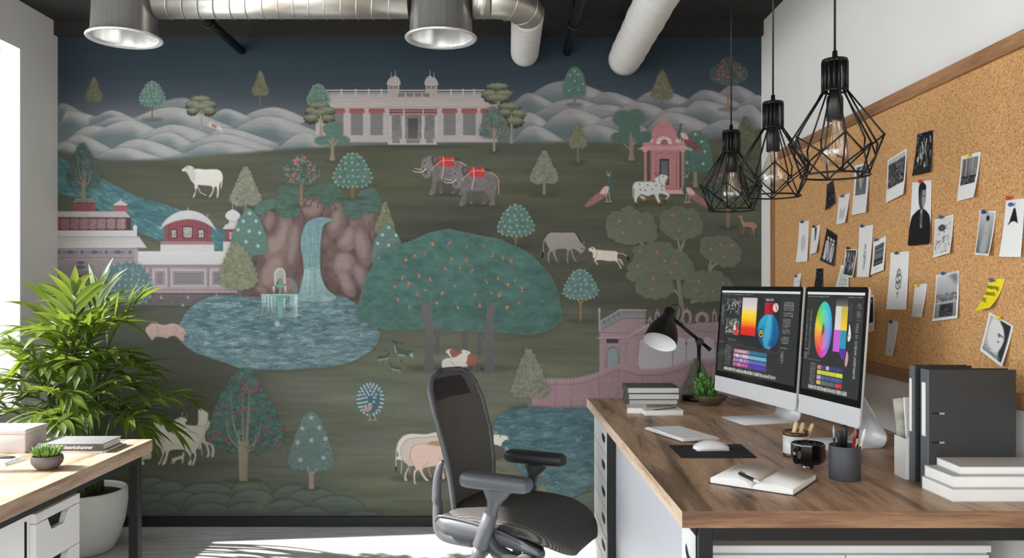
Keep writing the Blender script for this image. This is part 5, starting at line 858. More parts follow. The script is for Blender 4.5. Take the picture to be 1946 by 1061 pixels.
def drum(x, label):
    d = empty('air_outlet', (x, DY-.0, 2.30), 0, label, 'ceiling outlet', 'steel ceiling outlets')
    b = MB(); b.lathe([(.122, CEIL-.002-2.30), (.126, .19), (.133, .03), (.137, .012)], 48, cap=False); b.lathe([(.128, .012), (.122, .06), (.100, .20), (.0001, .21)], 48, cap=False); b.build('drum', M_STEEL, d)
    b = MB(); b.lathe([(.128, .013), (.137, .013), (.152, .006), (.1535, .001), (.150, -.004), (.141, -.004), (.134, .000), (.128, .004), (.128, .013)], 48, cap=False); b.build('rim', M_REFL, d)
    b = MB(); b.lathe([(.127, .011), (.119, .06), (.098, .19)], 48, cap=False); b.build('reflector', M_REFL, d)
drum(-1.623, 'left of the two large round steel ceiling outlets on the silver duct'); drum(-.283, 'right one of the two round steel ceiling outlets, beside the duct bend')
t = empty('fabric_duct', (.605, 2.9, 2.424), 0, 'white fabric ventilation tube running into the mural wall, right of the duct bend', 'duct'); off2 = lambda o: child_off(o, t)
b = MB(); n = 60; b.tube([(.605, 1.2+i*(WALL_Y-.02-1.2)/n, 2.424) for i in range(n+1)], [.085+.0016*math.sin(i*1.9)+.001*math.sin(i*.7) for i in range(n+1)], 36); off2(b.build('sleeve', M_SLEEVE, t))
for y in (2.0, 3.0): b = MB(); b.tube([(.605+.0868*math.cos(a), y, 2.424+.0868*math.sin(a)) for a in [k*2*math.pi/30 for k in range(30)]], .003, 6, closed=True); b.tube([(.605, y, 2.509), (.605, y, CEIL)], .004, 6); off2(b.build('hanger', M_STEEL, t))
for x, z, y0, lab in ((-1.384, 2.474, 3.54, 'thin black ceiling pipe between the two steel outlets, meeting the mural'), (.307, 2.465, 1.7, 'thin black ceiling pipe between the duct bend and the white fabric tube')):
    p = empty('ceiling_pipe', (x, y0, z), 0, lab, 'pipe', 'black ceiling pipes'); o2 = lambda o: child_off(o, p)
    b = MB(); b.tube([(x, y0, z), (x, WALL_Y-.003, z)], .021, 18); o2(b.build('pipe', M_BLACK, p))
    b = MB(); h = 3.78; b.tube([(x+.025*math.cos(a), h, z+.025*math.sin(a)) for a in [k*2*math.pi/20 for k in range(20)]], .005, 6, closed=True); b.tube([(x, h, z+.025), (x, h, CEIL)], .005, 8); o2(b.build('hanger', M_BLACK, p))
# ------------------------------------------------------------------ pendants
M_BULB = thin_glass('bulb_glass', (.97, .95, .92), .12); M_FIL = mat('pale_filament', (232, 214, 186), .4, .3, var=.05)
def pendant(loc, label, rz):
    d = empty('pendant_lamp', loc, rz, label, 'pendant lamp', 'black wire cage pendant lamps over the desk')
    R, H = .114, .285; wr = .0023   # origin: bottom ring height
    b = MB(); b.tube([(0, 0, H+.005), (0, 0, CEIL-.02-loc[2])], .0028, 8); b.build('cord', M_BLACK, d)
    b = MB(); b.lathe([(.045, CEIL-loc[2]-.03), (.05, CEIL-loc[2])], 24); b.build('canopy', M_BLACK, d)
    b = MB(); b.lathe([(.006, H+.02), (.007, H), (.030, H-.001), (.031, H-.006), (.0305, H-.010)], 28)
    for k in range(16):
        a = k*2*math.pi/16; b.tube([(.0285*math.cos(a), .0285*math.sin(a), H-.006), (.0285*math.cos(a), .0285*math.sin(a), H-.078)], .0032, 6)
    b.tube([(.0285*math.cos(a), .0285*math.sin(a), H-.078) for a in [k*2*math.pi/28 for k in range(28)]], .0030, 6, closed=True); b.build('cap', M_BLACK, d)
    b = MB(); b.lathe([(.012, H-.005), (.013, H-.085), (.0185, H-.092), (.0195, H-.10), (.0195, H-.150), (.016, H-.150)], 24); b.build('socket', M_BLKPL, d)
    b = MB(); n = 6; zb, zm, zk = 0, .088, .046
    pt = lambda r, z, k, h=0: Vector((r*math.cos((k+h)*2*math.pi/n), r*math.sin((k+h)*2*math.pi/n), z))
    for k in range(n):
        top = pt(.0285, H-.078, k); mid = pt(R, zm, k); b.tube([top, mid], wr, 6); b.tube([pt(.0285, H-.078, k, .5), pt(R*.86, zm-.012, k, .5)], wr, 6)
        kn = pt(R*.83, zk, k, .5); b.tube([mid, kn], wr, 6); b.tube([pt(R, zm, k+1), kn], wr, 6); b.tube([kn, pt(R*.70, zb, k)], wr, 6); b.tube([kn, pt(R*.70, zb, k+1)], wr, 6); b.tube([pt(R*.86, zm-.012, k, .5), kn], wr, 6); b.tube([mid, pt(R*.70, zb, k)], wr, 6)
        b.ball(mid, .0034, 8, 6); b.ball(kn, .003, 8, 6)
    b.tube([(R*.70*math.cos(a), R*.70*math.sin(a), zb) for a in [k*2*math.pi/40 for k in range(40)]], wr*1.25, 6, closed=True); b.build('cage', M_BLACK, d)
    g = MB(); z0 = H-.150; g.lathe([(.0135, z0), (.0145, z0-.012), (.0235, z0-.032), (.033, z0-.060), (.036, z0-.078), (.033, z0-.094), (.022, z0-.106), (.006, z0-.111), (.0001, z0-.1113)], 28, cap=False); bu = g.build('bulb', M_BULB, d)
    b = MB()
    for k in range(7):
        a = k*2*math.pi/7; b.tube([(.005*math.cos(a), .005*math.sin(a), z0-.012), (.012*math.cos(a+.2), .012*math.sin(a+.2), z0-.078)], .0007, 5); b.tube([(.012*math.cos(a+.2), .012*math.sin(a+.2), z0-.078), (.005*math.cos(a+.45), .005*math.sin(a+.45), z0-.014)], .0007, 5)
    b.tube([(0, 0, z0), (0, 0, z0-.03)], [.006, .004], 10); b.build('filament', M_FIL, bu)
pendant((.80, 2.92, 1.525), 'smallest looking wire cage pendant lamp, farthest of the three, hanging before the mural', .1); pendant((.80, 2.46, 1.525), 'middle one of the three black wire cage pendant lamps over the desk', .25); pendant((.80, 1.995, 1.525), 'nearest and largest looking black wire cage pendant lamp, hanging before the cork board', .35)
# ------------------------------------------------------------------ the right desk and the units under it
ZT = DESK_Z; TH = .038
pA, pB = at_z(1115, 757, ZT), at_z(1296, 972, ZT)      # back and front corner of its free long edge
desk = empty('work_desk', (0, 0, 0), 0, 'large wooden work desk with a black steel frame along the right wall', 'desk')
XR = 1.31
b = MB(); b.prism([(pB.x, pB.y), (XR, pB.y), (XR, pA.y), (pA.x, pA.y)], ZT-TH, ZT); b.m = 0
top = b.build('desk_top', [M_OAK, M_OAKX, M_EDGELIT], desk, bevel=.0015)
for f in top.data.polygons:
    if abs(f.normal.z) < .5: f.material_index = 1 if abs(f.normal.y) > .5 else 2
def leg(parent, x0, x1, y0, y1, z1): b = MB(); b.box(x0, x1, y0, y1, 0, z1); return b.build('leg', M_BLACK, parent, bevel=.0015)
zu = ZT-TH
leg(desk, .428, .460, pB.y+.012, pB.y+.044, zu); leg(desk, 1.26, 1.292, pB.y+.012, pB.y+.044, zu); leg(desk, .372, .401, 3.035, 3.067, zu); leg(desk, 1.26, 1.292, 3.54, 3.572, zu)
b = MB(); b.box(.460, 1.26, pB.y+.014, pB.y+.042, zu-.032, zu); b.build('front_rail', M_BLACK, desk, bevel=.001)
b = MB(); b.box(1.262, 1.29, pB.y+.044, 3.54, zu-.032, zu); b.build('side_rail', M_BLACK, desk)
# pull-out side cabinet by the front corner
cab = empty('side_cabinet', (.40, 1.87, 0), 0, 'tall white side cabinet closing the chair side of the wooden work desk', 'cabinet'); o2 = lambda o: child_off(o, cab)
M_LAMC = mat('grey_laminate', (196, 199, 205), .45, var=.012)
b = MB(); b.box(.402, .418, 1.862, 3.028, .02, zu-.003); b.box(.418, .426, 1.90, 3.028, .02, zu-.003); o2(b.build('body', M_LAMC, cab, bevel=.001))
b = MB(); P0 = [(.397, .02), (.4265, .02), (.4265, zu-.028), (.407, zu-.004), (.397, zu-.004)]
b.prism([(x, z) for x, z in P0], 0, .012, M=TM(0, 1.862, 0) @ rot('X', 90)); o2(b.build('door', M_LAM, cab, bevel=.0008))
b = MB(); b.prism(spl([(.403, .655), (.4035, .67), (.4055, .668), (.411, .645), (.4205, .628), (.416, .618), (.408, .632)], 4).tolist(), 0, .0012, M=TM(0, 1.8502, 0) @ rot('X', 90)); o2(b.build('grip_hole', M_BLKPL, cab))
# drawer pedestal at the far end
M_HOLE = mat('dark_recess', (10, 10, 11), .8, var=.1)
ped = empty('drawer_pedestal', (.58, 3.27, 0), 0, 'white drawer pedestal with four drawers under the far end of the wooden work desk', 'drawer unit'); o2 = lambda o: child_off(o, ped)
b = MB(); b.box(.384, .80, 3.075, 3.50, .015, zu-.002); o2(b.build('carcass', M_LAM, ped, bevel=.001))
for k in range(6):
    z1 = zu-.006-k*.1035; b = MB(); b.box(.3705, .3835, 3.077, 3.498, z1-.0995, z1); dr = o2(b.build('drawer', M_LAM, ped, bevel=.001))
    b = MB(); b.prism([(3.11, z1-.032), (3.10, z1-.046), (3.12, z1-.060), (3.19, z1-.060), (3.21, z1-.046), (3.20, z1-.032)], -.0006, .0006, M=TM(.3702, 0, 0) @ Matrix(((0, 0, 1, 0), (1, 0, 0, 0), (0, 1, 0, 0), (0, 0, 0, 1)))); o = b.build('grip_hole', M_HOLE, dr); o.parent = dr; o.location = (0, 0, 0)
low = empty('low_cabinet', (.9, 2.4, 0), 0, 'low white cabinet on the floor behind the black front rail of the wooden work desk', 'cabinet'); o2 = lambda o: child_off(o, low)
b = MB(); b.box(.50, 1.245, 2.12, 2.62, .02, .565); o2(b.build('carcass', M_LAM, low, bevel=.002)); b = MB(); b.box(.496, 1.249, 2.106, 2.625, .566, .584); o2(b.build('cabinet_top', M_LAM, low, bevel=.002))
for x0, x1 in ((.503, .871), (.874, 1.242)):
    b = MB(); b.box(x0, x1, 2.105, 2.119, .03, .560); o2(b.build('door', M_LAM, low, bevel=.001))
# ------------------------------------------------------------------ the left desk
pL = at_z(290, 835, ZT); LX = pL.x; LY = pL.y
ld = empty('side_desk', (0, 0, 0), 0, 'sunlit pale wooden desk with black steel legs under the window', 'desk')
b = MB(); b.box(-2.29, LX, 1.25, LY, ZT-.040, ZT); top = b.build('desk_top', [M_OAKL, M_OAKLE], ld, bevel=.0015)
for f in top.data.polygons:
    if abs(f.normal.z) < .5: f.material_index = 1
xq = at_d(257, 900, LY-.03).x
for x in (xq, -2.26):
    for y in (LY-.030, 1.30): leg(ld, x-.015, x+.015, y-.015, y+.015, ZT-.040)
b = MB(); b.box(xq-.013, xq+.013, 1.315, LY-.045, ZT-.068, ZT-.040); b.build('side_rail', M_BLACK, ld)
b = MB(); b.box(-2.245, xq-.015, LY-.043, LY-.017, ZT-.068, ZT-.040); b.build('back_rail', M_BLACK, ld)
# drawer tower under it
dx, dy0, dy1, dz = -1.265, 2.125, 2.42, .640
p1 = at_d(152, 937, 2.42); dx, dz = p1.x, p1.z; dy0 = 2.42*0+dx*F_PX/(68-VX)
dt = empty('drawer_tower', (dx-.22, (dy0+dy1)/2, 0), 0, 'white drawer tower with cut-out grips under the sunlit pale desk', 'drawer unit'); o2 = lambda o: child_off(o, dt)
b = MB(); b.box(dx-.46, dx-.018, dy0, dy1, .012, dz); o2(b.build('carcass', M_LAM, dt, bevel=.001))
b = MB(); b.box(dx-.03, dx-.024, dy0-.0015, dy0+.001, .05, dz-.02); o2(b.build('seam', M_HOLE, dt))
n = 5; hh = (dz-.028-.02)/n; YZX = Matrix(((0, 0, 1, 0), (1, 0, 0, 0), (0, 1, 0, 0), (0, 0, 0, 1)))
b = MB(); b.box(dx-.0175, dx, dy0, dy1, dz-.026, dz); o2(b.build('top_strip', M_LAM, dt, bevel=.001))
for k in range(n):
    z1 = dz-.0285-k*hh; z0 = z1-hh+.0025; yc = (dy0+dy1)/2; g = .058; dp = .034
    b = MB(); b.prism([(dy0+.002, z0), (dy1-.002, z0), (dy1-.002, z1), (yc+g, z1), (yc+g*.72, z1-dp*.3), (yc+g*.5, z1-dp), (yc-g*.62, z1-dp), (yc-g*.95, z1), (dy0+.002, z1)], -.0085, .0085, M=TM(dx-.0088, 0, 0) @ YZX); dr = o2(b.build('drawer', M_LAM, dt, bevel=.0006))
    b = MB(); b.prism([(yc+g, z1), (yc+g*.72, z1-dp*.3), (yc+g*.5, z1-dp), (yc-g*.62, z1-dp), (yc-g*.95, z1)], -.0004, .0004, M=TM(dx-.0172, 0, 0) @ YZX); o = b.build('grip_hole', M_HOLE, dr)
# ------------------------------------------------------------------ things on the left desk
def at_desk(px, py): return at_z(px, py, ZT)
M_GREYBOX = mat('grey_card', (196, 190, 188), .75, var=.02); M_SLATE = mat('slate_book_cloth', (74, 74, 74), .7, var=.05, scale=200, bump=.1); M_SLATET = mat('grey_book_cover', (120, 121, 122), .6, var=.03)
pb = at_desk(48, 862); bx = empty('storage_box', (pb.x-.16, pb.y+.05, ZT), 0, 'plain light grey storage box on the sunlit desk, cut by the left picture edge', 'box'); o2 = lambda o: child_off(o, bx)
hb = (862-817)/F_PX*pb.y
b = MB(); b.rbox(pb.x-.32, pb.x, pb.y, pb.y+.115, ZT, ZT+hb*.80, .003); o2(b.build('box_body', M_GREYBOX, bx)); b = MB(); b.rbox(pb.x-.322, pb.x+.002, pb.y-.002, pb.y+.117, ZT+hb*.80, ZT+hb, .003); lid = o2(b.build('lid', M_GREYBOX, bx))
b = MB(); b.box(pb.x-.19, pb.x-.115, pb.y+.03, pb.y+.038, ZT+hb+.0003, ZT+hb+.006); o = b.build('dark_marker', M_BLKPL); tag(o, 'thin black marker lying on the grey storage box lid', 'marker')
# papers with book
a0 = at_desk(116, 863); a1 = at_desk(216, 856); a2 = at_desk(224, 843)
pp = MB(); random.seed(4)
for k in range(3): pp.box(-.095, .095, -.07, .07, .0022*k, .0022*k+.0018, M=rot('Z', [3, -2, 5][k]))
ps = pp.build('paper_stack', M_PAPER, loc=((a1.x-.105), (a0.y+.082), ZT)); tag(ps, 'few loose white sheets lying under the dark hardback on the sunlit desk', 'papers')
c0, c1 = at_z(70, 857, ZT+.008), at_z(195, 857, ZT+.008); d = c0.y; hbk = .0215; bw = c1.x-c0.x
bk = empty('hardback_book', (c0.x, d, ZT+.0068), math.radians(1), 'dark grey hardback with white spine lettering on the sunlit desk', 'book')
def hardback(bk, w, dep, h, mc, mt, spine='front', t=.0022, mp=None):
    """closed book: w along x, dep along y, spine towards -y or -x"""
    b = MB()
    b.rbox(0, w, 0, dep, 0, t, .0008); b.rbox(0, w, 0, dep, h-t, h, .0008)
    if spine == 'front': b.rbox(0, w, 0, t, t*.5, h-t*.5, .0008)
    elif spine == 'left': b.rbox(0, t, 0, dep, t*.5, h-t*.5, .0008)
    elif spine == 'right': b.rbox(w-t, w, 0, dep, t*.5, h-t*.5, .0008)
    else: b.rbox(0, w, dep-t, dep, t*.5, h-t*.5, .0008)
    c = b.build('cover', [mc, mt], bk)
    for f in c.data.polygons:
        if f.normal.z > .9: f.material_index = 1
    b = MB(); m = .004; b.box((t if spine == 'left' else m), w-(t if spine == 'right' else m), (t if spine == 'front' else m), dep-(t if spine == 'back' else m), t, h-t); b.build('pages', mp or M_PAGES, bk)
hardback(bk, bw, .125, hbk, M_SLATE, M_SLATET, 'front')
text_mesh('spine_lettering', 'Zdeenkshanner', .0155, M_PAPER, TM(bw*.60, -.0004, hbk*.48) @ rot('X', 90), bk, .0003)
# papers with pen at the edge
q = at_desk(6, 880); pp = MB()
for k in range(3): pp.box(-.11, .045-k*.006, -.035, .045, .0025*k, .0025*k+.002, M=rot('Z', -6+4*k))
o = pp.build('paper_stack', M_PAPER, loc=(q.x-.01, q.y, ZT)); tag(o, 'small pile of paper at the left picture edge, in front of the grey box', 'papers')
b = MB(); b.tube([(-.08, 0, 0), (.035, .006, 0), (.043, .0065, 0)], [.0035, .0035, .001], 10); o = b.build('ballpoint_pen', M_BLKPL, loc=(q.x-.02, q.y+.015, ZT+.0113)); tag(o, 'slim dark pen lying on the paper pile at the left picture edge', 'pen')
# succulent
s = at_desk(85, 893); sc = 57/F_PX*s.y/2
M_POTG = mat('grey_stoneware', (104, 98, 94), .7, var=.1, scale=40, bump=.2); M_SUCC = mat('succulent_green', (112, 150, 58), .45, var=.35, scale=12)
su = empty('succulent_pot', (s.x, s.y+.012, ZT), 0, 'small spiky succulent in a round grey bowl on the sunlit desk', 'potted plant')
b = MB(); k = sc/.05; b.lathe([(.0001, 0), (.026*k, 0), (.036*k, .006*k), (.047*k, .020*k), (.050*k, .032*k), (.047*k, .044*k), (.044*k, .046*k), (.042*k, .043*k), (.044*k, .034*k), (.040*k, .030*k), (.0001, .030*k)], 36, cap=False); b.build('bowl', M_POTG, su)
b = MB(); b.lathe([(.043*k, .037*k), (.030*k, .041*k), (.0001, .043*k)], 24, cap=False); b.build('soil', M_DARKSOIL, su)
random.seed(8); b = MB()
for i in range(120):
    a = random.uniform(0, 6.283); r = .034*k*math.sqrt(random.random()); tl = r/(.034*k)*.75+random.uniform(-.15, .15); L = random.uniform(.026, .042)*k
    p0 = Vector((r*math.cos(a)*.75, r*math.sin(a)*.75, .040*k)); dr_ = Vector((math.cos(a)*math.sin(tl), math.sin(a)*math.sin(tl), math.cos(tl))); b.tube([p0, p0+dr_*L*.5, p0+dr_*L*.85, p0+dr_*L+Vector((0, 0, .002))], [.0028*k, .0034*k, .0022*k, .0003], 6)
b.build('leaves', M_SUCC, su)
# ------------------------------------------------------------------ the palm by the window
def leaf_mat(name, c, c2, tr):
    m = bpy.data.materials.new(name); m.use_nodes = True; nt = m.node_tree; N = nt.nodes; L = nt.links; p = N['Principled BSDF']; p.inputs['Roughness'].default_value = .36; p.inputs['Specular IOR Level'].default_value = .4
    tc = N.new('ShaderNodeTexCoord'); n = N.new('ShaderNodeTexNoise'); n.inputs['Scale'].default_value = 7; L.new(tc.outputs['Object'], n.inputs['Vector']); r = N.new('ShaderNodeValToRGB'); r.color_ramp.elements[0].position = .35; r.color_ramp.elements[1].position = .65; r.color_ramp.elements[0].color = (*s2l(c), 1); r.color_ramp.elements[1].color = (*s2l(c2), 1); L.new(n.outputs['Fac'], r.inputs[0]); L.new(r.outputs[0], p.inputs['Base Color'])
    t = N.new('ShaderNodeBsdfTranslucent'); t.inputs['Color'].default_value = (*s2l(tr), 1); mx = N.new('ShaderNodeMixShader'); mx.inputs[0].default_value = .32; L.new(p.outputs[0], mx.inputs[1]); L.new(t.outputs[0], mx.inputs[2]); L.new(mx.outputs[0], N['Material Output'].inputs[0]); return m
M_LEAF = leaf_mat('palm_leaf', (46, 66, 24), (88, 110, 40), (138, 158, 52)); M_STEM = mat('palm_stem', (62, 74, 36), .6, var=.25, scale=20)
M_POTW = mat('white_planter', (206, 205, 202), .55, var=.015)
def strip(b, base, dirv, up, L, w, droop, nseg=8):
    """one lance-shaped leaflet with a folded midrib"""
    d = dirv.normalized(); side = d.cross(up).normalized(); p = base.copy(); prev = None; rows = []
    for i in range(nseg+1):
        t = i/nseg; ww = w*(math.sin(math.pi*min(1, t*.92+.08))**.8)*(1-t**5*.8); nrm = side.cross(d).normalized()
        rows.append([p-side*ww+nrm*ww*.35, p, p+side*ww+nrm*ww*.35]); d = (d+Vector((0, 0, -droop/nseg))).normalized(); p = p+d*(L/nseg)
    vs = [v for r in rows for v in r]; b.add(vs, [f for i in range(nseg) for f in ((i*3, i*3+1, i*3+4, i*3+3), (i*3+1, i*3+2, i*3+5, i*3+4))], True)
plant = empty('potted_palm', (-2.0, 3.85, 0), 0, 'tall leafy palm in a white planter on the floor between window and sunlit desk', 'potted plant')
PR, PH = .188, .292
b = MB(); b.lathe([(.0001, 0), (.11, 0), (.128, .008), (.155, .06), (.178, .14), (.190, .23), (.188, PH-.008), (.184, PH), (.176, PH), (.172, PH-.01), (.174, .24), (.0001, .24)], 56, cap=False); b.build('planter', M_POTW, plant)
b = MB(); b.lathe([(.174, .262), (.10, .268), (.0001, .270)], 32, cap=False); b.build('soil', M_DARKSOIL, plant)
random.seed(21); R = random
XC, YC = .17, -.38                                     # crown shifted and flattened so its shadow leaves the far floor sunlit
def frond(base, az, elev, L, n, lw, ll, curl):
    d = Vector((math.cos(az)*math.cos(elev), math.sin(az)*math.cos(elev), math.sin(elev))); p = base.copy(); pts = [p.copy()]; ds = [d.copy()]; seg = 16
    for i in range(seg): d = (d+Vector((0, 0, -curl/seg*(.4+i/seg)))).normalized(); p = p+d*(L/seg); pts.append(p.copy()); ds.append(d.copy())
    b = MB(); b.m = 1; b.tube(pts, [.0045*(1-.75*i/seg) for i in range(seg+1)], 6); b.m = 0
    for k in range(n):
        t = .12+.88*k/(n-1); i = min(seg-1, int(t*seg)); q = pts[i].lerp(pts[i+1], t*seg-i); dd = ds[i]; hz = Vector((0, 0, 1)); side = dd.cross(hz)
        if side.length < .15: side = Vector((-math.sin(az), math.cos(az), 0))
        side.normalize(); up = side.cross(dd).normalized(); sl = ll*(.7+.5*math.sin(math.pi*min(1, t*.85+.1)))*R.uniform(.82, 1.15)
        for s in (-1, 1):
            v = dd*(.75+.75*t)+side*s*(.85-.3*t)+up*R.uniform(.0, .40)+Vector((R.uniform(-.15, .15), R.uniform(-.15, .15), R.uniform(-.1, .1))); strip(b, q, v, up, sl, lw*R.uniform(.85, 1.2), R.uniform(.3, 1.05))
    strip(b, pts[-1], ds[-1], up, ll*.9, lw, .6)
    b.v = [(max(x, -.325), YC+(y-YC)*(.66 if z > .35 else 1), z) for x, y, z in b.v]
    return b.build('frond', [M_LEAF, M_STEM], plant)
canes = []
for i in range(12):
    a = i*2.4; r0 = .045+.05*R.random(); k = math.sqrt((i+.5)/12)
    top = Vector((XC+.20*k*math.cos(a), YC+.15*k*math.sin(a), 1.04-.30*k*k+R.uniform(-.06, .06))); p0 = Vector((r0*math.cos(a), r0*math.sin(a), .262)); canes.append((top, a, k))
    cb = MB(); md = p0.lerp(top, .5)+Vector((-.05, .09, .03)); cb.tube(spl([tuple(p0), tuple(md), tuple(top)], 6, False), list(np.linspace(.010, .006, 13)), 8); cb.build('cane', M_STEM, plant)
for i, (top, a, k) in enumerate(canes):
    for j in range(4):
        hi = j/3; az = a+R.uniform(-.6, .6)+(j-1)*1.5*(1-.3*k); el = (.95-.75*k)+R.uniform(-.25, .3)+.25*hi; bz = top-Vector((0, 0, .16*(1-hi)*R.random()))
        frond(bz, az, el, R.uniform(.17, .25), R.randint(5, 6), R.uniform(.0130, .0170), R.uniform(.155, .20), R.uniform(.8, 1.5))
for az, el, x, y, z in ((1.0, 1.4, .05, .0, 1.0), (2.4, 1.25, -.06, .02, .98), (.2, 1.2, .11, .03, .97), (-1.2, 1.3, .0, -.05, .97), (2.8, .9, -.12, .0, .82), (.1, .55, .22, .02, .72), (3.2, .45, -.22, -.02, .70), (-.2, .35, .18, -.04, .68), (3.5, .25, -.20, -.05, .62), (-1.4, .4, .02, -.16, .68), (-2.4, .15, -.14, -.14, .62), (3.0, .25, -.26, .0, .62), (2.7, .5, -.24, .04, .78)):
    frond(Vector((x+XC, y+YC, z)), az, el, R.uniform(.20, .27), 6, .0160, .19, R.uniform(.7, 1.2))
# ------------------------------------------------------------------ office chair
M_CHG = mat('grey_chair_plastic', (82, 84, 88), .42, var=.04, scale=60); M_CHD = mat('dark_grey_plastic', (58, 59, 61), .45, var=.05); M_PAD = mat('black_arm_pad', (40, 40, 42), .5, var=.05); M_PADG = mat('grey_arm_pad', (84, 86, 90), .45, var=.04)
def mesh_fabric(name, c1, c2, axis):
    m = bpy.data.materials.new(name); m.use_nodes = True; nt = m.node_tree; N = nt.nodes; L = nt.links; p = N['Principled BSDF']; p.inputs['Roughness'].default_value = .75; p.inputs['Specular IOR Level'].default_value = .25
    tc = N.new('ShaderNodeTexCoord'); w = N.new('ShaderNodeTexWave'); w.bands_direction = axis; w.inputs['Scale'].default_value = 38; w.inputs['Distortion'].default_value = 2.2; w.inputs['Detail'].default_value = 2; w.inputs['Detail Scale'].default_value = 1.5; L.new(tc.outputs['Object'], w.inputs['Vector'])
    r = N.new('ShaderNodeValToRGB'); r.color_ramp.elements[0].color = (*s2l(c1), 1); r.color_ramp.elements[1].color = (*s2l(c2), 1); L.new(w.outputs['Fac'], r.inputs[0]); L.new(r.outputs[0], p.inputs['Base Color']); b = N.new('ShaderNodeBump'); b.inputs['Strength'].default_value = .5; b.inputs['Distance'].default_value = .001; L.new(w.outputs['Fac'], b.inputs['Height']); L.new(b.outputs[0], p.inputs['Normal']); return m
M_MESH = mesh_fabric('chair_mesh', (44, 43, 41), (120, 117, 112), 'Y'); M_SEATM = mesh_fabric('seat_mesh', (48, 47, 45), (96, 93, 90), 'Y')
ch = empty('office_chair', (.035, 3.08, 0), math.radians(-25), 'grey mesh back swivel office chair with armrests in the middle of the room', 'chair')
def bw_(z): return np.interp(z, [.375, .45, .55, .66, .78, .86, .90, .918], [.150, .165, .180, .192, .198, .182, .145, .085])
def bu_(z): return np.interp(z, [.375, .45, .55, .66, .78, .918], [-.205, -.205, -.212, -.232, -.268, -.318])
def bpt(z, f): w = bw_(z); return Vector((bu_(z)+.035*f*f-.008, w*f, z))
zs = list(np.linspace(.375, .86, 16))+[.885, .902, .913, .918]
b = MB(); nx = 15; vs = [bpt(z, -1+2*i/(nx-1)) for z in zs for i in range(nx)]; nb = len(vs); vs += [v+Vector((-.008, 0, 0)) for v in vs]
fs = []
for k, (o_, fl) in enumerate(((0, 0), (nb, 1))):
    for j in range(len(zs)-1):
        for i in range(nx-1): q = (o_+j*nx+i, o_+j*nx+i+1, o_+(j+1)*nx+i+1, o_+(j+1)*nx+i); fs.append(q[::-1] if fl else q)
b.add(vs, fs, True); b.build('backrest', M_MESH, ch)
rim = [bpt(z, -1) for z in zs]+[bpt(.918, f) for f in (-.5, 0, .5)]+[bpt(z, 1) for z in zs[::-1]]+[bpt(.375, f) for f in (.5, 0, -.5)]
b = MB(); b.tube([p+Vector((-.004, 0, 0)) for p in rim], .0105, 10, closed=True); b.build('back_frame', M_CHG, ch)
b = MB(); vs = [bpt(z, -.72+1.44*i/10)+Vector((.003+.002*math.sin(i), 0, 0)) for z in (.818, .84, .86, .88, .893) for i in range(11)]; b.add(vs, [(j*11+i, j*11+i+1, (j+1)*11+i+1, (j+1)*11+i) for j in range(4) for i in range(10)], True); b.add([v-Vector((.006, 0, 0)) for v in vs], [(j*11+i, (j+1)*11+i, (j+1)*11+i+1, j*11+i+1) for j in range(4) for i in range(10)], True); b.build('head_band', M_PAD, ch)
for v in (-.178, .178):
    b = MB(); pa = [(-.218, .605), (-.232, .585), (-.244, .53), (-.246, .46), (-.246, .40), (-.236, .345), (-.19, .326), (-.10, .322)]
    b.tube([(u, v*(1 if z > .45 else .95), z) for u, z in spl(pa, 5, False)], list(np.interp(np.linspace(0, 1, 36), [0, .2, .5, .8, 1], [.008, .015, .019, .024, .022])), 12); b.build('back_support', M_CHG, ch)
# seat
b = MB(); nu, nv = 26, 17; vsT, vsB = [], []
for i in range(nu):
    t = i/(nu-1); u = -.225+.510*t; hw = .235*min(1, (1-abs(2*t-1)**5))**.30 if 0 < t < 1 else .11
    zt = np.interp(t, [0, .12, .3, .55, .72, .85, .94, 1], [.428, .440, .440, .438, .428, .402, .368, .335])
    for j in range(nv):
        f = -1+2*j/(nv-1); v = f*hw; edge = abs(f)**4; vsT.append((u, v, zt-.014*edge+.006*(1-f*f)*0)); vsB.append((u-.004, v*.985, zt-np.interp(t, [0, .5, .8, 1], [.05, .055, .05, .03])*(.9+.1*edge)-.006))
n0 = nu*nv; fs = []
for i in range(nu-1):
    for j in range(nv-1): a = i*nv+j; fs += [(a, a+nv, a+nv+1, a+1), (n0+a, n0+a+1, n0+a+nv+1, n0+a+nv)]
ring = [j for j in range(nv)]+[i*nv+nv-1 for i in range(1, nu)]+[(nu-1)*nv+j for j in range(nv-2, -1, -1)]+[i*nv for i in range(nu-2, 0, -1)]
for k in range(len(ring)): a, c = ring[k], ring[(k+1) % len(ring)]; fs.append((a, c, c+n0, a+n0))
b.add(vsT+vsB, fs, True); st = b.build('seat', M_SEATM, ch); m = st.modifiers.new('smooth', 'SUBSURF'); m.levels = m.render_levels = 1
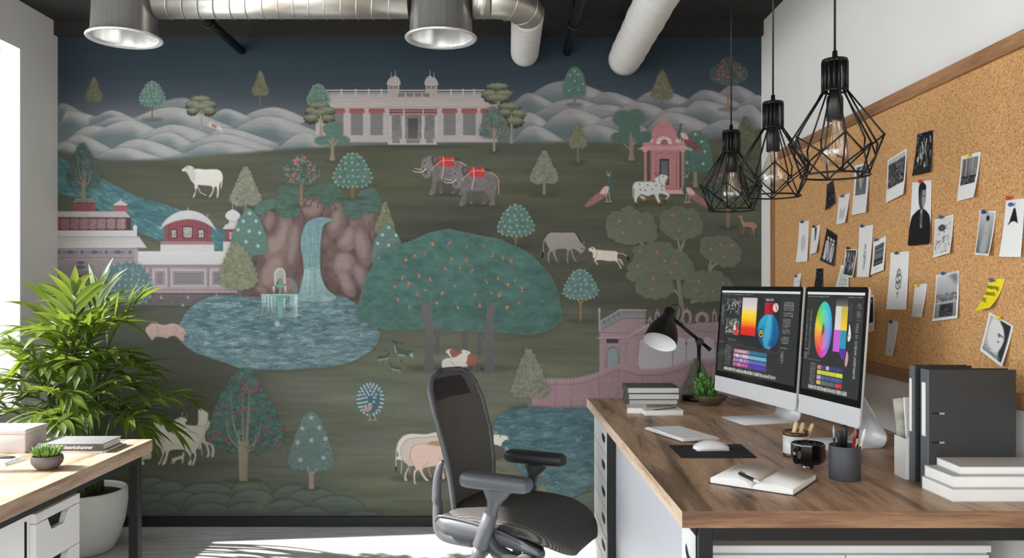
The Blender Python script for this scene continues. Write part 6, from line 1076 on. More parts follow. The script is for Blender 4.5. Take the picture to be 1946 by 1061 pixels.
for s in (-1, 1):
    b = MB(); pr = [(-.228, .392), (-.205, .418), (-.15, .420), (-.05, .410), (.05, .392), (.13, .366), (.19, .338)]; lo = [(-.225, .378), (-.19, .360), (-.12, .352), (-.02, .348), (.06, .344), (.13, .336), (.19, .330)]
    A = spl(pr, 5, False); B = spl(lo, 5, False); n = len(A); hw = .240; vs = [(u, s*hw*min(1, .90+.10*min(1, (i/6))), z) for i, (u, z) in enumerate(A)]+[(u, s*hw*min(1, .90+.10*min(1, (i/6))), z) for i, (u, z) in enumerate(B)]; vs += [(x, y-s*.05, z) for x, y, z in vs]
    f2 = [(i, i+1, n+i+1, n+i) for i in range(n-1)]+[(2*n+i, 3*n+i, 3*n+i+1, 2*n+i+1) for i in range(n-1)]+[(i, 2*n+i, 2*n+i+1, i+1) for i in range(n-1)]+[(n+i, n+i+1, 3*n+i+1, 3*n+i) for i in range(n-1)]+[(0, n, 3*n, 2*n), (n-1, 3*n-1, 4*n-1, 2*n-1)]
    b.add(vs, f2, True); b.tube([(u, s*(hw*min(1, .90+.10*min(1, i/6))+.001), z+.002) for i, (u, z) in enumerate(A)], .0045, 8); b.build('seat_rail', M_CHG, ch)
# arms
def arm(v, us, zt, pad, post, lab):
    """v side, us shift along u, zt pad top"""
    prof = spl([(-.105, -.034), (-.12, 0), (-.105, .036), (0, .042), (.12, .038), (.145, .012), (.142, -.016), (.12, -.036), (0, -.04)], 5)
    bm = bmesh.new(); V = [bm.verts.new((x+us, y+v, zt-.054)) for x, y in prof]; f = bm.faces.new(V); r = bmesh.ops.extrude_face_region(bm, geom=[f]); bmesh.ops.translate(bm, verts=[e for e in r['geom'] if isinstance(e, bmesh.types.BMVert)], vec=(0, 0, .052))
    bmesh.ops.recalc_face_normals(bm, faces=bm.faces); bmesh.ops.bevel(bm, geom=[e for e in bm.edges if abs(e.verts[0].co.z-e.verts[1].co.z) < 1e-5], offset=.022, segments=5, affect='EDGES', profile=.5)
    b = MB(); b.bm(bm); pd = b.build('armrest', pad, ch)
    b = MB(); pth = spl([(us+.02, zt-.052), (us+.014, zt-.082), (us+.004, zt-.112), (us-.010, zt-.155), (us-.022, zt-.20)], 5, False)
    rr = np.interp(np.linspace(0, 1, len(pth)), [0, .12, .35, .6, 1], [.062, .050, .029, .021, .020]); vs = []; n = 16
    for (u, z), r in zip(pth, rr): vs += [(u+r*math.cos(k*2*math.pi/n), v+min(r, .030)*math.sin(k*2*math.pi/n), z-.0*k) for k in range(n)]
    m = len(pth); b.add(vs, [(i*n+k, i*n+(k+1) % n, (i+1)*n+(k+1) % n, (i+1)*n+k) for i in range(m-1) for k in range(n)], True); b.build('arm_stem', post, ch)
    b = MB(); A = Vector((us-.006, v, zt-.135)); E = Vector((us-.052, v*.98, zt-.262)); b.tube([A, A.lerp(E, .03), A.lerp(E, .97), E], [.020, .026, .028, .022], 16); E2 = Vector((us-.066, v*.97, zt-.305)); b.tube([E, E2, E2+Vector((-.004, 0, -.012))], [.021, .022, .012], 16); b.tube([E2, Vector((us-.05, v*.6, .335)), Vector((0, v*.2, .33))], [.020, .020, .020], 12); b.build('arm_post', post, ch)
arm(-.275, .032, .604, M_PADG, M_CHG, ''); arm(.275, -.055, .573, M_PAD, M_CHD, '')
b = MB(); b.rbox(-.12, .13, -.085, .085, .285, .352, .02, 3); b.rbox(.02, .20, -.07, .07, .300, .345, .02, 3); b.build('tilt_mechanism', M_CHD, ch)
b = MB(); b.tube([(-.005, -.232, .395), (-.0, -.238, .36), (.03, -.238, .325), (.10, -.235, .300), (.17, -.22, .296)], [.024, .028, .026, .024, .022], 14)
b.build('side_bracket', M_CHD, ch)
b = MB(); b.tube([(.135, -.262, .300), (.135, -.12, .300)], [.030, .030], 22); b.tube([(.135, -.268, .300), (.135, -.262, .300)], [.022, .026], 22); b.build('tilt_knob', M_CHG, ch)
b = MB(); b.tube([(0, 0, .10), (0, 0, .20)], .028, 20); b.tube([(0, 0, .20), (0, 0, .30)], .018, 20); b.build('gas_column', M_BLACK, ch)
for k in range(5):
    a = k*2*math.pi/5+1.065; d = Vector((math.cos(a), math.sin(a), 0)); e = d*.30
    b = MB(); b.tube([d*.02+Vector((0, 0, .115)), d*.15+Vector((0, 0, .105)), e+Vector((0, 0, .078))], [.030, .024, .016], 12); lg = b.build('base_leg', M_CHD, ch)
    b = MB(); n_ = Vector((-d.y, d.x, 0)); c = e+Vector((0, 0, .028)); b.tube([c-n_*.026, c-n_*.006], .028, 18); b.tube([c+n_*.006, c+n_*.026], .028, 18); b.tube([c-n_*.006, c+n_*.006], .010, 10); b.tube([e+Vector((0, 0, .08)), e+Vector((0, 0, .030))], .008, 8); b.build('caster', M_BLKPL, lg)
# ------------------------------------------------------------------ monitors
M_BEZ = mat('black_screen_glass', (9, 9, 10), .12, var=.02, spec=.5); M_SCR = attr_mat('screen_picture', .15, emit=.50)
def screen_base():
    P = Paint(0, 0, 320, 218, 2, (47, 47, 47)); P.rect(0, 0, 320, 6, (222, 222, 220)); P.rect(0, 6, 320, 14, (42, 42, 43)); return P
def dashes(P, x0, x1, y0, y1, dy, c, r, p=.8, w=1.1):
    for y in np.arange(y0, y1, dy):
        if r.rand() < p:
            x = x0+r.uniform(0, 2)
            while x < x1-2: L = r.uniform(2, 7); P.line([(x, y), (min(x1, x+L), y)], w, c, r.uniform(.4, 1)); x += L+r.uniform(1, 2.5); 
            
def vramp(P, x0, x1, y0, y1, st):
    ys = np.arange(int(y0*P.ss), int(y1*P.ss)); t = np.linspace(0, 1, len(ys)); k = [s[0] for s in st]; c = np.stack([np.interp(t, k, [s[1][i] for s in st]) for i in range(3)], -1)
    P.C[int(y0*P.ss):int(y0*P.ss)+len(ys), int(x0*P.ss):int(x1*P.ss)] = c[:, None]
def keys(P, x0, x1, y, r, tint=None):
    for x in np.arange(x0, x1, 5.6):
        c = np.array((226, 224, 216))*r.uniform(.7, 1); P.rect(x, y+r.uniform(0, 2), x+3.4, y+9, c); P.dot(x+4, y+r.uniform(0, 8), 1.2, (200, 196, 186))
def splash(P, x0, y0, x1, y1, r, cols, n=90):
    def f():
        for k in range(n):
            x, y = r.uniform(x0, x1), r.uniform(y0, y1); t = r.uniform(0, 6.28); L = r.uniform(2, (x1-x0)*.3)
            P.line([(x, y), (x+L*math.cos(t), y+L*math.sin(t))], r.uniform(.6, 3.4), cols[r.randint(len(cols))], r.uniform(.4, 1), .5)
    P.inside([(x0, y0), (x1, y0), (x1, y1), (x0, y1)], f)
def screen_left():
    P = screen_base(); r = np.random.RandomState(2); W3 = (226, 226, 224); dashes(P, 6, 140, 10.5, 11, 4, W3, r, 1); dashes(P, 236, 306, 10.5, 11, 5, W3, r, .9)
    P.rect(0, 17, 22, 218, (52, 52, 53)); dashes(P, 5, 17, 40, 92, 3.2, (190, 190, 188), r); dashes(P, 3, 24, 138, 152, 4, (200, 200, 198), r)
    P.rect(28, 20, 92, 62, (32, 34, 36)); splash(P, 28, 20, 92, 62, r, [(216, 222, 226), (150, 160, 166), (30, 30, 32), (90, 60, 50), (176, 186, 190), (20, 22, 24)], 170)
    P.rect(28, 74, 90, 118, (62, 64, 62)); splash(P, 28, 74, 90, 118, r, [(228, 226, 216), (236, 234, 228), (40, 40, 40), (120, 112, 96), (20, 20, 20)], 170); P.fill([(66, 100), (84, 92), (88, 116), (74, 118)], (214, 60, 54)); P.fill([(70, 82), (76, 104), (66, 102)], (238, 232, 224))
    dashes(P, 40, 78, 128, 134, 4, (180, 180, 180), r, 1)
    vramp(P, 98, 160, 18, 114, [(0, (196, 190, 196)), (.28, (222, 208, 196)), (.38, (246, 214, 80)), (.55, (250, 200, 30)), (.72, (244, 130, 30)), (.82, (222, 48, 34)), (1, (218, 40, 32))])
    P.rect(98, 114, 160, 140, (40, 40, 41)); P.rect(164, 18, 252, 146, (38, 38, 40))
    o = spl([(198, 58), (226, 58), (246, 78), (252, 100), (246, 124), (226, 140), (202, 140), (178, 124), (168, 100), (174, 76)], 6); P.fill(o, (34, 150, 186), 1, 0, (20, 82, 140)); P.inside(o, lambda: (P.fill([(205, 58), (222, 58), (222, 112), (206, 150), (190, 120)], (92, 200, 220), .6, 3), P.fill([(224, 60), (260, 60), (260, 150), (214, 150), (232, 110)], (16, 66, 128), .55, 2), P.fill([(165, 95), (190, 120), (200, 146), (165, 146)], (14, 60, 120), .6, 3), P.fill([(178, 60), (200, 56), (200, 80), (172, 100)], (60, 180, 206), .5, 3)))
    P.rect(192, 28, 226, 58, (176, 28, 40)); P.fill([(206, 28), (226, 28), (226, 58), (214, 58)], (136, 18, 32), .7); dashes(P, 192, 224, 20, 25, 3, W3, r, 1, 2)
    P.dot(234, 40, 11, (214, 176, 168)); P.dot(234, 40, 8, (222, 206, 200)); P.line([(234, 34), (238, 44)], 3, (150, 60, 60)); P.dot(184, 106, 11, (30, 28, 26)); P.dot(184, 106, 9, (206, 176, 108)); P.dot(184, 106, 6, (40, 36, 30)); P.dot(184, 104, 3, (220, 190, 120)); dashes(P, 210, 224, 134, 142, 2.4, W3, r, 1)
    P.line([(256, 16), (256, 218)], .8, (70, 70, 70)); dashes(P, 264, 300, 26, 60, 3.6, W3, r); dashes(P, 264, 292, 66, 112, 3, (190, 190, 190), r); dashes(P, 262, 290, 114, 138, 4, W3, r); dashes(P, 264, 276, 142, 170, 3, (200, 200, 200), r)
    P.line([(26, 138), (256, 148)], .8, (90, 90, 90)); P.rect(72, 150, 216, 200, (58, 58, 60))
    dashes(P, 34, 62, 146, 196, 5.4, (210, 210, 208), r, 1)
    for i, (a, c) in enumerate((((222, 120, 150), (44, 110, 140)), ((226, 190, 214), (100, 180, 190)), ((190, 140, 200), (92, 96, 196)), ((226, 110, 160), (74, 62, 168)))):
        y = 153+i*11.5; P.fill([(74, y), (212, y), (212, y+9), (74, y+9)], a, 1, 0, c, True); P.rect(140, y, 212, y+9, c, .9)
        for x in range(74, 138, 7): P.rect(x, y, x+5, y+9, np.array(a)*r.uniform(.6, 1.15), .7)
    P.rect(90, 154, 128, 161, (212, 206, 210), .6); keys(P, 34, 250, 203, r); return P
def screen_right():
    P = screen_base(); r = np.random.RandomState(5); W3 = (226, 226, 224); dashes(P, 4, 130, 10.5, 11, 4, W3, r, 1); dashes(P, 230, 310, 10.5, 11, 5, W3, r, .9)
    dashes(P, 4, 14, 40, 120, 2.6, (170, 170, 170), r); dashes(P, 26, 36, 40, 140, 2.6, (180, 180, 180), r); dashes(P, 4, 26, 128, 150, 4, W3, r)
    ss = P.ss; H, W = P.H, P.W; Y, X = np.mgrid[0:H, 0:W].astype(np.float32)/ss; cx, cy, rx, ry = 108, 82, 50, 62; u = (X-cx)/rx; v = (Y-cy)/ry; rr = np.hypot(u, v); h = (np.arctan2(-v, u)/(2*math.pi)+1.0-.86) % 1
    sect = [(0, (150, 110, 220)), (.12, (90, 130, 230)), (.26, (50, 180, 220)), (.40, (50, 206, 190)), (.52, (120, 200, 60)), (.62, (236, 200, 40)), (.72, (240, 110, 40)), (.82, (226, 50, 90)), (.92, (206, 80, 190)), (1, (150, 110, 220))]
    c = np.stack([np.interp(h, [s[0] for s in sect], [s[1][k] for s in sect]) for k in range(3)], -1); inn = (rr < .72)[..., None]; c = np.where(inn, c*.72+np.array((240, 222, 120))*.28*(1-rr[..., None])+np.array((210, 210, 170))*.28*rr[..., None], c)
    c = c*(1-.35*np.exp(-(rr/.16)**2))[..., None]; m = np.clip((1-rr)*30, 0, 1)[..., None]; P.C[:] = P.C*(1-m)+c*m; P.ell(108, 82, 4, 13, (70, 54, 20), .7, .1, 1)
    vramp(P, 172, 236, 14, 38, [(0, (60, 58, 56)), (1, (150, 140, 120))]); P.rect(172, 30, 204, 80, (206, 202, 200), col2=(220, 216, 214)); P.rect(204, 30, 238, 80, (190, 170, 80), col2=(246, 210, 40)); P.rect(170, 80, 206, 126, (196, 96, 206)); P.rect(206, 80, 238, 118, (44, 150, 176)); P.fill([(206, 118), (238, 118), (234, 142), (218, 138), (206, 126)], (92, 52, 160))
    P.rect(244, 22, 262, 60, (60, 60, 62)); P.fill(spl([(250, 66), (258, 76), (262, 92), (254, 102), (246, 98), (248, 82)], 5), (222, 222, 220)); P.fill(spl([(246, 122), (254, 128), (256, 142), (248, 154), (240, 150), (242, 134)], 5), (206, 150, 156)); P.dot(252, 90, 2, (60, 60, 60))
    P.line([(276, 16), (276, 218)], .8, (72, 72, 72)); dashes(P, 284, 306, 24, 60, 3, (190, 190, 190), r); dashes(P, 284, 298, 64, 110, 3, W3, r); dashes(P, 284, 296, 112, 176, 3, W3, r, .9, 1.6); dashes(P, 30, 110, 150, 151, 3, (170, 170, 170), r, 1); P.rect(88, 158, 236, 202, (56, 56, 58))
    for i, (a, c) in enumerate((((226, 120, 130), (34, 60, 110)), ((206, 214, 60), (216, 220, 50)), ((190, 170, 200), (50, 84, 130)), ((222, 190, 110), (206, 40, 60)))):
        y = 160+i*11; P.fill([(90, y), (232, y), (232, y+8.5), (90, y+8.5)], a, 1, 0, c, True); P.rect(112, y, 200, y+8.5, c if i != 3 else (44, 110, 120), .7 if i != 1 else .1)
        for x in range(112, 200, 9): P.rect(x, y, x+6, y+8.5, np.array((60, 70, 96))*r.uniform(.6, 1.4), .5 if i in (0, 2) else .2)
    P.rect(140, 160, 156, 168, (206, 210, 220), .8); dashes(P, 46, 80, 158, 204, 4, (200, 200, 200), r, 1); keys(P, 44, 262, 205, r); return P
def monitor(pl, pr, W, label, painter, grp='silver desktop computers side by side on the desk', foot=None):
    """pl, pr: plan places of the left and right lower corners as seen by the viewer"""
    d = (pr-pl); rz = math.atan2(d.y, d.x); c = (pl+pr)/2; H, z0 = .420, .832
    m = empty('desktop_computer', (c.x, c.y, ZT), rz, label, 'computer', grp)
    T = TM(0, 0, z0-ZT) @ rot('X', -4.4)          # leaning back a little
    def outline(w, h, r=.010, n=5): return [(sx*(w/2-r)+r*math.cos(a), sz+r*math.sin(a)) for sx, sz, a0 in ((1, r, -90), (1, h-r, 0), (-1, h-r, 90), (-1, r, 180)) for a in [math.radians(a0+90*i/n) for i in range(n+1)]]
    XZ = Matrix(((1, 0, 0, 0), (0, 0, 1, 0), (0, 1, 0, 0), (0, 0, 0, 1)))
    o = outline(W, H); n = len(o); b = MB(); layers = [(1, 0), (1, .006), (.985, .010), (.80, .022), (.45, .034)]; vs = []
    for k, y in layers: vs += [T @ Vector((x*k, y, H/2+(z-H/2)*k)) for x, z in o]
    fs = [(i*n+j, i*n+(j+1) % n, (i+1)*n+(j+1) % n, (i+1)*n+j) for i in range(len(layers)-1) for j in range(n)]+[tuple(range(n)), tuple((len(layers)-1)*n+j for j in range(n))]
    b.add(vs, fs, False); b.build('casing', M_ALU, m)
    ch_ = .060; b = MB(); b.prism([(x, max(z, ch_)) for x, z in o if z >= ch_]+[(-W/2, ch_), (W/2, ch_)], -.0014, .0002, M=T @ XZ); b.build('screen_glass', M_BEZ, m)
    P = painter(); gx, gy = 320, 218; col = P.grid(gx, gy); x = np.linspace(-W/2+.013, W/2-.013, gx); z = np.linspace(H-.017, ch_+.022, gy); pos = np.empty((gy, gx, 3)); pos[..., 0] = x[None]; pos[..., 1] = -.0019; pos[..., 2] = z[:, None]
    Tn = np.array(T); pos = pos @ Tn[:3, :3].T+Tn[:3, 3]; picture('display', col, pos, M_SCR, m)
    # L-shaped foot: plate on the desk, bent up at the back and leaning to the hinge
    b = MB(); yb, rad, hw, th = .155, .030, .085, .0045; prof = [(-.075, 0), (yb-rad, 0)]+[(yb-rad+rad*math.sin(a), rad-rad*math.cos(a)) for a in np.linspace(.1, 1.95, 10)]; e = prof[-1]; prof += [(.040, .235)]
    prof = [(y, z+th/2) for y, z in prof]; wid = list(np.interp(range(len(prof)), [0, 1, len(prof)-2, len(prof)-1], [hw, hw, hw*.92, hw*.62])); vs = []
    for i, (y, z) in enumerate(prof):
        y0, zz0 = prof[max(i-1, 0)]; y1, zz1 = prof[min(i+1, len(prof)-1)]; t = Vector((0, y1-y0, zz1-zz0)).normalized(); nn = Vector((0, -t.z, t.y))*th/2
        for sx in (-1, 1): vs += [Vector((sx*wid[i], y, z))+nn, Vector((sx*wid[i], y, z))-nn]
    fs = []
    for i in range(len(prof)-1): a, c2 = i*4, i*4+4; fs += [(a, a+2, c2+2, c2), (a+1, c2+1, c2+3, a+3), (a, c2, c2+1, a+1), (a+2, a+3, c2+3, c2+2)]
    fs += [(0, 1, 3, 2), tuple(len(vs)-4+k for k in (0, 2, 3, 1))]; b.add(vs, fs, True); b.build('foot', M_ALU, m); return m
pl, pm, pr = Vector((.834, 3.298, 0)), Vector((.966, 2.739, 0)), Vector((1.036, 2.407, 0))
monitor(pl, pm, (pm-pl).length-.004, 'left of the two silver desktop computers, showing a blue flask picture and an orange gradient', screen_left)
monitor(pm+Vector((.006, -.008, 0)), pr, (pr-pm).length-.006, 'right of the two silver desktop computers, showing an oval colour wheel', screen_right)
# ------------------------------------------------------------------ keyboard, mouse, mat
def frame_of(a, b): d = Vector((b.x-a.x, b.y-a.y, 0)); return d.length, math.atan2(d.y, d.x)
k1, k2, k3, k4 = at_desk(1228, 820), at_desk(1301, 844), at_desk(1366, 835), at_desk(1285, 812)
L1, rz = frame_of(k1, k2); L2 = (k4-k1).length; kc = (k1+k2+k3+k4)/4; LK, WK = (L1+(k3-k4).length)/2, (L2+(k3-k2).length)/2*.95
kb = empty('keyboard', (kc.x, kc.y, ZT), rz, 'slim white keyboard on the wooden desk before the left computer', 'keyboard'); M_KEY = mat('white_keys', (242, 242, 242), .5, var=.01)
b = MB(); b.rbox(-LK/2, LK/2, -WK/2, WK/2, .0015, .0085, .003, 3, M=rot('X', -1.5)); b.build('base', M_ALU, kb)
b = MB(); nr, nc = 6, 15
for r_ in range(nr):
    for c_ in range(nc):
        kw, kh = (LK-.012)/nc, (WK-.012)/nr; x0 = -LK/2+.006+c_*kw; y0 = -WK/2+.006+r_*kh
        if r_ == 0 and 4 <= c_ <= 9:
            if c_ == 4: b.box(x0+.001, x0+6*kw-.001, y0+.001, y0+kh-.001, .008, .0108, M=rot('X', -1.5))
            continue
        b.box(x0+.001, x0+kw-.001, y0+.001, y0+kh-.001, .008, .0108, M=rot('X', -1.5))
tag(b.build('keys', M_KEY, kb), kind=None)
m1, m2, m3, m4 = at_desk(1271, 848), at_desk(1408, 846), at_desk(1438, 871), at_desk(1294, 871)
mpd = MB(); mpd.prism([(p.x, p.y) for p in (m4, m3, m2, m1)], ZT, ZT+.003); o = mpd.build('mouse_mat', mat('black_mat_cloth', (20, 20, 21), .85, var=.1, scale=300), bevel=.001); tag(o, 'black rectangular mouse mat on the wooden desk', 'mouse mat')
mm = at_z(1351, 855, ZT+.003); ms = empty('computer_mouse', (mm.x, mm.y, ZT+.003), math.radians(4), 'low white computer mouse on the black mat', 'mouse')
b = MB(); prof = []; nu, nv = 16, 18; vs = []
for i in range(nu+1):
    t = i/nu; x = -.056+.112*t; hw = .029*max(.02, (1-abs(2*t-1)**3.2))**.5; hz = .026*max(.02, math.sin(math.pi*(t*.93+.05)))**.65
    for j in range(nv): a = math.pi*j/(nv-1); vs.append((x, -hw*math.cos(a), .0035+hz*math.sin(a)**.8 if 0 < j < nv-1 else .0035))
b.add(vs, [(i*nv+j, i*nv+j+1, (i+1)*nv+j+1, (i+1)*nv+j) for i in range(nu) for j in range(nv-1)]+[(i*nv, (i+1)*nv, (i+1)*nv+nv-1, i*nv+nv-1) for i in range(nu)], True); b.build('shell', mat('white_mouse_shell', (226, 227, 228), .2, var=.01, coat=.3), ms); b = MB(); b.rbox(-.050, .050, -.024, .024, 0, .005, .002); b.build('base', M_ALU, ms)
# ------------------------------------------------------------------ open notebook and pen
n0, n1 = at_desk(1428, 931), at_desk(1476, 903); L, ang = frame_of(n0, n1); wl = (at_desk(1346, 922)-n0).length; wr = ((at_desk(1508, 942)-n0).length)
nb_ = empty('open_notebook', (n0.x, n0.y, ZT), ang-math.pi/2, 'open notebook with blank white pages near the front of the wooden desk', 'notebook')
b = MB(); b.box(-wl-.004, wr+.004, -.003, L+.003, 0, .0022); b.build('cover', M_BLKPL, nb_)
for s, w in ((-1, wl), (1, wr)):
    b = MB(); n = 14; prof = [(w*t*s, float(np.interp(t, [0, .06, .15, .3, .5, .75, 1], [.004, .0115, .0185, .0225, .0215, .0185, .0145]))) for t in np.linspace(0, 1, n+1)]; vs = []
    for y in (0, L): vs += [(x, y, z) for x, z in prof]+[(x, y, .0022) for x, z in prof]
    m = len(prof); fs = []
    for i in range(m-1): fs += [(i, i+1, 2*m+i+1, 2*m+i), (m+i, 3*m+i, 3*m+i+1, m+i+1), (i, m+i, m+i+1, i+1), (2*m+i, 2*m+i+1, 3*m+i+1, 3*m+i)]
    fs += [(0, 2*m, 3*m, m), (m-1, 2*m-1, 4*m-1, 3*m-1)]; b.add(vs, fs, True); o = b.build('page_block', M_PAPER, nb_)
    for f in o.data.polygons: f.use_smooth = f.normal.z > .5
pa, pe = at_z(1404, 900, ZT+.031), at_z(1445, 918, ZT+.0285); dv = (pe-pa); b = MB(); q = lambda t: pa+dv*t
b.m = 0; b.tube([q(0), q(.05), q(.72), q(.74)], [.0025, .0042, .0046, .0046], 12); b.m = 1; b.tube([q(.74), q(.84), q(.97), q(1.)], [.0046, .0042, .0018, .0006], 12); b.m = 0; b.tube([q(.04)+Vector((0, 0, .006)), q(.3)+Vector((0, 0, .0065))], .001, 6)
o = b.build('black_pen', [M_BLKPL, M_ALU]); tag(o, 'black ballpoint pen lying across the open notebook', 'pen')
# ------------------------------------------------------------------ cups
M_BLKGLZ = mat('black_glazed_ceramic', (12, 12, 13), .10, var=.2, coat=.5); M_WHGLZ = mat('white_glazed_ceramic', (206, 206, 206), .3, var=.05); M_BROWN = mat('brown_glaze', (84, 60, 36), .2, var=.5, scale=40); M_STICK = mat('pale_stick_wood', (222, 192, 148), .6, var=.08, scale=30, stretch=(1, 1, .1))
p = at_desk(1519, 871); wc_ = empty('white_mug', (p.x, p.y+.03, ZT), 0, 'white mug with a brown rim, half hidden behind the black mug', 'mug'); r = 47/F_PX*p.y/2
b = MB(); b.lathe([(.0001, .004), (r*.96, .004), (r, .010), (r, .066), (r*.93, .066), (r*.92, .012), (.0001, .012)], 40, cap=False); b.build('body', M_WHGLZ, wc_); b = MB(); b.lathe([(r*.93, .062), (r*1.02, .062), (r*1.05, .068), (r*1.0, .074), (r*.94, .073), (r*.93, .062)], 40, cap=False); b.build('rim', M_BROWN, wc_); b = MB(); b.lathe([(r*.9, 0), (r*1.0, 0), (r*1.03, .005), (r*.99, .011), (r*.9, .004)], 40, cap=False); b.build('foot_ring', M_BROWN, wc_)
random.seed(3)
for i, (px, tx, ty) in enumerate(((1509, 1514, 801), (1522, 1526, 803), (1537, 1545, 805))):
    base = Vector((wc_.location.x+(-.018, .002, .020)[i], wc_.location.y+.004*i, ZT+.013)); tip = at_d(tx, ty, wc_.location.y+.004*i); d = tip-base; b = MB(); b.tube([base, base+d*.5, base+d*.9, base+d*.975, tip], [.0055, .0065, .0062, .0045, .0012], 12)
    o = b.build('wooden_stick', M_STICK); tag(o, ('leftmost of the three pale rounded wooden sticks standing in the white mug', 'middle of the three pale rounded wooden sticks standing in the white mug', 'tilted rightmost of the three pale rounded wooden sticks in the white mug')[i], 'stick', 'wooden sticks in the mug')
p = at_desk(1541, 892); bm_ = empty('black_mug', (p.x, p.y+.022, ZT), .2, 'glossy black faceted mug on a small foot', 'mug'); r = 63/F_PX*p.y/2
b = MB(); b.lathe([(.0001, 0), (r*.36, 0), (r*.34, .005), (r*.45, .008), (r*.86, .014), (r*.98, .022), (r, .032), (r*.99, .064), (r*.97, .0675), (r*.93, .066), (r*.93, .03), (r*.8, .02), (.0001, .018)], 10, cap=False, smooth=False); b.build('body', M_BLKGLZ, bm_)
b = MB(); a = math.radians(205); dr = Vector((math.cos(a), math.sin(a), 0)); b.tube(spl([tuple(dr*r*.95+Vector((0, 0, .058))), tuple(dr*r*1.28+Vector((0, 0, .052))), tuple(dr*r*1.34+Vector((0, 0, .036))), tuple(dr*r*1.2+Vector((0, 0, .022))), tuple(dr*r*.93+Vector((0, 0, .024)))], 6, False), .0062, 10); b.build('handle', M_BLKGLZ, bm_)
b = MB(); random.seed(2)
for i in range(70): t_, q_ = random.uniform(0, 6.28), r*.85*math.sqrt(random.random()); b.ball((q_*math.cos(t_), q_*math.sin(t_), .056+random.uniform(0, .008)), .005, 7, 5)
b.build('dark_beads', M_BLKGLZ, bm_)['kind'] = 'stuff'
p = at_desk(1612, 914); r = 58/F_PX*p.y/2; pc = empty('pen_cup', (p.x, p.y+r*.55, ZT), 0, 'round matt dark grey pen cup on the wooden desk', 'pen cup'); hc = .0875
M_CUP = mat('matt_grey_cup', (60, 62, 66), .55, var=.03); b = MB(); b.lathe([(.0001, 0), (r*.98, 0), (r, .002), (r, hc-.001), (r*.985, hc), (r*.93, hc), (r*.93, .004), (.0001, .004)], 48, cap=False); b.build('cup', M_CUP, pc)
PCX, PCY = pc.location.x, pc.location.y
M_BLUE = mat('dark_blue_plastic', (34, 50, 78), .4); M_RED = mat('red_plastic', (150, 34, 38), .4); M_CREAM = mat('cream_plastic', (222, 220, 206), .4); M_LBLUE = mat('pale_blue_plastic', (150, 170, 190), .35)
def cup_pen(name, top, off, rr, mts, lab, split=.5, tip=.6):
    base = Vector((PCX+off[0]*r, PCY+off[1]*r, ZT+.006)); t = at_d(top[0], top[1], PCY+off[1]*r*1.2); d = t-base; f = lambda k: base+d*k
    b = MB(); b.m = 0; b.tube([f(0), f(.02), f(split)], [rr*.5, rr, rr], 10); b.m = 1; b.tube([f(split), f(.9), f(.98), f(1)], [rr, rr, rr*tip, rr*tip*.5], 10); o = b.build(name, mts); tag(o, lab, 'pen', 'pens in the grey cup')
cup_pen('blue_pencil', (1584, 808), (-.55, .1), .0030, [M_BLUE, M_LBLUE], 'slim blue pencil with a pale tip, leftmost in the grey cup', .75, .3); cup_pen('blue_marker', (1594, 819), (-.4, -.35), .0046, [M_BLUE, M_BLKPL], 'short dark blue capped marker in the grey cup, beside the pale tipped pencil', .6, .8); cup_pen('thick_marker', (1605, 808), (-.05, .15), .0078, [M_BLKPL, M_BLKPL], 'thick black rounded marker rising from the middle of the grey cup', .5, .85)
cup_pen('red_pencil', (1627, 815), (.12, -.4), .0040, [M_RED, M_RED], 'red pencil leaning right in the grey cup', .7, .4); cup_pen('brown_brush', (1631, 816), (.36, .15), .0042, [M_CREAM, M_BLKPL], 'brush handle with a dark end behind the red pencil', .8, .7); cup_pen('cream_pen', (1644, 815), (.42, -.2), .0046, [M_CREAM, M_CREAM], 'cream white pen tilted farthest right in the grey cup', .7, .6)
# ------------------------------------------------------------------ far end: books, cactus, reading lamp
M_BKG = mat('grey_green_cloth', (84, 88, 88), .7, var=.05, scale=200); M_PG2 = mat('white_page_edges', (214, 212, 206), .85, var=.03, scale=6, stretch=(.4, .4, 90))
fl, fr = at_desk(1193, 770), at_desk(1290, 770); zb = ZT; hs = (.030, .0335, .0325)
hpx = (770-737)/F_PX*fl.y
for i, lab in enumerate(('lowest of the three stacked grey clothbound books at the far desk end', 'middle of the three stacked grey clothbound books at the far desk end', 'topmost of the three stacked grey clothbound books at the far desk end')):
    h = hpx/3*(.92, 1.04, 1.04)[i]; o = empty('clothbound_book', (fl.x+(.004, .002, -.002)[i], fl.y-(.004, .004, .0)[i], zb+.0002*i), math.radians((1, -.5, 0)[i]), lab, 'book', 'stacked grey books at the far end of the desk'); hardback(o, fr.x-fl.x+(-.006, .002, .006)[i], .16, h, M_BKG, M_BKG, 'left', mp=M_PG2); zb += h
def notebook(a, b_, dep, h, lab, elastic, rz0):
    o = empty('white_notebook', (a.x, a.y, ZT), rz0, lab, 'notebook', 'white notebooks before the grey books'); w = (b_-a).length
    b = MB(); b.rbox(0, w, 0, dep, 0, h, .002); b.build('block', M_PAPER, o); b = MB(); b.box(-.0008, w+.0008, -.0008, dep, h-.0005, h+.0012); b.build('cover', M_PAPER, o)
    if elastic: b = MB(); b.tube([(w*.25, .01, h+.003), (w*.9, dep*.75, h+.003)], .0016, 6); b.tube([(w*.86, dep*.8, h+.003), (w*.9, dep*.62, h+.003)], .0014, 6); b.build('elastic', M_BLKPL, o)
    return o
a1, a2 = at_desk(1192, 786), at_desk(1223, 790); notebook(a1, a2, .10, .020, 'small white notebook on the wooden desk, left of the one with a dark cord', False, math.radians(-8))
a1, a2 = at_desk(1226, 792), at_desk(1248, 795); b1, b2 = at_desk(1247, 792), at_desk(1317, 786); notebook(at_desk(1226, 791), at_desk(1300, 791), .075, .019, 'white notebook tied with a thin dark cord on the wooden desk', True, math.radians(4))
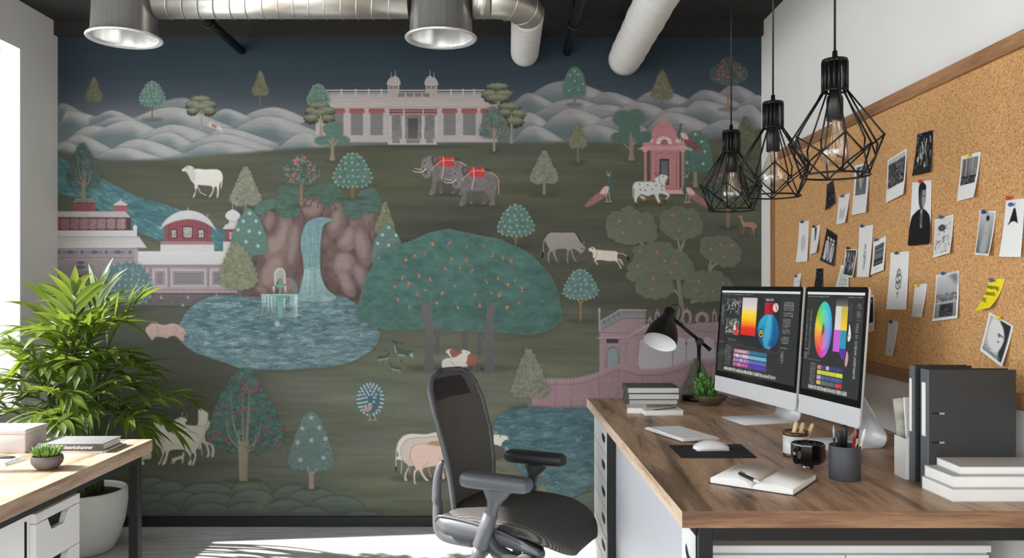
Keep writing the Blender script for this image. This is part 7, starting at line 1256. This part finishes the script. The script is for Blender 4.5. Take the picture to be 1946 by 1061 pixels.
p = at_d(1350, 775, 3.405); r = 64/F_PX*p.y/2; cp = empty('cactus_bowl', (p.x, p.y, ZT), 0, 'bushy green cactus in a shallow brown bowl, partly behind the left computer', 'potted plant'); M_BOWL = mat('brown_stoneware', (84, 76, 58), .45, var=.3, scale=30); M_CACT = mat('cactus_green', (64, 112, 40), .5, var=.4, scale=40)
b = MB(); b.lathe([(.0001, 0), (r*.42, 0), (r*.50, .004), (r*.82, .022), (r*.99, .037), (r, .041), (r*.95, .041), (r*.8, .028), (.0001, .020)], 44, cap=False); b.build('bowl', M_BOWL, cp)
b = MB(); random.seed(6)
for i in range(120): t_, q_ = random.uniform(0, 6.28), r*.86*math.sqrt(random.random()); b.ball((q_*math.cos(t_), q_*math.sin(t_), .034+random.uniform(0, .006)), random.uniform(.004, .008), 7, 5, (1, 1, .7))
tag(b.build('pebbles', mat('grey_pebbles', (112, 104, 92), .8, var=.5, scale=60), cp), kind='stuff')
b = MB()
for i in range(64):
    a = random.uniform(0, 6.283); q_ = .038*math.sqrt(random.random()); z = .03+random.uniform(0, .085)*(1-q_/.06); x0, y0 = -r*.36+q_*math.cos(a), -.012+q_*math.sin(a); L_ = random.uniform(.025, .05); o_ = Vector((math.cos(a)*.35, math.sin(a)*.35, 1)).normalized()
    p0 = Vector((x0, y0, z)); pts = [p0, p0+o_*L_*.4, p0+o_*L_*.8, p0+o_*L_]; b.tube(pts, [.006, .0085, .007, .002], 8)
    for k in range(5): a2 = random.uniform(0, 6.28); f = random.uniform(.1, .95); c = p0+o_*L_*f; b.tube([c, c+Vector((math.cos(a2)*.012, math.sin(a2)*.012, .004))], [.0022, .0003], 4)
for k in range(9): b.ball((-r*.36+random.uniform(-.01, .012), -.012, .045+k*.010), .017, 9, 7)
b.build('cactus', M_CACT, cp)
# reading lamp
sD = 3.552; jt = at_d(1328, 648, sD); lp = empty('reading_lamp', (jt.x, sD, ZT), 0, 'black jointed reading lamp with a bell shade at the far end of the wooden desk', 'desk lamp'); o2 = lambda o: child_off(o, lp)
b = MB(); b.lathe([(.0001, 0), (.056, 0), (.058, .004), (.058, .018), (.054, .023), (.0001, .024)], 40, c=(jt.x-.015, sD, ZT), cap=False); o2(b.build('base', M_BLACK, lp))
b = MB(); b.tube([(jt.x, sD, ZT+.02), (jt.x, sD, jt.z)], .0075, 14); o2(b.build('pole', M_BLACK, lp))
e1 = at_d(1346, 662, sD-.02); e0 = at_d(1279, 606, sD-.02); b = MB(); b.tube([e0, e1], [.0075, .0075], 12); b.tube([e1, e1+(e1-e0).normalized()*.012], [.009, .009], 12); o2(b.build('arm', M_BLACK, lp)); b = MB(); b.tube([jt+Vector((0, .014, .0)), jt+Vector((0, -.034, 0))], .014, 16); b.tube([jt+Vector((0, 0, -.03)), jt+Vector((0, 0, .004))], .0105, 12); o2(b.build('joint', M_BLKPL, lp))
tp = at_d(1274, 588, sD-.03); ax = Vector((-.36, -.50, -.80)).normalized(); q = Vector((0, 0, -1)).rotation_difference(ax).to_matrix().to_4x4(); MS = TM(*tp) @ q
outer = [(.0001, .003), (.016, .002), (.022, -.004), (.0235, -.012), (.0225, -.030), (.026, -.042), (.040, -.066), (.056, -.098), (.066, -.130), (.0705, -.160), (.071, -.172)]
b = MB(); b.lathe(outer, 40, M=MS, cap=False); o2(b.build('shade', M_BLACK, lp)); b = MB(); b.lathe([(.071, -.172), (.0695, -.172), (.069, -.160), (.064, -.130), (.054, -.098), (.038, -.066), (.022, -.044), (.0001, -.040)], 40, M=MS, cap=False); sl = o2(b.build('shade_lining', mat('white_lamp_lining', (226, 226, 226), .5, var=.01), lp))
b = MB(); b.lathe([(.008, -.04), (.012, -.06), (.02, -.085), (.014, -.105), (.0001, -.11)], 20, M=MS, cap=False); o2(b.build('bulb', M_WHGLZ, lp))
t0 = tp+Vector((.005, 0, .002)); b = MB(); b.tube(spl([tuple(t0), tuple(at_d(1277, 580, sD-.03)), tuple(at_d(1287, 579, sD-.03)), tuple(at_d(1294, 588, sD-.03)), tuple(at_d(1293, 601, sD-.025)), tuple(at_d(1288, 611, sD-.02))], 6, False), .0022, 7); b.tube([at_d(1279, 600, sD-.03), at_d(1284, 611, sD-.02)], .007, 10); o2(b.build('cable', M_BLKPL, lp))
# ------------------------------------------------------------------ right end: binders, file holder, white books
M_BIND = mat('dark_grey_board', (45, 46, 46), .6, var=.03); M_BINDS = mat('grey_spine_board', (90, 94, 98), .55, var=.03); M_HOLD = mat('light_file_card', (214, 212, 208), .7, var=.01)
def binder(y0, y1, x0, x1, h, lab, w_label=(.25, .75), dark=False):
    o = empty('ring_binder', ((x0+x1)/2, (y0+y1)/2, ZT), 0, lab, 'binder', 'grey ring binders on the desk'); o2 = lambda q: child_off(q, o)
    b = MB(); b.box(x0+.002, x1, y0, y0+.003, ZT, ZT+h); b.box(x0+.002, x1, y1-.003, y1, ZT, ZT+h); o2(b.build('cover_board', M_BIND, o, bevel=.0006)); b = MB(); b.box(x0-.001, x0+.0022, y0, y1, ZT, ZT+h); o2(b.build('spine', M_BINDS, o, bevel=.0006))
    b = MB(); b.box(x0+.012, x1-.012, y0+.004, y1-.007, ZT+.004, ZT+h-.012); o2(b.build('paper_fill', M_PAPER, o)); w = y1-y0
    b = MB(); b.box(x0-.0016, x0-.0008, y0+w*w_label[0], y0+w*w_label[1], ZT+h*.43, ZT+h*.885); o2(b.build('spine_label', M_PAPER, o))
    for z in (.385, .63):
        b = MB(); zz = ZT+h*z; xs = x0+.0095; b.m = 0; b.box(xs, xs+.0255, y0-.0008, y0+.0004, zz-.0022, zz+.0022); b.m = 1; b.box(xs+.0175, xs+.0300, y0-.0014, y0+.0004, zz-.0024, zz+.0024); o2(b.build('lock_slot', [M_HOLE, M_STEEL], o))
    return o
s1 = 767.; y1 = F_PX/s1; bx0, bx1 = (1764-VX)/s1, (1931-VX)/s1; hb1 = CAM_Z-163/s1-ZT
binder(y1, y1+.036, bx0, bx1, hb1, 'front dark grey ring binder with a white spine label, behind the white books', (.30, .80))
binder(y1+.061, y1+.086, bx0-.004, bx1-.075, hb1+.004, 'rear dark grey ring binder, mostly hidden behind the front one', (.45, .92))
h0, h1 = at_desk(1707, 905), at_desk(1740, 917); fy0, fy1 = y1+.089, y1+.150; fx0 = h0.x; fh = empty('file_holder', (fx0+.1, fy0, ZT), 0, 'white card magazine holder with sloping sides beside the rear binder', 'file holder'); o2 = lambda q: child_off(q, fh)
b = MB(); t = .003; zf, zk = .105, .235; XZ_ = lambda y: Matrix(((1, 0, 0, 0), (0, 0, 1, y), (0, 1, 0, ZT), (0, 0, 0, 1))); side = [(fx0+t, 0), (fx0+.23, 0), (fx0+.23, zk), (fx0+.16, zk), (fx0+t, zf)]
b.box(fx0, fx0+t, fy0, fy1, ZT, ZT+zf); b.prism(side, 0, t, M=XZ_(fy0)); b.prism(side, -t, 0, M=XZ_(fy1)); b.box(fx0+.23, fx0+.233, fy0, fy1, ZT, ZT+zk); b.box(fx0+t, fx0+.23, fy0+t, fy1-t, ZT, ZT+t); o2(b.build('holder', M_HOLD, fh))
M_MAG = mat('printed_magazine', (176, 172, 160), .5, var=.4, scale=25)
for i, (dx_, dy_, tl, h_, mt, lab) in enumerate(((.012, .040, 6, .165, M_MAG, 'thin printed magazine standing highest in the white file holder'), (.022, .028, 3, .17, M_PAPER, 'white booklet in the file holder between the magazine and the dark leaflet'), (.034, .014, -3, .16, M_SLATET, 'dark grey leaflet in the white file holder, nearest the binders'))):
    b = MB(); b.box(0, .05, -.003, .003, 0, h_+.035, M=TM(fx0+dx_, fy0+dy_, ZT+.0032) @ rot('X', -tl*.4) @ rot('Y', -tl)); o = b.build('magazine', mt); tag(o, lab, 'magazine', 'papers in the white file holder')
M_WBK = mat('white_book_cover', (194, 194, 193), .6, var=.01)
def wbook(fl_, bl_, z0, h, x1, lab):
    """front-left and back-left corners in plan"""
    o = empty('white_book', (fl_.x, fl_.y, z0), 0, lab, 'book', 'stacked white books in front of the binders'); dep = bl_.y-fl_.y; w = x1-fl_.x; sk = bl_.x-fl_.x
    S = Matrix(((1, sk/dep, 0, 0), (0, 1, 0, 0), (0, 0, 1, 0), (0, 0, 0, 1)))
    def bb(*a): b = MB(); b.box(*a, M=S); return b
    t = .0022; b = MB(); b.box(0, w, 0, dep, 0, t, M=S); b.box(0, w, 0, dep, h-t, h, M=S); b.box(0, w, dep-t, dep, t, h-t, M=S); b.build('cover', M_WBK, o, bevel=.0004); b = MB(); b.box(.0015, w-.003, .0025, dep-t, t, h-t, M=S); b.build('pages', M_PAPER, o)
z0 = ZT; yb = y1-.002
specs = (((1811, 955), 929, (1752,), 'bottom one of the three thick white books stacked before the binders', 1.292), ((1812, 928), 905, (1757,), 'middle one of the three thick white books stacked before the binders', 1.29), ((1825, 903), 887, (1780,), 'top one of the three thick white books stacked before the binders', 1.285))
for (px, py), pt, (pbx,), lab, x1 in specs:
    f = at_z(px, py, z0); h = (py-pt)/F_PX*f.y*.97; bl_ = Vector(((pbx-VX)/F_PX*yb, yb, 0)); wbook(f, bl_, z0, h, x1, lab); z0 += h
# ------------------------------------------------------------------ pinned prints
M_PRINT = attr_mat('printed_card', .55, spec=.25); PX0 = CB-.0008
PINC = {'blue': mat('blue_pin', (34, 84, 160), .3), 'navy': mat('navy_pin', (32, 40, 130), .3), 'red': mat('red_pin', (196, 40, 36), .3), 'green': mat('green_pin', (40, 90, 56), .3), 'yellow': mat('yellow_pin', (214, 196, 40), .3), 'black': mat('black_pin', (40, 42, 50), .3)}
def pr_base(c=(226, 225, 222)): return Paint(0, 0, 60, 100, 2, c)
def pic(P, kind, r):
    B, Wt = (24, 24, 25), (230, 230, 228)
    if kind == 'landscape':
        P.rect(4, 4, 56, 70, (70, 70, 70)); splash(P, 4, 4, 56, 70, r, [B, (50, 50, 50), (180, 180, 178), (110, 110, 110), B], 220); P.rect(4, 4, 56, 14, (210, 210, 208), .8)
    elif kind == 'streaks':
        P.rect(0, 0, 60, 100, (30, 30, 31))
        for k in range(70): x, y = r.uniform(4, 56), r.uniform(5, 80); P.line([(x, y), (x+r.uniform(-3, 3), y+r.uniform(4, 22))], r.uniform(.6, 3), Wt if r.rand() < .6 else B, r.uniform(.4, 1))
        P.rect(0, 84, 60, 100, (34, 34, 35))
    elif kind == 'panel':
        P.rect(6, 9, 54, 66, (96, 96, 94))
        for k in range(60): x = r.uniform(6, 54); P.line([(x, 10), (x+1, r.uniform(30, 50))], r.uniform(.6, 2), (170, 170, 168) if r.rand() < .5 else (60, 60, 60), .6)
        P.rect(6, 48, 54, 52, B); P.rect(10, 52, 50, 66, (50, 50, 50)); splash(P, 6, 44, 54, 66, r, [B, (190, 190, 188), (120, 120, 118)], 60)
    elif kind == 'portrait':
        P.fill(spl([(3, 100), (3, 60), (14, 49), (26, 44), (38, 44), (50, 50), (58, 62), (58, 100)], 5), (22, 22, 23)); P.fill(spl([(30, 46), (36, 46), (36, 70), (32, 72), (29, 58)], 4), (176, 176, 174)); P.fill(spl([(23, 12), (33, 6), (43, 12), (43, 32), (36, 44), (28, 42), (23, 30)], 5), (64, 64, 64)); P.fill(spl([(34, 16), (42, 14), (42, 32), (37, 42), (33, 34)], 4), (150, 148, 146), 1, .5); P.fill(spl([(22, 18), (24, 6), (34, 2), (44, 8), (43, 15), (32, 14), (27, 20)], 4), B); P.line([(35, 24), (40, 23)], 1.4, B); P.fill([(27, 44), (33, 52), (36, 46), (40, 56), (34, 72), (28, 60)], (36, 36, 37), .6)
    elif kind == 'vessel':
        P.rect(9, 6, 51, 62, (84, 84, 84), col2=(112, 112, 112)); P.fill(spl([(24, 10), (36, 10), (40, 24), (34, 44), (30, 52), (26, 44), (20, 24)], 5), (190, 190, 188), 1, 1.5); P.fill(spl([(29, 12), (36, 14), (36, 28), (31, 46)], 4), (120, 120, 118), .8, 1)
    elif kind == 'dark':
        P.rect(0, 0, 60, 100, (26, 27, 29)); splash(P, 4, 4, 56, 94, r, [Wt, (150, 170, 190), B, (90, 100, 112), B], 80)
    elif kind == 'scribble':
        for k in range(16): x = 14+k*2; P.line([(x, 46+r.uniform(-8, 8)), (x+r.uniform(-2, 2), 84+r.uniform(-14, 6))], .9, (110, 110, 112), .7)
        P.line([(12, 60), (46, 58)], .7, (140, 140, 140))
    elif kind == 'oval':
        for k, rr in enumerate((1., .8, .55)): t = np.linspace(0, 6.283, 24); P.line(np.stack([32+11*rr*np.cos(t), 53+19*rr*np.sin(t)], 1), .9, (90, 90, 92), .8)
        for k in range(14): P.line([(32+r.uniform(-9, 9), 36+r.uniform(0, 34)), (32+r.uniform(-9, 9), 36+r.uniform(0, 34))], .6, (120, 120, 122), .6)
        P.line([(22, 76), (44, 75)], .6, (160, 160, 160))
    elif kind == 'figure':
        P.fill(spl([(24, 8), (36, 6), (38, 30), (34, 52), (28, 50), (26, 30)], 4), (64, 64, 66), .9, 1); P.rect(26, 8, 37, 14, (30, 30, 30)); P.line([(29, 20), (33, 46)], 3, (130, 130, 130), .6)
    elif kind == 'people':
        P.rect(0, 0, 60, 100, (58, 56, 55)); P.rect(5, 5, 55, 90, (28, 28, 28))
        for x in (16, 30, 43): P.fill(spl([(x-5, 86), (x-6, 44), (x-2, 32), (x+4, 32), (x+7, 46), (x+5, 88)], 4), (206, 204, 200) if x != 30 else (160, 158, 154)); P.dot(x+1, 25, 5, (190, 186, 180)); P.line([(x, 40), (x+2, 80)], 2, B, .7)
        splash(P, 6, 30, 54, 88, r, [B, Wt, (120, 120, 120)], 50)
    elif kind == 'sketchline':
        for k in range(60): y = r.uniform(34, 84); w_ = 5*math.sin((y-34)/50*3.14)+2; P.line([(32+r.uniform(-w_, w_), y), (32+r.uniform(-w_, w_), y+r.uniform(1, 5))], .9, (70, 70, 72), .7)
        P.line([(26, 34), (26, 84)], .6, (120, 120, 120))
    elif kind == 'writing':
        P.rect(9, 16, 52, 76, (66, 68, 70))
        for y in np.arange(18, 76, 3.4): P.line([(11, y), (50, y+r.uniform(-1, 1))], 1.2, (206, 206, 204) if r.rand() < .65 else B, .8)
        P.line([(20, 88), (34, 86)], 1, (90, 90, 90))
    elif kind == 'stripes':
        P.rect(4, 4, 56, 94, (60, 62, 64))
        for k in range(60): x = r.uniform(5, 55); y = r.uniform(6, 60); P.line([(x, y), (x, y+r.uniform(10, 32))], r.uniform(.8, 2.4), Wt if r.rand() < .5 else B, r.uniform(.5, 1))
    elif kind == 'torn':
        for y in np.arange(22, 96, 7): P.line([(10, y), (50, y+r.uniform(-3, 3))], 2.4, (96, 98, 104), .8)
    elif kind == 'bluesketch':
        splash(P, 6, 30, 54, 96, r, [(120, 160, 200), (40, 50, 60), (200, 206, 210)], 46)
    elif kind == 'ink':
        P.rect(3, 4, 57, 94, (206, 206, 203)); splash(P, 5, 18, 56, 94, r, [(90, 90, 90), (50, 50, 50), (170, 170, 168), (214, 214, 212)], 54); P.fill(spl([(12, 24), (26, 18), (38, 30), (30, 36), (18, 34)], 4), (44, 44, 44), .8); P.line([(28, 58), (34, 50), (32, 66)], 1.6, B); P.line([(14, 74), (44, 58)], 1, (110, 110, 110))
    elif kind == 'ornament':
        for y, rr in ((36, 6), (46, 8.5), (57, 7.5)): t = np.linspace(0, 6.283, 20); P.line(np.stack([31+rr*np.cos(t), y+rr*.9*np.sin(t)], 1), 1.7, (60, 60, 62)); P.line([(31-rr*.6, y-4), (31+rr*.6, y+4)], 1.4, (70, 70, 72))
        P.line([(31, 28), (31, 32)], 1.4, (60, 60, 62)); P.dot(31, 71, 2.2, (70, 70, 72)); P.line([(31, 71), (31, 78)], 1.2, (80, 80, 82))
    elif kind == 'plain': P.rect(0, 60, 60, 100, (206, 206, 204), .6)
    elif kind == 'pier':
        P.rect(4, 5, 56, 94, (196, 198, 200), col2=(120, 122, 124)); P.fill([(34, 5), (56, 5), (56, 30)], (70, 72, 74), .7, 4); P.rect(4, 44, 56, 62, (110, 110, 110), .8); splash(P, 4, 42, 56, 62, r, [(60, 60, 60), (190, 190, 188), (140, 140, 140)], 70); P.rect(4, 61, 56, 64, (190, 190, 190)); P.rect(16, 66, 48, 92, (52, 52, 52)); splash(P, 16, 66, 48, 92, r, [B, (110, 110, 110)], 30)
    elif kind == 'statue':
        P.rect(4, 4, 56, 95, (188, 188, 187), col2=(96, 97, 98)); P.fill(spl([(26, 22), (36, 18), (42, 50), (46, 92), (18, 92), (24, 50)], 4), (176, 176, 175), .8, 3); P.ell(34, 17, 6, 6.5, (40, 40, 40)); P.dot(32, 50, 2, (110, 110, 110))
    elif kind == 'dress':
        P.fill([(27, 17), (30, 15), (34, 17), (44, 42), (36, 39), (30, 38), (24, 39), (15, 44)], (24, 24, 25)); P.line([(15, 44), (14, 40)], 1, B)
    elif kind == 'face':
        P.rect(5, 5, 55, 92, (176, 176, 174)); P.fill([(30, 5), (55, 5), (55, 92), (46, 92)], (44, 44, 44), 1, 1); P.fill(spl([(14, 8), (34, 12), (46, 34), (46, 60), (36, 84), (18, 76), (8, 50)], 5), (212, 212, 210), 1, 1); P.line([(32, 36), (44, 38)], 2, B); P.dot(35, 40, 3.4, (60, 60, 60), .7); P.dot(36, 54, 1.8, B); P.rect(6, 84, 50, 92, (120, 120, 118), .7); splash(P, 6, 76, 40, 92, r, [(90, 90, 90), (200, 200, 200)], 20)
    elif kind == 'polaroid': P.rect(7, 6, 53, 74, (20, 20, 21)); P.fill([(20, 12), (28, 12), (30, 26), (22, 22)], (170, 170, 168), 1, .5); P.fill([(38, 12), (46, 14), (44, 24)], (190, 190, 188), 1, .5); P.line([(20, 86), (28, 84)], 1.2, (90, 90, 92)); P.line([(32, 86), (38, 86)], 1.2, (90, 90, 92))
    elif kind == 'faint':
        P.C[:] = (206, 205, 200); P.line([(28, 20), (34, 50), (30, 74)], 3, (176, 176, 174), .8); P.line([(24, 86), (30, 80), (34, 88)], 1.2, (90, 90, 92)); P.line([(36, 86), (42, 86)], 1.2, (90, 90, 92))
    elif kind == 'sticky': P.C[:] = (236, 216, 40)
def print_card(name, cn, kind, lab, cat, pin, pinpx, seed, lift=.006, base=(226, 225, 222), lab_pin=None, curl=0.):
    r = np.random.RandomState(seed); P = pr_base(base); pic(P, kind, r); gx, gy = 61, 101; col = P.grid(gx, gy)
    TL, TRr, BR, BL = [np.array(at_x(px, py, PX0)) for px, py in cn]; u = np.linspace(0, 1, gx)[None, :, None]; v = np.linspace(0, 1, gy)[:, None, None]
    pos = (TL*(1-u)+TRr*u)*(1-v)+(BL*(1-u)+BR*u)*v; k = lift*(v[..., 0]**1.6)*(1.+.6*(u[..., 0]-.5)*(1 if seed % 2 else -1))+curl*np.maximum(0, v[..., 0]-.35)**2+.0006; pos[..., 0] -= k
    o = picture(name, col, pos, M_PRINT, thick=(.0005, 0, 0)); tag(o, lab, cat, 'prints pinned to the cork board')
    if pin:
        q = at_x(*pinpx, PX0); b = MB(); T = TM(q.x-.0035, q.y, q.z) @ rot('Y', -90); k = .0058*(.8+.2*q.y/2.5)
        b.lathe([(.0007, -.004), (.0007, .002), (k*.6, .002), (k*.9, .004), (k, .007), (k*.85, .010), (k*.45, .012), (.0001, .0126)], 14, M=T, cap=False); o = b.build('push_pin', PINC[pin]); tag(o, lab_pin, 'push pin', 'push pins on the cork board')
PRS = [
 ('photo_print', [(1687, 305), (1723.5, 282), (1724, 369), (1687, 386)], 'landscape', 'white bordered dark landscape photo pinned left of the dark streaked print', 'photo', None, None),
 ('photo_print', [(1743.5, 255.5), (1773.6, 247), (1773.6, 327), (1741, 335)], 'streaks', 'dark print with white streaks, highest on the cork board', 'photo', 'navy', (1757, 257)),
 ('photo_print', [(1827, 297), (1864, 288), (1859, 375), (1823, 383)], 'panel', 'white bordered photo with a black band, high on the right side of the board', 'photo', 'yellow', (1846, 296)),
 ('portrait_print', [(1733.5, 347), (1770, 342), (1771.6, 464), (1732.5, 468)], 'portrait', 'tall print of a person in a black suit', 'photo', 'red', (1754, 345)),
 ('photo_print', [(1625, 314), (1652.5, 308), (1652, 404), (1622, 409)], 'vessel', 'white card with a grey vessel photo below the nearest pendant lamp', 'photo', None, None),
 ('photo_print', [(1571, 352), (1584, 342), (1590, 386), (1574, 401)], 'dark', 'tilted dark narrow print close under the nearest pendant lamp ring', 'photo', None, None),
 ('drawing_card', [(1594, 374), (1615, 367), (1612, 423.5), (1592.6, 427.5)], 'scribble', 'white card with faint pencil scribbles beside the vessel photo', 'card', 'blue', (1605, 373)),
 ('drawing_card', [(1519, 422.5), (1537.5, 419), (1537, 497), (1518, 498.6)], 'oval', 'white card with a pencilled oval, nearest the far end of the board', 'card', 'black', (1528, 422)),
 ('drawing_card', [(1542.5, 433), (1559, 427), (1557, 480), (1542, 484)], 'figure', 'short white card with a dark figure at its top', 'card', 'black', (1551, 431)),
 ('photo_print', [(1571, 433.5), (1592, 447), (1587.6, 507), (1564, 495)], 'people', 'tilted dark framed photo of standing people', 'photo', None, None),
 ('drawing_card', [(1633, 431), (1659, 427), (1657.7, 527), (1632, 526.7)], 'sketchline', 'tall white card with a narrow upright sketch', 'card', 'navy', (1643, 430)),
 ('photo_print', [(1660, 461), (1684, 448), (1682.8, 513.6), (1661, 523)], 'writing', 'white bordered print of dark lines of writing', 'photo', 'blue', (1670, 456)),
 ('photo_print', [(1606.6, 474), (1629, 474), (1626.7, 528), (1605, 524)], 'stripes', 'print of upright black and white stripes', 'photo', 'black', (1616, 472)),
 ('torn_note', [(1598, 504), (1612, 506), (1616, 549), (1594, 546)], 'torn', 'small torn white note with grey lines over the striped print', 'note', None, None),
 ('photo_print', [(1510, 525), (1522.5, 519), (1522.5, 556), (1509, 560)], 'bluesketch', 'small pale blue sketch just above the left computer', 'photo', 'blue', (1516, 525)),
 ('photo_print', [(1551.5, 511), (1565, 510), (1565, 556), (1551, 557)], 'dark', 'small dark upright print just above the right computer', 'photo', 'black', (1558, 513)),
 ('photo_print', [(1777, 417.5), (1812, 407.5), (1813, 481), (1777.6, 490)], 'ink', 'white bordered print of black ink strokes', 'photo', 'blue', (1794, 413)),
 ('drawing_card', [(1692.5, 481), (1727.5, 477.6), (1726, 589.5), (1691, 588)], 'ornament', 'tall white card with a small dark ornament drawn in the middle', 'card', 'green', (1709, 481)),
 ('blank_card', [(1738.5, 542), (1762, 539), (1759, 603), (1736, 602)], 'plain', 'small blank white card under a yellow pin', 'card', 'yellow', (1747, 543)),
 ('photo_print', [(1778.6, 523.7), (1822.7, 514), (1824, 605), (1779.6, 611)], 'pier', 'large white bordered grey waterside photo', 'photo', 'blue', (1798, 520)),
 ('photo_print', [(1861.5, 454+-54), (1893, 401), (1888, 486.6), (1857, 484)], 'statue', 'white bordered grey photo of a pale draped shape', 'photo', 'navy', (1876, 403)),
 ('drawing_card', [(1911.6, 380.7), (1947, 377), (1945, 489), (1908, 488)], 'dress', 'tall white card with a small black dress shape at the right edge of the picture', 'card', 'blue', (1928, 389)),
 ('photo_print', [(1880, 593), (1926, 619.5), (1913, 698), (1867, 666)], 'face', 'tilted white bordered photo of a pale face with glasses', 'photo', 'yellow', (1905, 604)),
 ('polaroid_print', [(1645, 564.4), (1661, 560), (1665, 629.5), (1646, 635.6)], 'polaroid', 'instant photo with a black picture beside the right computer', 'photo', None, None),
 ('blank_card', [(1688, 609), (1707.5, 610.5), (1703.5, 677), (1686, 674.6)], 'faint', 'narrow greyish card low on the board, below the ornament drawing', 'card', 'black', (1698, 612)),
 ('sticky_note', [(1880, 530), (1910.5, 530), (1893, 585), (1866, 592)], 'sticky', 'yellow sticky note with handwriting', 'sticky note', 'blue', (1891, 533)),
]
for i, (nm, cn, kd, lab, cat, pin, pp_) in enumerate(PRS):
    print_card(nm, cn, kd, lab, cat, pin, pp_, i+1, lift=.010 if kd not in ('sticky',) else .006, curl=.03 if kd == 'sticky' else 0, base=(226, 225, 222), lab_pin=(pin or '')+' push pin holding the '+' '.join(lab.split()[:11]))
q = at_x(1923, 377, PX0); b = MB(); b.lathe([(.0007, -.004), (.0007, .002), (.0035, .002), (.005, .004), (.0056, .007), (.0048, .010), (.0025, .012), (.0001, .0126)], 14, M=TM(q.x-.0035, q.y, q.z) @ rot('Y', -90), cap=False); tag(b.build('push_pin', PINC['red']), 'red push pin above the blue one on the card with the black dress shape', 'push pin', 'push pins on the cork board')
note = [o for o in COL.objects if o.name.startswith('sticky_note')][0]
for ln, px, py in (('hearing', 1890, 546), ('sketch', 1886, 558), ('PS', 1878, 571)):
    c = at_x(px, py, PX0); k = .017; t_ = (py-530)/58.; M = TM(PX0-.0045-.006*t_**1.6-.03*max(0, t_-.35)**2, c.y, c.z) @ Matrix(((0, 0, -1, 0), (-1, 0, 0, 0), (0, 1, 0, 0), (0, 0, 0, 1))) @ rot('Z', -4); text_mesh('handwriting', ln, k, M_HOLE, M, note, .0002)
